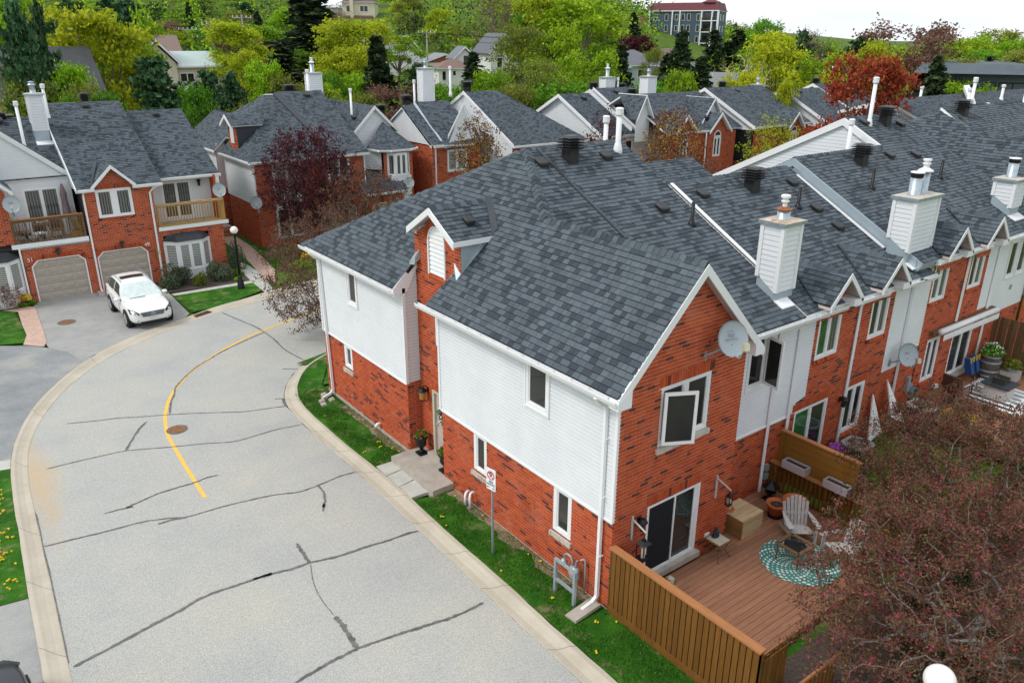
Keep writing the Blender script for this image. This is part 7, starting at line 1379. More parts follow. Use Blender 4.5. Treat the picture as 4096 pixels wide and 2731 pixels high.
def tree_proto(kind,seed,leaves=2600,size=.021,lobes=15,spread=.36,twigs=120,open_=.0,bark='bark',lo=.22):
 rng=np.random.default_rng(seed);mb=MB();base=V3((0,0,0))
 th=.30+.08*rng.random();tr=.017
 mb.tube([(0,0,-.04),(.004,.002,th*.5),(.012*rng.normal(),.012*rng.normal(),th),(.03*rng.normal(),.03*rng.normal(),.62)],[tr*1.35,tr,tr*.8,tr*.3],6)
 cen=[];L=[]
 for i in range(lobes):
  u=(i+.5)/lobes;z=lo+.10+(.86-lo)*u+.05*rng.normal();g=i*2.4+rng.normal()*.4
  R=spread*math.sqrt(max(.05,1-((z-.5)/.52)**2))*(.45+.55*rng.random())
  c=np.array([R*math.cos(g),R*math.sin(g),min(z,.9)]);L.append(c)
  s=V3((0,0,max(.12,min(th,c[2]-.18))));e=V3(c);mid=s.lerp(e,.5)+V3((0,0,-.03+.04*rng.random()))
  mb.tube([s,mid,e],[tr*.5,tr*.35,tr*.15],4,False)
 per=max(1,leaves//max(1,twigs));P=[]
 for k in range(twigs):
  c=L[rng.integers(lobes)];d=rng.normal(size=3);d/=np.linalg.norm(d);d[2]=abs(d[2])*.8-.12
  r=.125*rng.uniform(.45,1.25);q=c+d*r
  q[2]=min(q[2],.985)
  mb.tube([V3(c),V3((c+q)/2)+V3((0,0,.01)),V3(q)],[tr*.13,tr*.1,tr*.05],3,False)
  P.append(q+rng.normal(size=(per,3))*np.array([.034,.034,.026]));P.append(c+(q-c)*rng.uniform(.3,1,(per//3,1))+rng.normal(size=(per//3,3))*.02)
 return mb,np.concatenate(P),rng
def conifer_proto(seed,levels=26,R0=.17,per=13,droop=.30,irregular=.15,pine=False):
 rng=np.random.default_rng(seed);mb=MB();mb.tube([(0,0,-.04),(0,0,.5),(0,0,.99)],[.016,.010,.002],6);P=[]
 for i in range(levels):
  z=.07+.9*i/levels if not pine else .22+.74*i/levels;R=R0*(1-((z-.05)/.97)**(1.15 if not pine else 2.2))+.012;nb=8 if not pine else 6
  for j in range(nb):
   g=rng.random()*6.283;r=R*rng.uniform(1-irregular*2,1+irregular);zz=z+rng.normal()*.008
   end=np.array([r*math.cos(g),r*math.sin(g),zz-(droop*r if not pine else-.12*r)])
   mb.tube([(0,0,zz),tuple(end)],[.004,.0012],3,False)
   t=rng.random(per)**.75;base=np.array([0,0,zz])
   q=base+(end-base)*t[:,None];side=np.array([-math.sin(g),math.cos(g),0]);w=r*.28*(1-t*.6)
   q=q+side*(rng.normal(size=per)*w)[:,None]+np.c_[np.zeros((per,2)),-abs(rng.normal(size=per))*.012]
   if pine:q=q+rng.normal(size=(per,3))*.012
   P.append(q)
 return mb,np.concatenate(P),rng
PROTO={}
def make_protos():
 for i in range(3):PROTO['b%d'%i]=tree_proto('b',20+i,[6400,5600,6000][i],twigs=[190,170,210][i],lobes=[16,13,19][i],spread=[.36,.40,.33][i])
 PROTO['s0']=conifer_proto(31,per=15);PROTO['s1']=conifer_proto(32,22,.2,16,.35,.25)
 PROTO['p0']=conifer_proto(41,13,.27,46,pine=True,irregular=.3);PROTO['p1']=conifer_proto(42,11,.25,50,pine=True,irregular=.4)
 PROTO['x0']=tree_proto('x',51,900,twigs=420,lobes=22,spread=.34)
make_protos()
TM={}
def tree_meshes(p,col,size,bark='bark',frac=1.,asp=.62):
 key=(p,col,size,bark,frac)
 if key not in TM:
  mb,P,rng=PROTO[p];tme=bpy.data.meshes.new('trunk');tme.from_pydata(mb.v,[],mb.f);tme.materials.append(M[bark])
  Q=P[:int(len(P)*frac)]if frac<1 else P
  TM[key]=(tme,cloud_mesh('crown',Q,size,LF[col],asp,rng=np.random.default_rng(len(TM)+3)))
 return TM[key]
def place_tree(p,col,x,y,zt,w,label,name='tree',cat='tree',group=None,size=.019,bark='bark',frac=1.,z0=None,natural=.72,asp=.62):
 z=ground_z(x,y)if z0 is None else z0;h=max(3.,zt-z);tm,cm=tree_meshes(p,col,size,bark,frac,asp)
 r=thing(name,label,cat,(x,y,z),group,(x*7.3+y*3.1)%6.28);s=w/natural;r.scale=(s,s,h)
 for nm,me in(('trunk',tm),('crown',cm)):
  o=bpy.data.objects.new(nm,me);COL.objects.link(o);o.parent=r
 return r
KIND={'lime':(['b0','b1','b2'],'lime','lime green broadleaf tree','broadleaf_tree',.0150),'yellow':(['b1','b0'],'yellow','bright yellow green maple','maple_tree',.0150),'green':(['b2','b0','b1'],'green','fresh green broadleaf tree','broadleaf_tree',.0155),'olive':(['b1','b2','b0'],'olive','thin olive green budding tree','budding_tree',.0115),'brown':(['b2','b1'],'brown','reddish brown budding tree','budding_tree',.011),'purple':(['b2','b0'],'purple','dark red leaved tree','red_leaved_tree',.0145),'orange':(['b0'],'orange','large orange red maple behind the near ridge at the right','maple_tree',.0120),'bare':(['x0'],'brown','nearly bare grey twigged tree','bare_tree',.010),'spruce':(['s0','s1'],'spruce','dark green spruce','spruce_tree',.022),'pine':(['p0','p1'],'pine','blue green layered pine','pine_tree',.022)}
SPECIAL={1:'tall dark pine at the far left edge of the picture',3:'big olive yellow maple with dark limbs by the yellow house',8:'soft blue green white pine in front of the cream house',30:'huge dark conifer towering over the green roofed house',35:'glowing yellow green maple left of the tall dark spruce',37:'tall dark spruce behind the grey hip roof',39:'blue green pine right of the tall dark spruce'}
PX=(160,300,480,640,780,900,1080,1200,1400,1600,1760,1950,2130)
PLACES=['by the yellow house','left of the brown roof','by the cream house','left of the green roof','by the green roof','below the hilltop house','by the white gable house','by the tall white house','right of the tall white house','left of the apartment block','below the apartment block','right of the apartment block','by the orange maple','by the modern building']
for i,(k,x,y,zt,w)in enumerate(TREES):
 ps,col,lab,nm,size=KIND[k];nat=.72 if ps[0][0]in 'bx' else(.36 if ps[0][0]=='s' else .5)
 g=lab+'s on the hillside';dd=math.hypot(x-CAM.x,y-CAM.y);px=1176+1790/math.cos(PITCH)*math.tan(math.atan2(x-CAM.x,y-CAM.y)-YAW)*.95
 pl=PLACES[sum(px>q for q in PX)];hh='directly behind the townhouses' if dd<88 else 'low on the slope' if dd<125 else 'halfway up the slope' if dd<190 else 'near the skyline'
 sp=k=='orange' or i in SPECIAL
 lab2=SPECIAL.get(i,lab if k=='orange' else lab+' '+hh+' '+pl)
 if k=='orange':size=.0125
 place_tree(ps[i%len(ps)],col,x,y,zt,w*(1.35 if k=='spruce' else 1.08),lab2,nm,'tree',None if sp else g,size,natural=nat)
HMASK=[(-1.6,66,6),(18.5,116,6),(19.5,97,4.5),(46.6,130,5.5),(90,192,9),(69,135,6.5),(75.5,126,5.5),(67.6,110,4.5),(74.5,105,7),(85,82,9),(71.5,58,5.5),(185,160,9),(98.2,31.6,13)]
def blocked(az,d):
 for x,y,r in HMASK:
  D=math.hypot(x-CAM.x,y-CAM.y);a=math.atan2(x-CAM.x,y-CAM.y)
  if d<D+r and abs(az-a)<r/D+.006:return True
 return False
def far_wood():
 rng=np.random.default_rng(9);P=[];S=[]
 for k in range(7000):
  az=math.radians(37.2+rng.uniform(-48,46));d=rng.uniform(110,640);x,y=CAM.x+d*math.sin(az),CAM.y+d*math.cos(az)
  if blocked(az,d):continue
  h=rng.uniform(5,9.5)if d<330 else rng.uniform(7,12);g=ground_z(x,y);n=70
  q=rng.normal(size=(n,3));q/=np.linalg.norm(q,axis=1)[:,None];q*=rng.uniform(.6,1.05,(n,1));P.append(np.array([x,y,g+h*.55])+q*np.array([h*.36,h*.36,h*.48]));S.append(np.full(n,.32 if d<300 else .5))
 P=np.concatenate(P);S=np.concatenate(S);k=(P[:,0]*0.11+P[:,1]*.07)
 for i,c in enumerate(('olive','green','lime','spruce')):
  m_=(np.floor((np.sin(P[:,0]*.13)+np.cos(P[:,1]*.17)+2)*3.7).astype(int)%4)==i
  o=bpy.data.objects.new('woodland',cloud_mesh('woodland',P[m_],S[m_],LF[c]));COL.objects.link(o);o['kind']='stuff';o['label']='distant mixed woodland covering the hills'
far_wood()
def brush():
 rng=np.random.default_rng(12)
 for i,(c,n)in enumerate((('olive',420),('green',380),('lime',240),('brown',260))):
  P=[]
  for k in range(n):
   az=math.radians(37.2+rng.uniform(-40,40));d=rng.uniform(66,150);x,y=CAM.x+d*math.sin(az),CAM.y+d*math.cos(az)
   g=ground_z(x,y);h=rng.uniform(.8,2.6)*(.5 if blocked(az,d)else 1);m_=60;P.append(np.array([x,y,g+h*.4])+rng.normal(size=(m_,3))*np.array([h*.5,h*.5,h*.33]))
  o=bpy.data.objects.new('undergrowth',cloud_mesh('undergrowth',np.concatenate(P),.13,LF[c]));COL.objects.link(o);o['kind']='stuff';o['label']='tangled green and brown undergrowth below the trees'
brush()
def grown_tree(name,label,base,c,r,n,leaves,lsize,col,bark,seed,trunk_h=.8,rt=.11,shell=.35,cat='tree',group=None,spread=.11,limb_bias=.0,asp=.55,lift=0.):
 rng=np.random.default_rng(seed);base=np.array(base,float);c=np.array(c,float);r=np.array(r,float)
 t=thing(name,label,cat,tuple(base),group)
 nodes=[base,base+[.02,.01,trunk_h*.5],base+(c-base)*[.25,.25,0]+[0,0,trunk_h]];par=[-1,0,1]
 d=rng.normal(size=(n,3));d/=np.linalg.norm(d,axis=1)[:,None];q=d*(rng.uniform(shell**3,1,n)**(1/3))[:,None]*r*rng.uniform(.88,1.12,(n,1))+c
 q=q[q[:,2]>base[2]+.35]
 if lift:q[:,2]+=lift*np.hypot(*(q[:,:2]-c[:2]).T)
 o=nodes[2];q=q[np.argsort(np.linalg.norm(q-o,axis=1))]
 A=np.zeros((len(q)*3+10,3));A[:3]=nodes;depth=np.zeros(len(A));depth[2]=0;m=3
 for p in q:
  dd=np.linalg.norm(A[2:m]-p,axis=1);k=2+int(np.argmin(dd+.28*depth[2:m]));L=np.linalg.norm(A[k]-p)
  steps=1 if L<.5 else 2;prev=k
  for s_ in range(steps):
   f_=(s_+1)/steps;x=A[k]+(p-A[k])*f_+(rng.normal(size=3)*.07*L if f_<1 else 0)
   A[m]=x;par.append(prev);depth[m]=depth[prev]+np.linalg.norm(A[prev]-x);prev=m;m+=1
 A=A[:m];cnt=np.ones(m)
 for i in range(m-1,0,-1):cnt[par[i]]+=cnt[i]
 rad=np.maximum(.0035,rt*np.sqrt(cnt/cnt[0]));child=np.zeros(m,bool)
 for i in range(1,m):child[par[i]]=True
 mb,mc=MB(),MB()
 for i in range(1,m):
  a,b=A[par[i]],A[i];mid=(a+b)/2+rng.normal(size=3)*.05*np.linalg.norm(b-a)
  (mb if rad[i]>.012 else mc).tube([V3(a),V3(mid),V3(b)],[min(rad[par[i]],rad[i]*1.5),rad[i]*1.1,rad[i]],6 if rad[i]>.02 else 4 if rad[i]>.008 else 3,False)
 mb.build('trunk',M[bark],t,True);mc.build('twigs',M['bark' if bark!='birch' else bark],t,kind='stuff')
 tips=[i for i in range(3,m)];w=np.array([1.0 if not child[i]else .45 for i in tips]);w/=w.sum();pick=rng.choice(tips,leaves,p=w)
 f_=rng.random(leaves)**.6;a=A[[par[i]for i in pick]];P=a+(A[pick]-a)*f_[:,None]+rng.normal(size=(leaves,3))*spread*(.35+.65*f_[:,None])
 me=cloud_mesh('foliage',P,lsize,LF[col],asp,rng=rng);o=bpy.data.objects.new('foliage',me);COL.objects.link(o);adopt(o,t);return t
grown_tree('crabapple_tree','budding crabapple with grey lichened limbs at the lower right, overhanging the deck',(4.2,-6.2,0),(4.0,-5.2,2.1),(3.6,2.55,1.85),1050,66000,.028,'crab','lichen',5,.9,.15,.3,spread=.10)
grown_tree('crabapple_tree','budding crabapple behind the first, in front of the second and third townhouses',(9.6,-3.6,0),(9.2,-3.2,2.0),(3.6,2.7,1.7),900,66000,.028,'crab','lichen',6,.9,.13,.3,spread=.11)
grown_tree('crabapple_tree','brown budding crabapple beyond the left corner of the near house, drooping over the road',(3.3,18.4,0),(2.6,20.3,2.75),(2.75,2.6,2.8),1000,22000,.040,'crabfar','bark',7,.9,.10,.3,spread=.12)
grown_tree('red_maple','dark purple leaved maple in front of the hip-roofed townhouse',(7.8,33.4,0),(7.8,33.4,4.2),(2.9,2.0,3.1),800,22000,.062,'purple','bark',8,1.6,.10,.2,spread=.16)
grown_tree('crabapple_tree','brown leaved ornamental tree right of the purple maple',(9.5,30.5,0),(9.9,30.8,3.0),(2.8,2.2,2.2),600,11000,.05,'crabfar','bark',9,1.0,.09,.2,spread=.14)
grown_tree('red_maple','young maple with dark red and yellow leaves between two brick houses',(19.0,32.5,0),(19.1,32.5,4.6),(1.7,1.6,3.1),420,5200,.065,'purpleyellow','bark',10,1.6,.07,.2,spread=.16)
grown_tree('red_maple','small dark red maple seen just above the near ridge',(24.6,26.5,0),(24.6,26.5,5.0),(1.5,1.5,2.8),380,5600,.06,'purple','bark',11,1.6,.07,.2,spread=.15)
grown_tree('red_maple','larger dark red maple in front of the arched window gables',(29.2,25.0,0),(29.3,25.0,4.9),(2.1,2.0,3.2),560,9500,.062,'purpleyellow','bark',12,1.6,.09,.2,spread=.15)
grown_tree('crabapple_tree','grey brown budding tree below the dark red maple',(26.6,21.6,0),(26.6,21.6,3.0),(2.7,2.4,2.8),620,13000,.05,'crabfar','bark',13,1.0,.09,.2,spread=.15)
grown_tree('young_maple','young maple with sparse pale yellow leaves by the wooden balcony',(35.5,21.8,0),(35.5,21.8,4.3),(2.4,2.2,3.1),460,6000,.062,'yellow','bark',14,1.6,.08,.2,spread=.16)
grown_tree('birch_tree','birch with bare white limbs left of the olive yellow tree',(66.5,48.5,1.5),(66.5,48.5,7.0),(3.8,3.6,3.6),240,1500,.10,'yellow','birch',15,2.4,.26,.3,spread=.3)
def shrub(name,label,c,r,n,size,col,seed=1,cat='shrub',group=None,lobes=9):
 rng=np.random.default_rng(seed);t=thing(name,label,cat,c,group);P=[]
 for k in range(lobes):
  d=rng.normal(size=3);d[2]=abs(d[2])*.8;d/=np.linalg.norm(d);o_=d*np.array(r)*rng.uniform(.35,.7);m_=n//lobes
  q=rng.normal(size=(m_,3));q/=np.linalg.norm(q,axis=1)[:,None];P.append(np.array([0,0,r[2]*.35])+o_+q*np.array(r)*.42*rng.uniform(.75,1.05,(m_,1)))
 P=np.concatenate(P)+np.array(c);P[:,2]=np.maximum(P[:,2],c[2]+.02)
 o=bpy.data.objects.new('foliage',cloud_mesh('foliage',P,size,LF[col],.5,rng=rng));COL.objects.link(o);adopt(o,t)
 mb=MB()
 for k in range(7):g=k*.9;mb.tube([(c[0],c[1],c[2]-.05),(c[0]+r[0]*.3*math.cos(g),c[1]+r[1]*.3*math.sin(g),c[2]+r[2]*.5),(c[0]+r[0]*.6*math.cos(g),c[1]+r[1]*.6*math.sin(g),c[2]+r[2]*.85)],[.03,.02,.008],5,False)
 mb.build('stem',M['bark'],t);return t
shrub('juniper_shrub','large grey green juniper left of the bay window, beside the white car',(-.75,31.0,0),(.95,.75,.95),5200,.045,'shrub',1)
shrub('juniper_shrub','grey green juniper at the right end of the bay window',(1.35,30.9,0),(.75,.6,.85),4200,.045,'shrub',2)
shrub('cypress_shrub','yellow green feathery shrub between the two junipers',(.3,30.5,0),(.42,.35,.62),2200,.035,'olive',3)
shrub('spruce_shrub','small layered blue grey spruce behind the street lamp',(2.75,32.2,0),(.55,.5,1.25),3200,.04,'shrub',4)
shrub('hosta_clump','bright lime hosta clump at the foot of the street lamp',(2.1,30.25,0),(.3,.22,.16),420,.05,'lime',5)
shrub('low_shrub','dark green low shrub under the blue grey spruce',(2.4,31.2,0),(.35,.3,.3),700,.04,'green',6)
shrub('tangled_shrub','dark tangled shrub at the left edge under the bay window of number 51',(-8.4,32.0,0),(1.2,.6,1.1),4200,.035,'brown',7)
shrub('grass_clump','spiky green clump beside the yellow flower pot',(-7.5,32.0,0),(.6,.25,.22),900,.05,'green',8)
shrub('yellow_shrub','yellow flowering shrub in the bed under the purple maple',(7.0,33.6,0),(1.1,.6,.5),1400,.05,'yellow',9);shrub('lime_shrub','low lime green shrub beside the brick path',(5.6,30.6,0),(1.0,.5,.35),1200,.05,'lime',10)
shrub('orange_shrub','small orange yellow flowering shrub right of the yellow one',(6.6,31.8,0),(.4,.4,.4),500,.05,'flower_y',11)
shrub('bright_shrub','bright green shrub glimpsed through the crabapple branches',(9.2,-3.4,0),(.9,.9,1.35),2600,.05,'green',12);shrub('cedar_shrub','dark green cedar below the crabapple beside the deck',(6.2,-4.1,0),(1.0,1.1,1.2),5200,.04,'spruce',13);shrub('cedar_shrub','dark green cedar hedge at the lower right under the crabapple',(4.2,-5.6,0),(1.7,1.2,.9),6000,.04,'spruce',14)
shrub('cedar_shrub','tall green cedar at the right edge beyond the third deck',(14.6,-3.9,0),(.9,.9,2.6),5200,.045,'pine',15);shrub('cedar_shrub','green cedar hedge at the right edge in front of the third deck',(11.8,-4.3,0),(1.3,1.0,2.0),5200,.045,'pine',16)
def street_lamp(label,x,y,zg,h,s=1.):
 t=thing('street_lamp',label,'street lamp',(x,y,zg));c=(x,y,zg)
 MB().lathe(c,[(.19*s,-.05),(.19*s,.08),(.17*s,.12),(.16*s,.4),(.12*s,.46),(.11*s,.62),(.07*s,.7)],12).build('base',M['black'],t,True)
 MB().lathe(c,[(.06*s,.6),(.045*s,h-.35),(.07*s,h-.3),(.05*s,h-.24),(.11*s,h-.18),(.12*s,h-.12)],12).build('post',M['black'],t,True)
 MB().ball((x,y,zg+h+.03),.19*s,20,14).build('globe',M['globe'],t,True);return t
street_lamp('black street lamp with white globe on the lawn beside the front walk',1.72,28.73,.03,3.0)
street_lamp('white lamp globe under the crabapple at the bottom right corner',.62,-6.5,.05,2.75,1.25)
def fontobj(txt,size,m,loc,rot,parent,ext=.003,align='CENTER',name='lettering'):
 cu=bpy.data.curves.new(name,'FONT');cu.body=txt;cu.size=size;cu.extrude=ext;cu.align_x=align;cu.align_y='CENTER';cu.materials.append(m)
 o=bpy.data.objects.new(name,cu);COL.objects.link(o)
 bpy.context.view_layer.update();me=bpy.data.meshes.new_from_object(o);bpy.data.objects.remove(o);o=bpy.data.objects.new(name,me);COL.objects.link(o)
 mw=Matrix.Translation(V3(loc))@rot.to_4x4();o.parent=parent;o.matrix_parent_inverse=wm(parent).inverted();o.matrix_basis=mw;return o
def rot_from(U,V):N=U.cross(V);return Matrix(((U.x,V.x,N.x),(U.y,V.y,N.y),(U.z,V.z,N.z)))
X_,Y_,Z_=V3((1,0,0)),V3((0,1,0)),V3((0,0,1))
sg=thing('parking_sign','white no parking fire route sign on a steel post by the side wall','sign',(-.88,3.2,.1))
MB().box(-.905,-.855,3.185,3.215,.0,2.45).build('post',M['galv'],sg)
U=V3((math.sin(math.radians(10)),-math.cos(math.radians(10)),0));N=U.cross(Z_);O=V3((-.91,3.2,1.93))
mb=MB();mb.prism([O+U*a+Z_*b+N*.01 for a,b in((-.13,.0),(.13,.0),(.15,.02),(.15,.56),(.13,.58),(-.13,.58),(-.15,.56),(-.15,.02))],N*.008);mb.build('sign_plate',M['trim'],sg)
ink=plain('sign_black',(.02,.02,.02),.5);red=plain('sign_red',(.55,.03,.03),.5);R=rot_from(U,Z_)
fontobj('P',.20,ink,O+Z_*.40+N*.021,R,sg);fontobj('FIRE',.075,ink,O+Z_*.215+N*.021,R,sg);fontobj('ROUTE',.075,ink,O+Z_*.145+N*.021,R,sg)
MB().tube([O+Z_*.40+N*.024+U*.105*math.cos(a)+Z_*.105*math.sin(a)for a in[i*math.pi/12 for i in range(25)]],.011,4).build('red_ring',red,sg);MB().beam(O+Z_*.475+N*.024-U*.075,O+Z_*.325+N*.024+U*.075,.02,.004,N).build('red_bar',red,sg)
for s in(-1,1):a=O+Z_*.065+N*.022+U*s*.07;MB().beam(a-U*.035,a+U*.035,.012,.004,N).build('arrow',ink,sg);MB().prism([a+U*s*.06,a+U*s*.03+Z_*.022,a+U*s*.03-Z_*.022],N*.004).build('arrow_head',ink,sg)
def manhole(label,x,y,r,z,m='rust'):
 t=thing('manhole_cover',label,'manhole cover',(x,y,z));MB().lathe((x,y,z),[(r,-.02),(r,.004),(r*.9,.004),(r*.9,.007),(.01,.007)],28).build('cover',M['joint'],t)
 mb=MB()
 for k in range(-3,4):
  for j in range(-3,4):
   if k*k+j*j<11:mb.box(x+k*r*.22-.03,x+k*r*.22+.03,y+j*r*.22-.03,y+j*r*.22+.03,z+.007,z+.011)
 mb.build('studs',M['rust'],t)
manhole('round cast iron manhole cover under the yellow road line',-5.25,14.82,.33,.008);manhole('round tan manhole cover in the driveway of number 51',-6.3,28.4,.38,.02)
cb=thing('catch_basin','rusty grated catch basin in the kerb below the lawn','drain grate',(-1.05,25.95,.03));MB().ob((-1.45,25.62,.01),(.82,.32,0),(-.12,.36,0),(0,0,.035)).build('frame',M['rust'],cb)
for k in range(9):MB().ob(V3((-1.40,25.66,.046))+V3((.082*k+.02,.032*k,0)),(.045,.018,0),(-.10,.30,0),(0,0,.014)).build('bar',M['black'],cb)
for lab,P in(('concrete splash pad under the near corner downspout',[(-.93,.40,.1),(-.9,.08,.1),(-.15,.10,.16),(-.13,.44,.16)]),('concrete splash pad between the two garage doors',[(-4.35,31.55,.02),(-4.1,31.4,.02),(-3.95,32.2,.08),(-4.3,32.3,.08)])):
 t=thing('splash_pad',lab,'splash pad',P[0]);MB().prism(P,(0,0,.05)).build('slab',M['concrete'],t);MB().prism([V3(P[1])+V3((0,0,.05)),V3(P[2])+V3((0,0,.05)),V3(P[2])+V3((0,.04,.05)),V3(P[1])+V3((0,.04,.05))],(0,0,.03)).build('raised_edge',M['concrete'],t)
t=thing('stepping_stones','small tan stones under the far downspout','stones',(-.6,13.9,.1))
for k,(x,y)in enumerate(((-.45,14.0),(-.62,13.8),(-.35,14.25),(-.7,13.5),(-.3,13.7))):MB().hexa([(x-.1,y-.12,.09),(x+.1,y-.1,.09),(x+.11,y+.12,.09),(x-.09,y+.1,.09),(x-.08,y-.1,.15),(x+.08,y-.08,.15),(x+.09,y+.1,.16),(x-.07,y+.08,.15)]).build('stone',M['concrete'],t)
t=thing('vent_pipes','pair of white curved plastic vent pipes at the foot of the side wall','vent pipe',(-.1,5.45,.3))
for y,z in((5.42,.42),(5.2,.5)):MB().tube([(0,y,z),(-.12,y,z+.06),(-.2,y-.03,z+.05),(-.24,y-.05,z-.04),(-.24,y-.06,.12)],.035,8).build('pipe',M['trim'],t,True)
t=thing('vent_pipes','single white vent elbow low on the left wing wall','vent pipe',(-.1,10.6,.3));MB().tube([(0,10.62,.36),(-.12,10.62,.37),(-.2,10.62,.28)],.05,8).build('pipe',M['trim'],t,True)
gm=thing('gas_meter','grey gas meter with pipes on the side wall behind a steel guard','gas meter',(-.2,.95,.1))
MB().lathe((-.22,.93,.42),[(.04,0),(.13,.03),(.14,.12),(.12,.22),(.13,.26),(.12,.34),(.02,.36)],14,.75,1).build('meter_body',M['grey_metal'],gm,True);MB().box(-.34,-.30,.86,1.0,.62,.74).build('meter_dial',M['beige'],gm)
mb=MB();mb.tube([(-.22,1.28,.78),(-.22,1.28,.9),(-.22,1.2,.98),(-.22,1.08,.98),(-.22,1.02,.9),(-.22,1.0,.76)],.022,8);mb.tube([(-.22,.9,.76),(-.2,.88,.95),(-.12,.72,1.06),(-.1,.7,.95),(-.1,.7,.05)],.022,8);mb.build('pipework',M['grey_metal'],gm,True)
MB().lathe((-.24,1.28,.66),[(.02,0),(.09,.02),(.1,.06),(.06,.09),(.05,.14)],12).build('regulator',M['grey_metal'],gm,True);MB().tube([(-.2,.88,.92),(-.16,.8,1.02)],.028,8).build('union',M['rust'],gm)
gd=thing('meter_guard','pale grey welded steel guard frame in front of the gas meter','guard frame',(-.55,.9,.1))
for y in(1.2,.55):MB().box(-.58,-.51,y-.035,y+.035,.05,1.0).build('post',M['grey_metal'],gd)
for z in(.42,.95):MB().box(-.575,-.515,.58,1.17,z,z+.06).build('cross_bar',M['grey_metal'],gd)
def sat_dish(label,c,face,r,mount,txt=None,m='dish',group=None):
 t=thing('satellite_dish',label,'satellite dish',mount,group);c=V3(c);F=V3(face).normalized();U=Z_.cross(F).normalized();V=F.cross(U)
 mb=MB();vs=[];fs=[];n=28;k=6
 for i in range(k+1):
  q=i/k
  for j in range(n):a=2*math.pi*j/n;vs.append(c+U*r*q*math.cos(a)+V*r*1.08*q*math.sin(a)-F*.16*r*(1-q*q))
 for i in range(k):
  for j in range(n):fs.append((i*n+j,(i+1)*n+j,(i+1)*n+(j+1)%n,i*n+(j+1)%n))
 mb.add(vs,fs);back=[v-F*.02 for v in vs];mb.add(back,[tuple(reversed(f_))for f_ in fs]);rim=[(k*n+j,k*n+(j+1)%n,len(vs)+k*n+(j+1)%n,len(vs)+k*n+j)for j in range(n)];mb.f+=rim
 mb.build('reflector',M[m],t,True)
 arm=c-V*r*.98;lnb=c+F*r*1.05-V*r*.62
 MB().tube([arm-F*.05,arm+F*r*.5-V*.05,lnb],.018,6).build('feed_arm',M['grey_metal'],t);MB().ob(lnb-U*.06-V*.02,U*.12,V*.16,F*.12).build('feed_horn',M['beige'],t)
 mt=V3(mount);MB().tube([mt,mt+(c-mt)*.45-V*.05,c-F*.14*r-V*r*.3],.026,8).build('mast',M['grey_metal'],t);MB().ob(mt-U*.07-Z_*.12,U*.14,Z_*.24,V3((0,.02,0))if abs(F.y)>.5 else V3((.02,0,0))).build('wall_bracket',M['grey_metal'],t)
 if txt:
  Rr=rot_from(U,V)
  for s_,sz,dz in txt:fontobj(s_,sz*r,plain('faint_print',(.20,.25,.28),.5),c+V*dz*r-F*.06*r-U*.02,Rr,t,.001)
  if len(txt)>1:MB().tube([c-U*.08*r+V*.42*r-F*.10*r+U*.2*r*math.cos(a)+V*.07*r*math.sin(a)for a in[i*math.pi/8 for i in range(17)]],.006*r*2,4).build('orbit_mark',M['grey_metal'],t)
 return t
sat_dish('large grey satellite dish high on the near brick gable',(2.72,-.52,6.12),(-.32,-.88,.32),.36,(2.45,-.01,5.62),[('Bell',.28,.2),('ExpressVu',.2,-.02)])
sat_dish('grey satellite dish low on a downspout of the second townhouse',(12.9,.40,2.98),(-.42,-.84,.3),.34,(12.7,.86,2.6),[('Bell',.26,.15)])
sat_dish('satellite dish at the left balcony corner of number 51',(-7.1,32.0,4.85),(-.1,-.95,.25),.36,(-7.05,32.4,4.2),[('Bell',.34,.15)])
sat_dish('satellite dish at the right balcony corner by the golden railing',(2.35,32.4,4.45),(-.1,-.95,.25),.34,(2.6,33.0,4.3),[('Bell',.34,.15)])
sat_dish('satellite dish on the corner of the hip-roofed townhouse',(5.35,35.6,2.9),(-.3,-.9,.25),.34,(5.62,36.1,2.3),None)
sat_dish('small satellite dish on the bay tower of number 43',(15.6,35.4,3.1),(-.2,-.93,.25),.32,(15.7,35.9,2.8),[('Bell',.36,.2)])
wall_lamp('wall_lamp',(.44,8.28,2.3),'lit amber wall lantern beside the recessed front door',(-1,0,0),True,1.3)
wall_lamp('wall_lamp',(-5.63,32.38,2.42),'black carriage lamp above the left garage door');wall_lamp('wall_lamp',(-2.8,32.38,2.35),'black carriage lamp above the right garage door, number 49')
wall_lamp('wall_lamp',(13.5,35.38,2.45),'small black lamp above the garage of number 43');wall_lamp('wall_lamp',(1.75,33.98,4.75),'small black lamp on the white balcony wall');wall_lamp('wall_lamp',(.75,-.02,2.15),'rusty wall lamp beside the dark patio screen',s=.9);wall_lamp('wall_lamp',(10.1,.86,2.1),'brown wall lamp between patio door and tall window of the second house',s=.9)
for txt,x,y,z,H_ in(('51',-6.83,32.36,2.1,HB),('49',-1.62,32.36,2.08,HA),('43',14.62,35.36,2.15,HD)):fontobj(txt,.26,M['trim'],(x,y,z),rot_from(X_,Z_),H_.root,.02,name='house_number')
t=thing('electric_meter','round electric meter on a brown board left of the bay window','electric meter',(-1.1,32.3,1.6));MB().box(-1.25,-1.02,32.3,32.36,1.25,1.9).build('board',M['cap_wood'],t);MB().tube([(-1.13,32.32,1.65),(-1.13,32.2,1.65)],.08,12).build('dial',M['beige'],t)
def flowers(t,c,r,h,n,col,size,seed=1,nm='flowers'):
 rng=np.random.default_rng(seed);q=rng.normal(size=(n,3));q/=np.linalg.norm(q,axis=1)[:,None];q[:,2]=abs(q[:,2]);P=np.array(c)+q*np.array([r,r,h])*rng.uniform(.6,1.05,(n,1))
 o=bpy.data.objects.new(nm,cloud_mesh(nm,P,size,LF[col],.8,rng=rng));COL.objects.link(o);adopt(o,t)
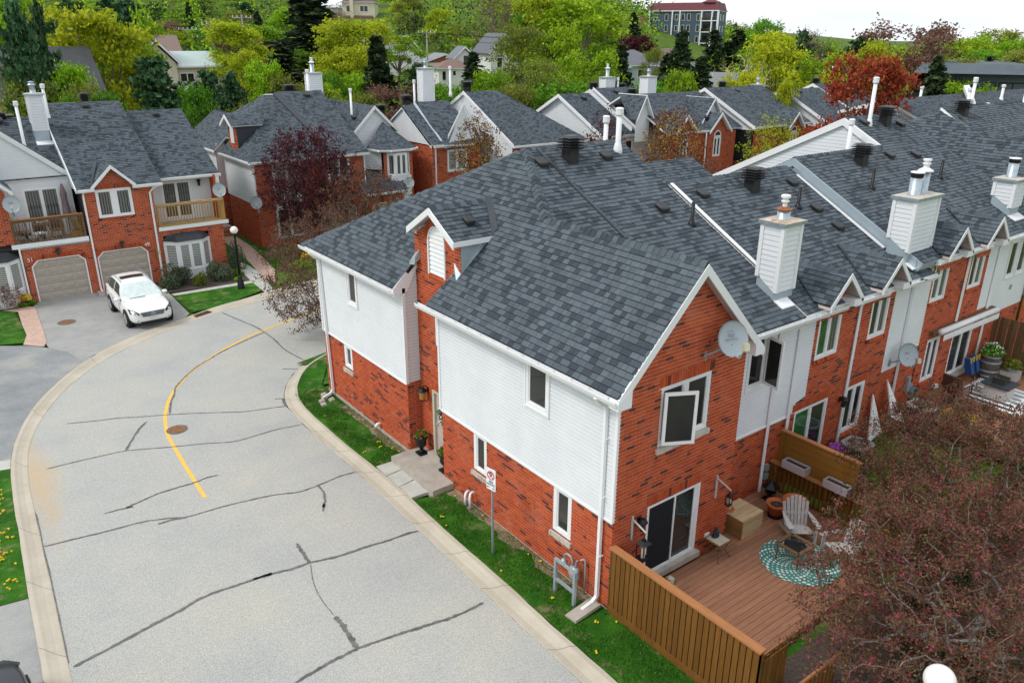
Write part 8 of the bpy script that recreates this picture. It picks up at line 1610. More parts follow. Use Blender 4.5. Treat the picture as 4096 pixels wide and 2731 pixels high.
for x,y,lab in((.13,8.28,'black urn of pink flowers left of the front door'),(.14,6.98,'black urn of pink flowers right of the front door, half hidden by the corner')):
 t=thing('urn_planter',lab,'planter',(x,y,.27));MB().box(x-.14,x+.14,y-.14,y+.14,.27,.33).build('plinth',M['black'],t)
 MB().lathe((x,y,.33),[(.12,0),(.06,.06),(.05,.13),(.1,.18),(.15,.26),(.15,.40),(.19,.46),(.21,.5),(.2,.54),(.16,.52)],16).build('urn',M['black'],t,True);flowers(t,(x,y,.86),.2,.16,260,'green',.035,3,'leaves');flowers(t,(x,y,.88),.22,.18,90,'flower_p',.035,4)
t=thing('door_wreath','white and green flower wreath hanging on the front door','wreath',(.42,7.45,1.85));MB().tube([(.44,7.45+.2*math.cos(a),1.8+.24*math.sin(a))for a in[i*math.pi/10 for i in range(21)]],.05,6).build('ring',M['bark'],t)
rng=np.random.default_rng(2);a=rng.random(420)*6.283;P=np.c_[.42+rng.normal(size=420)*.03,7.45+(.2+rng.normal(size=420)*.04)*np.cos(a),1.8+(.25+rng.normal(size=420)*.04)*np.sin(a)];o=bpy.data.objects.new('blossoms',cloud_mesh('blossoms',P,.035,LF['flower_w'],.8));COL.objects.link(o);adopt(o,t)
t=thing('flower_pot','dark pot of yellow flowers beside the left garage','planter',(-7.45,32.2,.0));MB().lathe((-7.45,32.15,0),[(.16,0),(.22,.28),(.2,.28)],14).build('pot',M['black_plastic'],t);flowers(t,(-7.45,32.15,.33),.34,.26,500,'flower_y',.045,5)
def suv(name,label,loc,rz,paint,cat='car',front=True):
 t=thing(name,label,cat,loc,None,rz);Mx=t.matrix_basis
 def mk(mb,nm,m,par=t,sm_=False):
  mb.v=[tuple(Mx@V3(v))for v in mb.v];return mb.build(nm,m,par,sm_)
 st=[(0,.50,.42,.60,.66,.70),(.07,.74,.30,.60,.74,.78),(.22,.86,.25,.60,.84,.90),(.55,.915,.24,.64,.93,.99),(1.0,.93,.24,.66,.98,1.05),(1.32,.935,.24,.66,1.00,1.09),(1.7,.94,.24,.67,1.02,1.10),(2.6,.94,.24,.68,1.04,1.10),(3.6,.935,.24,.70,1.08,1.13),(4.2,.92,.27,.72,1.10,1.15),(4.55,.86,.34,.72,1.08,1.14),(4.72,.74,.42,.72,1.0,1.08),(4.77,.62,.5,.72,.95,1.0)]
 vs=[];n=14
 for y,w_,zb,zm_,zs_,zc in st:
  h=[(0,zb),(w_*.8,zb),(w_*.97,zb+.10),(w_,zm_),(w_*.975,(zm_+zs_)/2+.05),(w_*.93,zs_),(w_*.78,zs_+.035),(0,zc)]
  vs+=[(-a,y-2.4,b)for a,b in h[::1]]+[(a,y-2.4,b)for a,b in h[-2:0:-1]]
 n=14;fs=[]
 for i in range(len(st)-1):
  for j in range(n):fs.append((i*n+j,(i+1)*n+j,(i+1)*n+(j+1)%n,i*n+(j+1)%n))
 fs+=[tuple(range(n)),tuple(range((len(st)-1)*n+n-1,(len(st)-1)*n-1,-1))]
 o=mk(MB().add(vs,fs),'body',paint,t,True);md=o.modifiers.new('s','SUBSURF');md.levels=2;md.render_levels=2
 b=[(-.84,-1.06),(.84,-1.06),(.86,1.95),(-.86,1.95)];r=[(-.60,-.18),(.60,-.18),(.60,1.45),(-.60,1.45)]
 zb,zr=1.02,1.60
 cab=MB();nu=10;rings=[]
 prof=[(-1.10,1.03,.84,1.03),(-.75,1.22,.80,1.05),(-.45,1.42,.72,1.06),(-.2,1.57,.63,1.06),(.1,1.655,.60,1.06),(.7,1.69,.60,1.06),(1.3,1.665,.59,1.08),(1.6,1.60,.58,1.1),(1.85,1.40,.66,1.1),(2.05,1.14,.74,1.1)]
 vs=[]
 for y,zt,wr,zb_ in prof:
  wb=.86;h=[(wb,zb_),(wb-(wb-wr)*.45,zb_+(zt-zb_)*.55),(wr+.03,zb_+(zt-zb_)*.93),(wr*.8,zt),(0,zt+.015)];vs+=[(-a,y,z)for a,z in h]+[(a,y,z)for a,z in h[-2::-1]]
 m_=9;fs=[(i*m_+j,i*m_+j+1,(i+1)*m_+j+1,(i+1)*m_+j)for i in range(len(prof)-1)for j in range(m_-1)];mk(MB().add(vs,fs),'cabin',paint,t,True)
 def S(u,v,s=1,off=.012):
  i=min(int(u),len(prof)-2);f_=u-i;j=min(int(v),m_-2);g=v-j
  P=lambda a,c:V3(vs[a*m_+c]);q=(P(i,j)*(1-g)+P(i,j+1)*g)*(1-f_)+(P(i+1,j)*(1-g)+P(i+1,j+1)*g)*f_
  c=V3((0,q.y*.8,1.2));return q+(q-c).normalized()*off
 def patch(u0,u1,v0,v1,nm,m,par=t,off=.012,k=6,u0b=None,u1b=None):
  u0b=u0 if u0b is None else u0b;u1b=u1 if u1b is None else u1b
  return mk(MB().grid(lambda a,c:S((u0+(u1-u0)*a)*(1-c)+(u0b+(u1b-u0b)*a)*c,v0+(v1-v0)*c,off=off),k,k),nm,m,par,True)
 shade=plain('windscreen_sunshade',(.62,.70,.69),.12,var=.12,scale=5)
 patch(.35,2.95,1.0,7.0,'windscreen',shade if front else M['glass'],k=10);patch(4.3,5.0,2.9,5.1,'sunroof',M['glass'],off=.01)
 for a,c,d in((.9,2.2,0),(7.1,5.8,1)):
  patch(1.6,4.6,.35 if not d else 7.65,1.75 if not d else 6.25,'side_window',M['glass'],u0b=3.2,u1b=4.7,off=.014);patch(4.85,6.5,.35 if not d else 7.65,1.75 if not d else 6.25,'side_window',M['glass'],off=.014,u1b=6.4);patch(6.7,8.0,.5 if not d else 7.5,1.7 if not d else 6.3,'side_window',M['glass'],off=.014,u1b=7.1)
 patch(7.3,8.6,1.8,6.2,'rear_window',M['glass'])
 for s in(-1,1):
  mk(MB().tube([(s*.60,-.1,1.66),(s*.61,.2,1.715),(s*.61,1.2,1.725),(s*.59,1.5,1.66)],.018,6),'roof_rail',M['galv']);mk(MB().ball((s*1.02,-.72,1.08),.13,10,8,.7),'mirror',paint,t,True);mk(MB().beam((s*.86,-.72,1.04),(s*.97,-.72,1.06),.06,.04),'mirror_arm',M['black'])
  for y in(-1.50,1.25):
   mk(MB().tube([(s*.70,y,.37),(s*.945,y,.37)],.43,24),'wheel_arch',M['black']);w_=mk(MB().tube([(s*.72,y,.36),(s*.955,y,.36)],.365,28),'wheel',M['tyre'],t,True)
   mk(MB().tube([(s*.95,y,.36),(s*.965,y,.36)],.25,20),'rim',M['chrome'],w_)
   for k in range(5):g=k*1.2566;mk(MB().beam((s*.972,y+.04*math.cos(g),.36+.04*math.sin(g)),(s*.972,y+.23*math.cos(g),.36+.23*math.sin(g)),.05,.012,(1,0,0)),'spoke',M['galv'],w_)
  hl=mk(MB().prism([(s*.86,-2.10,.72),(s*.55,-2.36,.66),(s*.52,-2.35,.74),(s*.66,-2.20,.83),(s*.875,-1.85,.90)],(s*.02,-.05,.03)),'headlight' if front else 'front_lamp',M['glass']);mk(MB().ball((s*.70,-2.30,.76),.055,10,8),'lens',M['chrome'],hl)
  mk(MB().ball((s*.66,-2.33,.42),.06,10,6),'fog_lamp',M['galv']);mk(MB().prism([(s*.90,1.85,.78),(s*.84,2.3,.82),(s*.80,2.3,1.02),(s*.89,1.85,1.04)],(s*.03,.03,0)),'tail_lamp',plain('red_lens',(.35,.02,.02),.15))
  for y in(-.55,.55,1.35):mk(MB().box(s*.935-.004,s*.935+.008,y-.004,y+.004,.4,1.02),'door_seam',M['black'])
  for y in(.25,1.0):mk(MB().box(min(s*.93,s*.965),max(s*.93,s*.965),y,y+.17,.93,.955),'door_handle',paint)
 g=MB().prism([(-.42,-2.40,.60),(.42,-2.40,.60),(.50,-2.37,.78),(-.50,-2.37,.78)],(0,-.04,0));mk(g,'grille',M['black'])
 for k in range(9):mk(MB().box(-.45,.45,-2.455,-2.445,.615+k*.018,.620+k*.018),'grille_bar',M['galv'])
 em=mk(MB().tube([(.085*math.cos(a),-2.465,.70+.06*math.sin(a))for a in[i*math.pi/10 for i in range(21)]],.011,6),'emblem',M['chrome']);mk(MB().tube([(.02,-2.47,.755),(-.03,-2.47,.675),(.05,-2.47,.675)],.010,6),'emblem_bar',M['chrome'],em)
 mk(MB().box(-.55,.55,-2.40,-2.33,.28,.36),'lower_intake',M['black'])
 pl_=mk(MB().box(-.16,.16,-2.44,-2.42,.42,.55),'licence_plate',M['trim'])
 if front:q=Mx@V3((0,-2.446,.485));fontobj('CPHP 517',.07,plain('plate_blue',(.05,.08,.3),.4),q,(Mx.to_3x3()@rot_from(X_,Z_)),pl_,.001)
 mk(MB().tube([(-.55,-1.0,1.09),(.05,-1.02,1.11),(.1,-1.02,1.11)],.012,5),'wiper',M['black']);mk(MB().tube([(.1,-.98,1.10),(.6,-.9,1.11)],.012,5),'wiper',M['black'])
 return t
suv('parked_car','white sport utility car parked before the garage of number 49',(-3.36,27.68,.02),math.radians(1.5),M['carwhite'])
suv('parked_car','rear corner of a charcoal car in the driveway at the bottom left corner',(-11.45,2.95,.02),math.radians(-176),M['cardark'],front=False)
D0=.275
t=thing('storage_box','pale cedar plank storage box against the brick wall on the deck','storage box',(4.25,-.3,D0));x0,x1,y0,y1=4.27,5.1,-.30,.44
for k in range(5):MB().box(x0+.0,x1,y0+(y1-y0)*k/5+.003,y0+(y1-y0)*(k+1)/5-.003,.79,.82).build('lid_board',M['cedar'],t)
for k in range(3):
 z=D0+k*.172;MB().box(x0,x0+.03,y0,y1,z,z+.168).build('side_board',M['cedar_side'],t);MB().box(x0+.03,x1,y0,y0+.03,z,z+.168).build('front_board',M['cedar'],t);MB().box(x1-.03,x1,y0+.03,y1,z,z+.168).build('side_board',M['cedar'],t)
t=thing('pillar_candle','white pillar candle on a terracotta saucer on the cedar box','candle',(4.45,.3,.82));MB().lathe((4.43,.27,.82),[(.10,0),(.15,.03),(.14,.035),(.09,.015)],16).build('saucer',M['terracotta'],t);MB().lathe((4.43,.27,.84),[(.055,0),(.055,.26),(.01,.25)],14).build('wax',M['beige'],t)
t=thing('side_table','small square tan topped side table beside the patio door','table',(3.3,-.33,D0));MB().box(3.06,3.54,-.57,-.09,.72,.75).build('table_top',M['rail_dark'],t)
for a in(0,1):MB().box(3.10+a*.2,3.29+a*.2,-.53,-.13,.75,.755).build('top_tile',M['beige'],t)
for sx in(-1,1):
 for sy in(-1,1):MB().tube([(3.3+sx*.19,-.33+sy*.19,.72),(3.3+sx*.12,-.33+sy*.12,.5),(3.3+sx*.17,-.33+sy*.17,.36),(3.3+sx*.24,-.33+sy*.24,D0+.0)],.013,6).build('leg',M['rail_dark'],t)
MB().tube([(3.3+.12*math.cos(a),-.33+.12*math.sin(a),.5)for a in[i*math.pi/8 for i in range(17)]],.012,6).build('ring_stretcher',M['rail_dark'],t)
t=thing('garden_figurine','small dark blue seated figurine on the side table','figurine',(3.35,-.22,.755));mb=MB();c=(3.32,-.22)
mb.lathe((*c,.755),[(.10,0),(.115,.03),(.09,.06),(.06,.08)],12,1,.75);mb.lathe((*c,.80),[(.06,0),(.065,.06),(.055,.12),(.022,.15)],12);mb.tube([(c[0]-.06,c[1],.9),(c[0]-.085,c[1]-.03,.84),(c[0]-.02,c[1]-.06,.82)],.018,6);mb.tube([(c[0]+.06,c[1],.9),(c[0]+.085,c[1]-.03,.84),(c[0]+.02,c[1]-.06,.82)],.018,6);mb.build('body',plain('blue_black_resin',(.02,.03,.05),.5),t,True)
MB().ball((*c,.975),.042,10,8,1.15).build('head',plain('blue_black_resin',(.02,.03,.05),.5),t,True)
def f(k):
 pos=k.node('ShaderNodeNewGeometry').outputs['Position'];s=k.node('ShaderNodeSeparateXYZ',{0:pos});dx=k.math('SUBTRACT',s.outputs[0],4.73);dy=k.math('SUBTRACT',s.outputs[1],-1.68)
 r=k.math('SQRT',k.math('ADD',k.math('MULTIPLY',dx,dx),k.math('MULTIPLY',dy,dy)));a=k.math('ARCTAN2',dy,dx)
 ring=k.math('SINE',k.math('MULTIPLY',r,52.));pet=k.math('SINE',k.math('ADD',k.math('MULTIPLY',a,26.),k.math('MULTIPLY',r,6.)));big=k.math('SINE',k.math('ADD',k.math('MULTIPLY',a,10.),k.math('MULTIPLY',k.math('SINE',k.math('MULTIPLY',r,11.)),2.2)))
 m_=k.math('GREATER_THAN',k.math('ADD',k.math('MULTIPLY',ring,pet),k.math('MULTIPLY',big,.35)),.42);k.col(k.mix(m_,(.055,.20,.175),(.62,.70,.66)));k.st(rough=.9)
M['rug']=mat('teal_patterned_rug',f)
t=thing('outdoor_rug','round teal and white patterned rug on the near deck','rug',(4.73,-1.68,D0));MB().lathe((4.73,-1.68,D0+.002),[(.93,0),(.93,.008),(.90,.010),(.01,.010)],56).build('rug_mat',M['rug'],t)
def adirondack(label,x,y,rz,z=D0):
 t=thing('adirondack_chair',label,'chair',(x,y,z),None,rz);Mx=t.matrix_basis
 def mk(mb,nm,m=M['greywood']):mb.v=[tuple(Mx@V3(v))for v in mb.v];return mb.build(nm,m,t)
 for k in range(7):
  u=-.25+k*.083;top=.98-.16*(abs(k-3)/3)**2;mk(MB().hexa([(u-.034,.20,.24),(u+.034,.20,.24),(u+.034,.225,.24),(u-.034,.225,.24),(u*1.18-.038,.20+.42*(top-.24)*.75,top),(u*1.18+.038,.20+.42*(top-.24)*.75,top),(u*1.18+.038,.225+.42*(top-.24)*.75,top),(u*1.18-.038,.225+.42*(top-.24)*.75,top)]),'back_slat')
 for k in range(6):mk(MB().box(-.27,.27,-.36+k*.095,-.275+k*.095,.36-k*.022,.38-k*.022),'seat_slat')
 for s in(-1,1):
  mk(MB().prism([(s*.27,-.44,.56),(s*.40,-.46,.56),(s*.42,-.30,.56),(s*.38,.1,.56),(s*.33,.36,.56),(s*.29,.36,.56)],(0,0,.022)),'arm');mk(MB().box(min(s*.30,s*.33),max(s*.30,s*.33),-.40,-.29,0,.56),'leg');mk(MB().hexa([(s*.27-.012,-.36,.24),(s*.27+.012,-.36,.24),(s*.27+.012,.55,.0),(s*.27-.012,.55,.0),(s*.27-.012,-.36,.36),(s*.27+.012,-.36,.36),(s*.27+.012,.55,.09),(s*.27-.012,.55,.09)]),'leg')
 mk(MB().box(-.3,.3,.30,.33,.52,.57),'back_rail');mk(MB().box(-.28,.28,.42,.445,.74,.79),'back_rail');return t
adirondack('silver grey slatted garden chair facing the camera beside the large clay pot',5.50,-1.08,math.radians(-38));adirondack('silver grey slatted garden chair turned left, half under the crabapple branches',5.62,-2.25,math.radians(-110))
t=thing('fire_table','brown metal framed square fire table on the round rug','table',(4.65,-1.5,D0));
for a,b in(((4.35,-1.25),(4.95,-1.25)),((4.95,-1.25),(4.95,-1.85)),((4.95,-1.85),(4.35,-1.85)),((4.35,-1.85),(4.35,-1.25))):MB().beam((*a,.72),(*b,.72),.09,.04).build('rim',M['rail_dark'],t)
for x in(4.36,4.94):
 for y in(-1.26,-1.84):MB().tube([(x,y,.70),(x*.97+.14,y*.97-.05,.5),(x,y,D0)],.022,6).build('leg',M['rail_dark'],t)
MB().lathe((4.65,-1.55,.52),[(.12,0),(.24,.14),(.26,.17),(.22,.14)],20).build('fire_bowl',M['black'],t)
def clay_pot(label,x,y,z,r,h,plant=None):
 t=thing('clay_pot',label,'plant pot',(x,y,z));MB().lathe((x,y,z),[(r*.62,0),(r*.9,h*.78),(r*1.02,h*.8),(r*1.05,h),(r*.9,h),(r*.86,h*.86)],22).build('pot',M['terracotta'],t,True);MB().lathe((x,y,z+h*.80),[(r*.88,0),(r*.5,.03),(.01,.02)],16).build('soil',M['soil'],t)
 if plant:flowers(t,(x,y,z+h),r*.8,.25,300,plant,.04,9,'foliage')
 return t
MB().lathe((5.9,-.15,D0),[(.2,0),(.2,.06),(.1,.06)],14).build('pot_stand',M['black'],None,label='low black stand under the smaller clay pot',category='pot stand')
clay_pot('smaller clay pot of bare soil on a black stand',5.9,-.15,D0+.06,.26,.34);clay_pot('large clay pot of bare soil behind the slatted chair',6.32,-.42,D0,.31,.48);clay_pot('clay pot with small green shrub right of the slatted chairs',6.05,-2.75,D0,.25,.34,'green');clay_pot('clay pot nearly hidden by crabapple branches at the deck end',6.7,-2.8,D0,.24,.34)
t=thing('garden_lantern','black pagoda garden lantern in the deck corner','lantern',(6.45,.42,D0));c=(6.45,.42,D0)
MB().lathe(c,[(.16,0),(.14,.05),(.06,.12),(.05,.22)],8).build('foot',M['black'],t);MB().lathe(c,[(.15,.22),(.16,.26),(.08,.28),(.09,.40),(.12,.41)],6).build('light_box',M['black'],t);MB().lathe(c,[(.24,.40),(.22,.43),(.06,.54),(.03,.60),(.01,.63)],6).build('pagoda_roof',M['black'],t)
for k in range(4):g=k*1.57+.7;MB().tube([(c[0]+.1*math.cos(g),c[1]+.1*math.sin(g),c[2]+.1),(c[0]+.2*math.cos(g),c[1]+.2*math.sin(g),c[2])],.025,6).build('leg',M['black'],t)
def planter_box(label,x,y0,y1,z):
 t=thing('planter_box',label,'planter',(x,y0,z));mm=plain('mauve_plastic',(.46,.41,.43),.5,var=.04)
 for a,b,c,d in((x-.13,x-.105,y0,y1),(x+.105,x+.13,y0,y1),(x-.105,x+.105,y0,y0+.025),(x-.105,x+.105,y1-.025,y1)):MB().hexa([(a,c,z),(b,c,z),(b,d,z),(a,d,z),(a-.01,c-.01,z+.22),(b+.01,c-.01,z+.22),(b+.01,d+.01,z+.22),(a-.01,d+.01,z+.22)]).build('side',mm,t)
 MB().box(x-.11,x+.11,y0+.02,y1-.02,z+.01,z+.18).build('soil',M['soil'],t);return t
planter_box('mauve window box of dry soil on the railing nearest the wall',6.94,-.28,.42,1.165);planter_box('mauve window box farther along the railing, half under branches',6.94,-1.5,-.82,1.165)
for i,z in enumerate((.88,.62)):tag(MB().box(6.68,6.82,.78,.89,z,z+.18).build('meter_box',M['grey_metal']),['upper grey electrical box beside the deck downspout','lower grey electrical box beside the deck downspout'][i],'electrical box')
for i,(x,z)in enumerate(((14.08,1.55),(14.08,1.25))):tag(MB().box(x,x+.16,.76,.88,z,z+.22).build('meter_box',M['grey_metal']),['upper grey electrical box near the second satellite dish','lower grey electrical box near the second satellite dish'][i],'electrical box')
tag(MB().box(3.14,3.30,-.06,-.0,.68,.78).build('outlet_cover',M['trim']),'white outdoor outlet cover low on the brick wall','outlet');tag(MB().box(16.1,16.4,.76,.88,.8,.92).build('outlet_cover',M['trim']),'white outlet box at the foot of the third house wall','outlet')
def bracket(label,x):
 t=thing('driftwood_bracket',label,'bracket',(x,-.02,2.0));MB().tube([(x,-.035,2.34),(x,-.035,2.05),(x,-.035,1.73)],[.028,.03,.026],7).build('upright',M['greywood'],t);MB().tube([(x,-.04,2.26),(x,-.25,2.20),(x,-.46,2.13)],[.024,.022,.02],7).build('arm',M['greywood'],t);return t
bracket('weathered wooden wall bracket left of the patio screen',.55);bracket('weathered wooden wall bracket above the cedar box',3.39)
def hang_lantern(label,x,y,z,s=1.):
 t=thing('hanging_lantern',label,'lantern',(x,y,z));MB().tube([(x,y,2.12),(x,y,z+.02)],.004,4).build('chain',M['black'],t);h=.36*s;w_=.10*s
 MB().hexa([(x-w_*1.3,y-w_*1.3,z-.10),(x+w_*1.3,y-w_*1.3,z-.10),(x+w_*1.3,y+w_*1.3,z-.10),(x-w_*1.3,y+w_*1.3,z-.10),(x-w_*.5,y-w_*.5,z-.03),(x+w_*.5,y-w_*.5,z-.03),(x+w_*.5,y+w_*.5,z-.03),(x-w_*.5,y+w_*.5,z-.03)]).build('roof',M['black'],t);MB().lathe((x,y,z-.03),[(w_*.45,0),(w_*.4,.04),(.01,.05)],8).build('finial',M['black'],t)
 for sx in(-1,1):
  for sy in(-1,1):MB().box(x+sx*w_-.008,x+sx*w_+.008,y+sy*w_-.008,y+sy*w_+.008,z-.10-h,z-.10).build('corner_bar',M['black'],t)
 MB().box(x-w_*1.15,x+w_*1.15,y-w_*1.15,y+w_*1.15,z-.13-h,z-.10-h).build('base',M['black'],t);MB().lathe((x,y,z-.10-h),[(.045*s,0),(.045*s,.25*s),(.01,.245*s)],12).build('candle',M['beige'],t);return t
hang_lantern('black hanging lantern with white candle beside the fence',.50,-.45,2.0);hang_lantern('small dark hanging lantern over the cedar box',3.35,-.45,2.08,.55)
t=thing('coir_dog','curly cream ornament at the foot of the fence by the door sill','ornament',(1.55,-.32,D0));MB().ball((1.62,-.35,D0+.09),.09,10,8).build('body',M['beige'],t,True);flowers(t,(1.62,-.35,D0+.06),.11,.12,160,'flower_w',.02,8,'curls')
def ac_unit(label,x,y,z,s,top='grey_metal',side='black'):
 t=thing('air_conditioner',label,'air conditioner',(x,y,z));h=.78;MB().box(x-s,x+s,y-s,y+s,z,z+h).build('core',M[side],t);MB().prism([(x+a,y+b,z+h)for a,b in((-s-.03,-s+.1),(-s+.1,-s-.03),(s-.1,-s-.03),(s+.03,-s+.1),(s+.03,s-.1),(s-.1,s+.03),(-s+.1,s+.03),(-s-.03,s-.1))],(0,0,.07)).build('top_panel',M[top],t)
 for k in range(9):
  for a,b,c,d in((x-s-.015,x-s-.003,y-s+.03+k*2*s/9.5,y-s+.045+k*2*s/9.5),(x-s+.03+k*2*s/9.5,x-s+.045+k*2*s/9.5,y-s-.015,y-s-.003)):MB().box(a,b,c,d,z+.03,z+h).build('guard_bar',M['grey_metal'],t)
 MB().lathe((x,y,z+h+.071),[(s*.8,0),(s*.8,.004),(.01,.004)],24).build('fan_opening',M['black'],t)
 for k in range(6):r=s*.8*(k+1)/6;MB().tube([(x+r*math.cos(a),y+r*math.sin(a),z+h+.085)for a in[i*math.pi/10 for i in range(21)]],.006,4).build('fan_guard',M['grey_metal'],t)
 MB().lathe((x,y,z+h+.08),[(s*.26,0),(s*.26,.02),(.01,.025)],14).build('fan_hub',M['grey_metal'],t);return t
ac_unit('grey caged air conditioner behind the privacy screen',10.15,.10,.1,.36);ac_unit('air conditioner with pale top and black sides beside the third deck',13.95,.12,.25,.38,'beige')
for lab,P,d in(('white triangular board leaning left of the downspout',[(11.5,.45,.35),(12.35,.5,.45),(11.98,.8,1.75)],.03),('larger white triangular board leaning beside the air conditioner',[(12.5,.35,.95),(13.35,.3,.55),(12.72,.80,2.05)],.03)):
 t=thing('leaning_board',lab,'board',P[0]);MB().prism(P,(0,.04,0)).build('board',M['trim'],t);MB().tube([P[0],(P[0][0]+.05,P[0][1]+.1,.1)],.02,5).build('support',M['galv'],t);MB().tube([P[1],(P[1][0]-.05,P[1][1]+.1,.1)],.02,5).build('support',M['galv'],t)
t=thing('garden_hose','coiled teal garden hose hung on the wall by the third deck','hose',(14.3,.75,1.2));hm=plain('teal_rubber',(.06,.22,.22),.5);P=[]
for k in range(90):a=k*.42;P.append((14.35+(.2+.02*math.sin(k*.7))*math.cos(a),.72-.002*k*.6,1.15+(.24+.02*math.cos(k))*math.sin(a)))
MB().tube(P+[(14.6,.3,.95),(15.1,.0,.78),(15.7,.1,.73)],.014,5).build('hose',hm,t);MB().box(14.15,14.5,.8,.88,1.2,1.45).build('hose_hanger',M['grey_metal'],t)
D3=.705
t=thing('patio_chair','brown cushioned swivel patio chair on the third deck','chair',(15.9,.0,D3));cu=plain('dusty_rose_cushion',(.28,.13,.10),.8)
MB().lathe((15.9,.0,D3),[(.30,0),(.30,.03),(.26,.04),(.05,.05),(.04,.3)],24).build('swivel_base',M['black'],t);MB().box(15.62,16.22,-.32,.28,D3+.33,D3+.47).build('seat_cushion',cu,t)
MB().hexa([(15.52,-.28,D3+.4),(15.62,-.34,D3+.4),(15.68,.30,D3+.4),(15.56,.30,D3+.4),(15.32,-.24,D3+1.05),(15.42,-.32,D3+1.05),(15.48,.28,D3+1.05),(15.36,.28,D3+1.05)]).build('backrest',plain('brown_sling',(.10,.045,.035),.7),t)
for y in(-.36,.32):MB().tube([(15.5,y,D3+.66),(15.9,y,D3+.66),(16.2,y,D3+.62),(16.22,y,D3+.36)],.025,6).build('arm',M['black'],t)
t=thing('outdoor_rug','white and black patterned rug pieces on the third deck','rug',(17.6,-.6,D3));MB().prism([(16.6,.3,D3),(18.7,.35,D3),(18.6,-1.9,D3),(16.4,-1.8,D3)],(0,0,.01)).build('rug_mat',M['trim'],t)
for k in range(6):MB().box(16.6+k*.35,16.75+k*.35,-1.6+.2*(k%2),.2,D3+.011,D3+.014).build('rug_stripe',M['black']if k<2 else M['grey_metal'],t)
t=thing('fire_table','grey square fire table with glass wind guard on the third deck','table',(17.4,-.75,D3));MB().box(17.05,17.75,-1.1,-.4,D3,D3+.5).build('body',M['greywood'],t);MB().box(16.95,17.85,-1.2,-.3,D3+.5,D3+.55).build('table_top',M['darkflash'],t);MB().box(17.2,17.6,-.95,-.55,D3+.55,D3+.75).build('glass_guard',M['glass'],t)
t=thing('barrel_planter','oak barrel planter of white flowers beside the shadow board screen','planter',(18.95,.25,D3));B_=(18.95,.25,D3)
bw=plain('weathered_oak',(.10,.075,.06),.8,var=.4,scale=4)
n=18
for k in range(n):
 a0,a1=2*math.pi*k/n,2*math.pi*(k+.93)/n;mb=MB();R_p=[(.27,0),(.335,.25),(.35,.45),(.335,.65),(.28,.9)]
 vs=[]
 for r,z in R_p:vs+=[(B_[0]+r*math.cos(a0),B_[1]+r*math.sin(a0),B_[2]+z),(B_[0]+r*math.cos(a1),B_[1]+r*math.sin(a1),B_[2]+z)]
 mb.add(vs,[(2*i,2*i+1,2*i+3,2*i+2)for i in range(4)]);mb.build('stave',bw,t)
for z,r in((.10,.305),(.30,.348),(.62,.345),(.82,.305)):MB().lathe((*B_[:2],B_[2]+z),[(r,0),(r+.006,.0),(r+.006,.055),(r,.055)],24).build('hoop',M['grey_metal'],t)
MB().lathe((*B_[:2],B_[2]+.82),[(.27,0),(.01,.03)],18).build('soil',M['soil'],t);flowers(t,(*B_[:2],B_[2]+.9),.38,.34,620,'green',.05,3,'leaves');flowers(t,(*B_[:2],B_[2]+.95),.40,.36,260,'flower_w',.04,4)
t=thing('potted_plant','small potted plant on a crate right of the barrel','planter',(19.3,-.35,D3));MB().box(19.05,19.6,-.6,-.1,D3,D3+.35).build('crate',M['greywood'],t);MB().lathe((19.3,-.35,D3+.35),[(.14,0),(.2,.18),(.17,.16)],14).build('pot',M['grey_metal'],t);flowers(t,(19.3,-.35,D3+.5),.3,.3,400,'olive',.05,6,'leaves')
blu,yel=plain('blue_canvas',(.02,.07,.22),.8),plain('yellow_trim',(.60,.42,.02),.8)
for i,x in enumerate((18.0,18.42)):
 t=thing('folded_chair',['folded blue and yellow camp chair beside the patio door','folded blue camp chair leaning on the barrel'][i],'camp chair',(x,.45,D3));MB().hexa([(x-.12,.35,D3+.3),(x+.12,.35,D3+.3),(x+.1,.6,D3+.3),(x-.1,.6,D3+.3),(x-.16,.5,D3+.85),(x+.10,.5,D3+.85),(x+.1,.7,D3+.85),(x-.14,.7,D3+.85)]).build('canvas',blu,t)
 for s in(-1,1):MB().tube([(x+s*.1,.3,D3),(x-s*.08,.55,D3+.8)],.012,5).build('leg',M['black'],t);MB().box(x+s*.1-.03,x+s*.1+.03,.46,.52,D3+.72,D3+.9).build('strap',yel,t)
t=thing('folded_umbrella','grey folded patio umbrella at the right edge beside the cedar','umbrella',(18.9,-1.4,D3));MB().lathe((18.9,-1.35,D3),[(.035,0),(.035,.5)],8).build('pole',M['grey_metal'],t);MB().lathe((18.9,-1.35,D3+.45),[(.20,0),(.17,.3),(.12,.7),(.15,1.0),(.08,1.5),(.02,1.75)],10,1.0,.85).build('canopy',plain('grey_canvas',(.30,.33,.36),.8),t)
for lab,x,y,z in(('small yellow flowers left at the edge of the third deck',14.8,-.35,.9),('small yellow flowers right at the edge of the third deck',15.0,-.9,.85)):t=thing('flower_pot',lab,'planter',(x,y,.3));MB().lathe((x,y,.35),[(.12,0),(.16,.3)],12).build('pot',M['black_plastic'],t);flowers(t,(x,y,z-.18),.2,.18,160,'flower_y',.035,7)
t=thing('flower_pot','mauve flowers hanging in front of the second house patio','planter',(9.7,.45,.3));MB().lathe((9.7,.45,.3),[(.14,0),(.18,.4)],12).build('pot',M['black_plastic'],t);flowers(t,(9.7,.45,.75),.25,.2,260,'flower_m',.035,7)
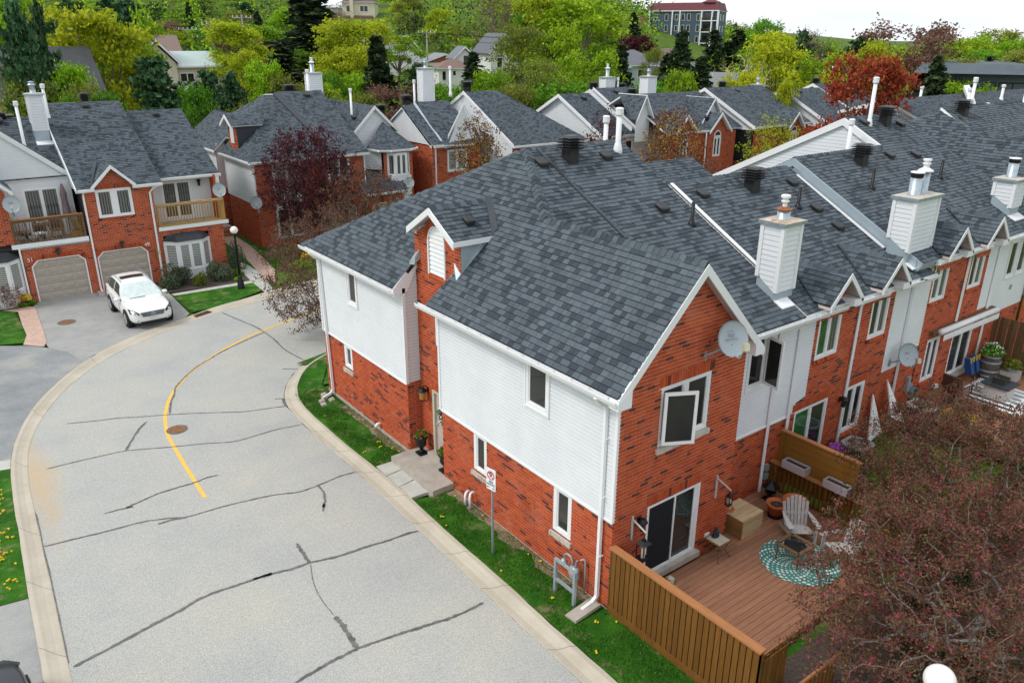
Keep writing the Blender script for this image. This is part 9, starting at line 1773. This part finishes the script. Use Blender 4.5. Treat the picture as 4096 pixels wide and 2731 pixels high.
t=thing('patio_umbrella','folded mauve umbrella standing on the balcony of number 51','umbrella',(-4.75,33.5,2.8));MB().tube([(-4.78,33.5,2.8),(-4.75,33.5,5.2)],.02,6).build('pole',M['black'],t);MB().lathe((-4.76,33.5,3.85),[(.20,0),(.16,.35),(.13,.7),(.15,1.0),(.05,1.45),(.01,1.5)],9).build('canopy',plain('mauve_canvas',(.20,.14,.15),.8),t)
t=thing('patio_table','round wicker patio table with a fruit bowl behind the dark railing','table',(-5.95,33.3,2.8));wk=plain('brown_wicker',(.22,.11,.06),.7,var=.3,scale=30);MB().lathe((-5.95,33.3,3.55),[(.36,0),(.36,.03),(.01,.03)],20).build('table_top',wk,t);MB().tube([(-5.95,33.3,2.8),(-5.95,33.3,3.55)],.05,8).build('pedestal',wk,t)
t=thing('fruit_bowl','small pale bowl of greens on the wicker table','bowl',(-5.95,33.3,3.58));MB().lathe((-6.0,33.3,3.58),[(.07,0),(.18,.08),(.17,.08)],14).build('bowl',M['trim'],t);flowers(t,(-6.0,33.3,3.63),.12,.08,60,'green',.03,3,'greens')
for lab,x,y in(('rounded wicker armchair right of the wicker table',-5.35,33.35),('wicker armchair seen edge-on at the left of the balcony',-6.9,33.4)):
 t=thing('wicker_chair',lab,'chair',(x,y,2.8));mb=MB()
 for k in range(11):a=math.pi*k/10;mb.tube([(x+.3*math.cos(a),y+.1+.15*math.sin(a),3.2),(x+.32*math.cos(a),y+.15+.2*math.sin(a),3.35+.45*math.sin(a))],.014,4)
 mb.tube([(x+.32*math.cos(a),y+.15+.2*math.sin(a),3.35+.45*math.sin(a))for a in[math.pi*k/12 for k in range(13)]],.03,6);mb.build('back',wk,t);MB().box(x-.28,x+.28,y-.25,y+.25,3.16,3.24).build('seat',wk,t)
 for sx in(-1,1):
  for sy in(-1,1):MB().tube([(x+sx*.24,y+sy*.2,3.16),(x+sx*.26,y+sy*.22,2.8)],.02,5).build('leg',wk,t)
for i,x in enumerate((-6.75,-6.15)):
 t=thing('camp_chair',['dark folding camp chair with crossed legs at the left railing','camp chair draped with white cloth behind the railing'][i],'camp chair',(x,32.85,2.8));cl=[M['black'],M['trim']][i];MB().hexa([(x-.24,32.65,3.2),(x+.24,32.65,3.2),(x+.24,33.05,3.2),(x-.24,33.05,3.2),(x-.25,32.65,3.25),(x+.25,32.65,3.25),(x+.25,33.05,3.25),(x-.25,33.05,3.25)]).build('seat',cl,t)
 for s in(-1,1):MB().tube([(x-s*.24,32.66,2.82),(x+s*.24,32.66,3.4)],.014,5).build('leg',M['black'],t);MB().tube([(x-s*.24,33.04,2.82),(x+s*.24,33.04,3.4)],.014,5).build('leg',M['black'],t)
t=thing('outdoor_rug','black and white zigzag rug on the balcony of number 51','rug',(-5.6,33.2,2.8))
for k in range(22):
 for j in range(7):x=-6.7+k*.09;y=32.7+j*.17;o_=.04 if k%2 else 0;MB().add([(x,y+.0+o_,2.806),(x+.09,y+(.04-o_),2.806),(x+.09,y+.085+(.04-o_),2.806),(x,y+.085+o_,2.806)],[(0,1,2,3)]).build('zigzag',M['black']if j%2 else M['trim'],t)if(j*22+k)%1==0 else None
t=thing('lattice_panel','leaning tan wooden lattice at the right end of the balcony','lattice',(-4.4,33.4,2.8))
for k in range(8):MB().beam((-4.55+k*.03,33.6-k*.13,2.85),(-4.75+k*.05,33.75-k*.1,4.3-k*.12),.03,.012).build('slat',M['rail_gold'],t);MB().beam((-4.5,33.7,2.95+k*.17),(-4.3,32.75,2.9+k*.13),.03,.012).build('slat',M['rail_gold'],t)
t=thing('wooden_crate','small wooden planter crate at the right end of the balcony','crate',(-4.55,32.8,2.8));MB().box(-4.85,-4.4,32.7,33.0,2.82,3.15).build('box',M['rail_gold'],t);MB().box(-4.8,-4.45,32.73,32.97,3.15,3.17).build('soil',M['soil'],t)
t=thing('entry_steps','brown brick entry steps between the two townhouses','steps',(4.4,40.8,0))
for k in range(3):MB().box(3.7,5.4,40.2+k*.32,42,.0+.05,.2+k*.17).build('step',M['cap_wood']if k<2 else M['dirtbrick'],t)
t=thing('light_string','white string lights wrapped along the golden railing','string lights',(.8,32.3,4.0));MB().tube([(-.85+3.3*i/40,32.33,3.99-.05*abs(math.sin(i*.55)))for i in range(41)],.01,4).build('cord',M['trim'],t)
dandelions()
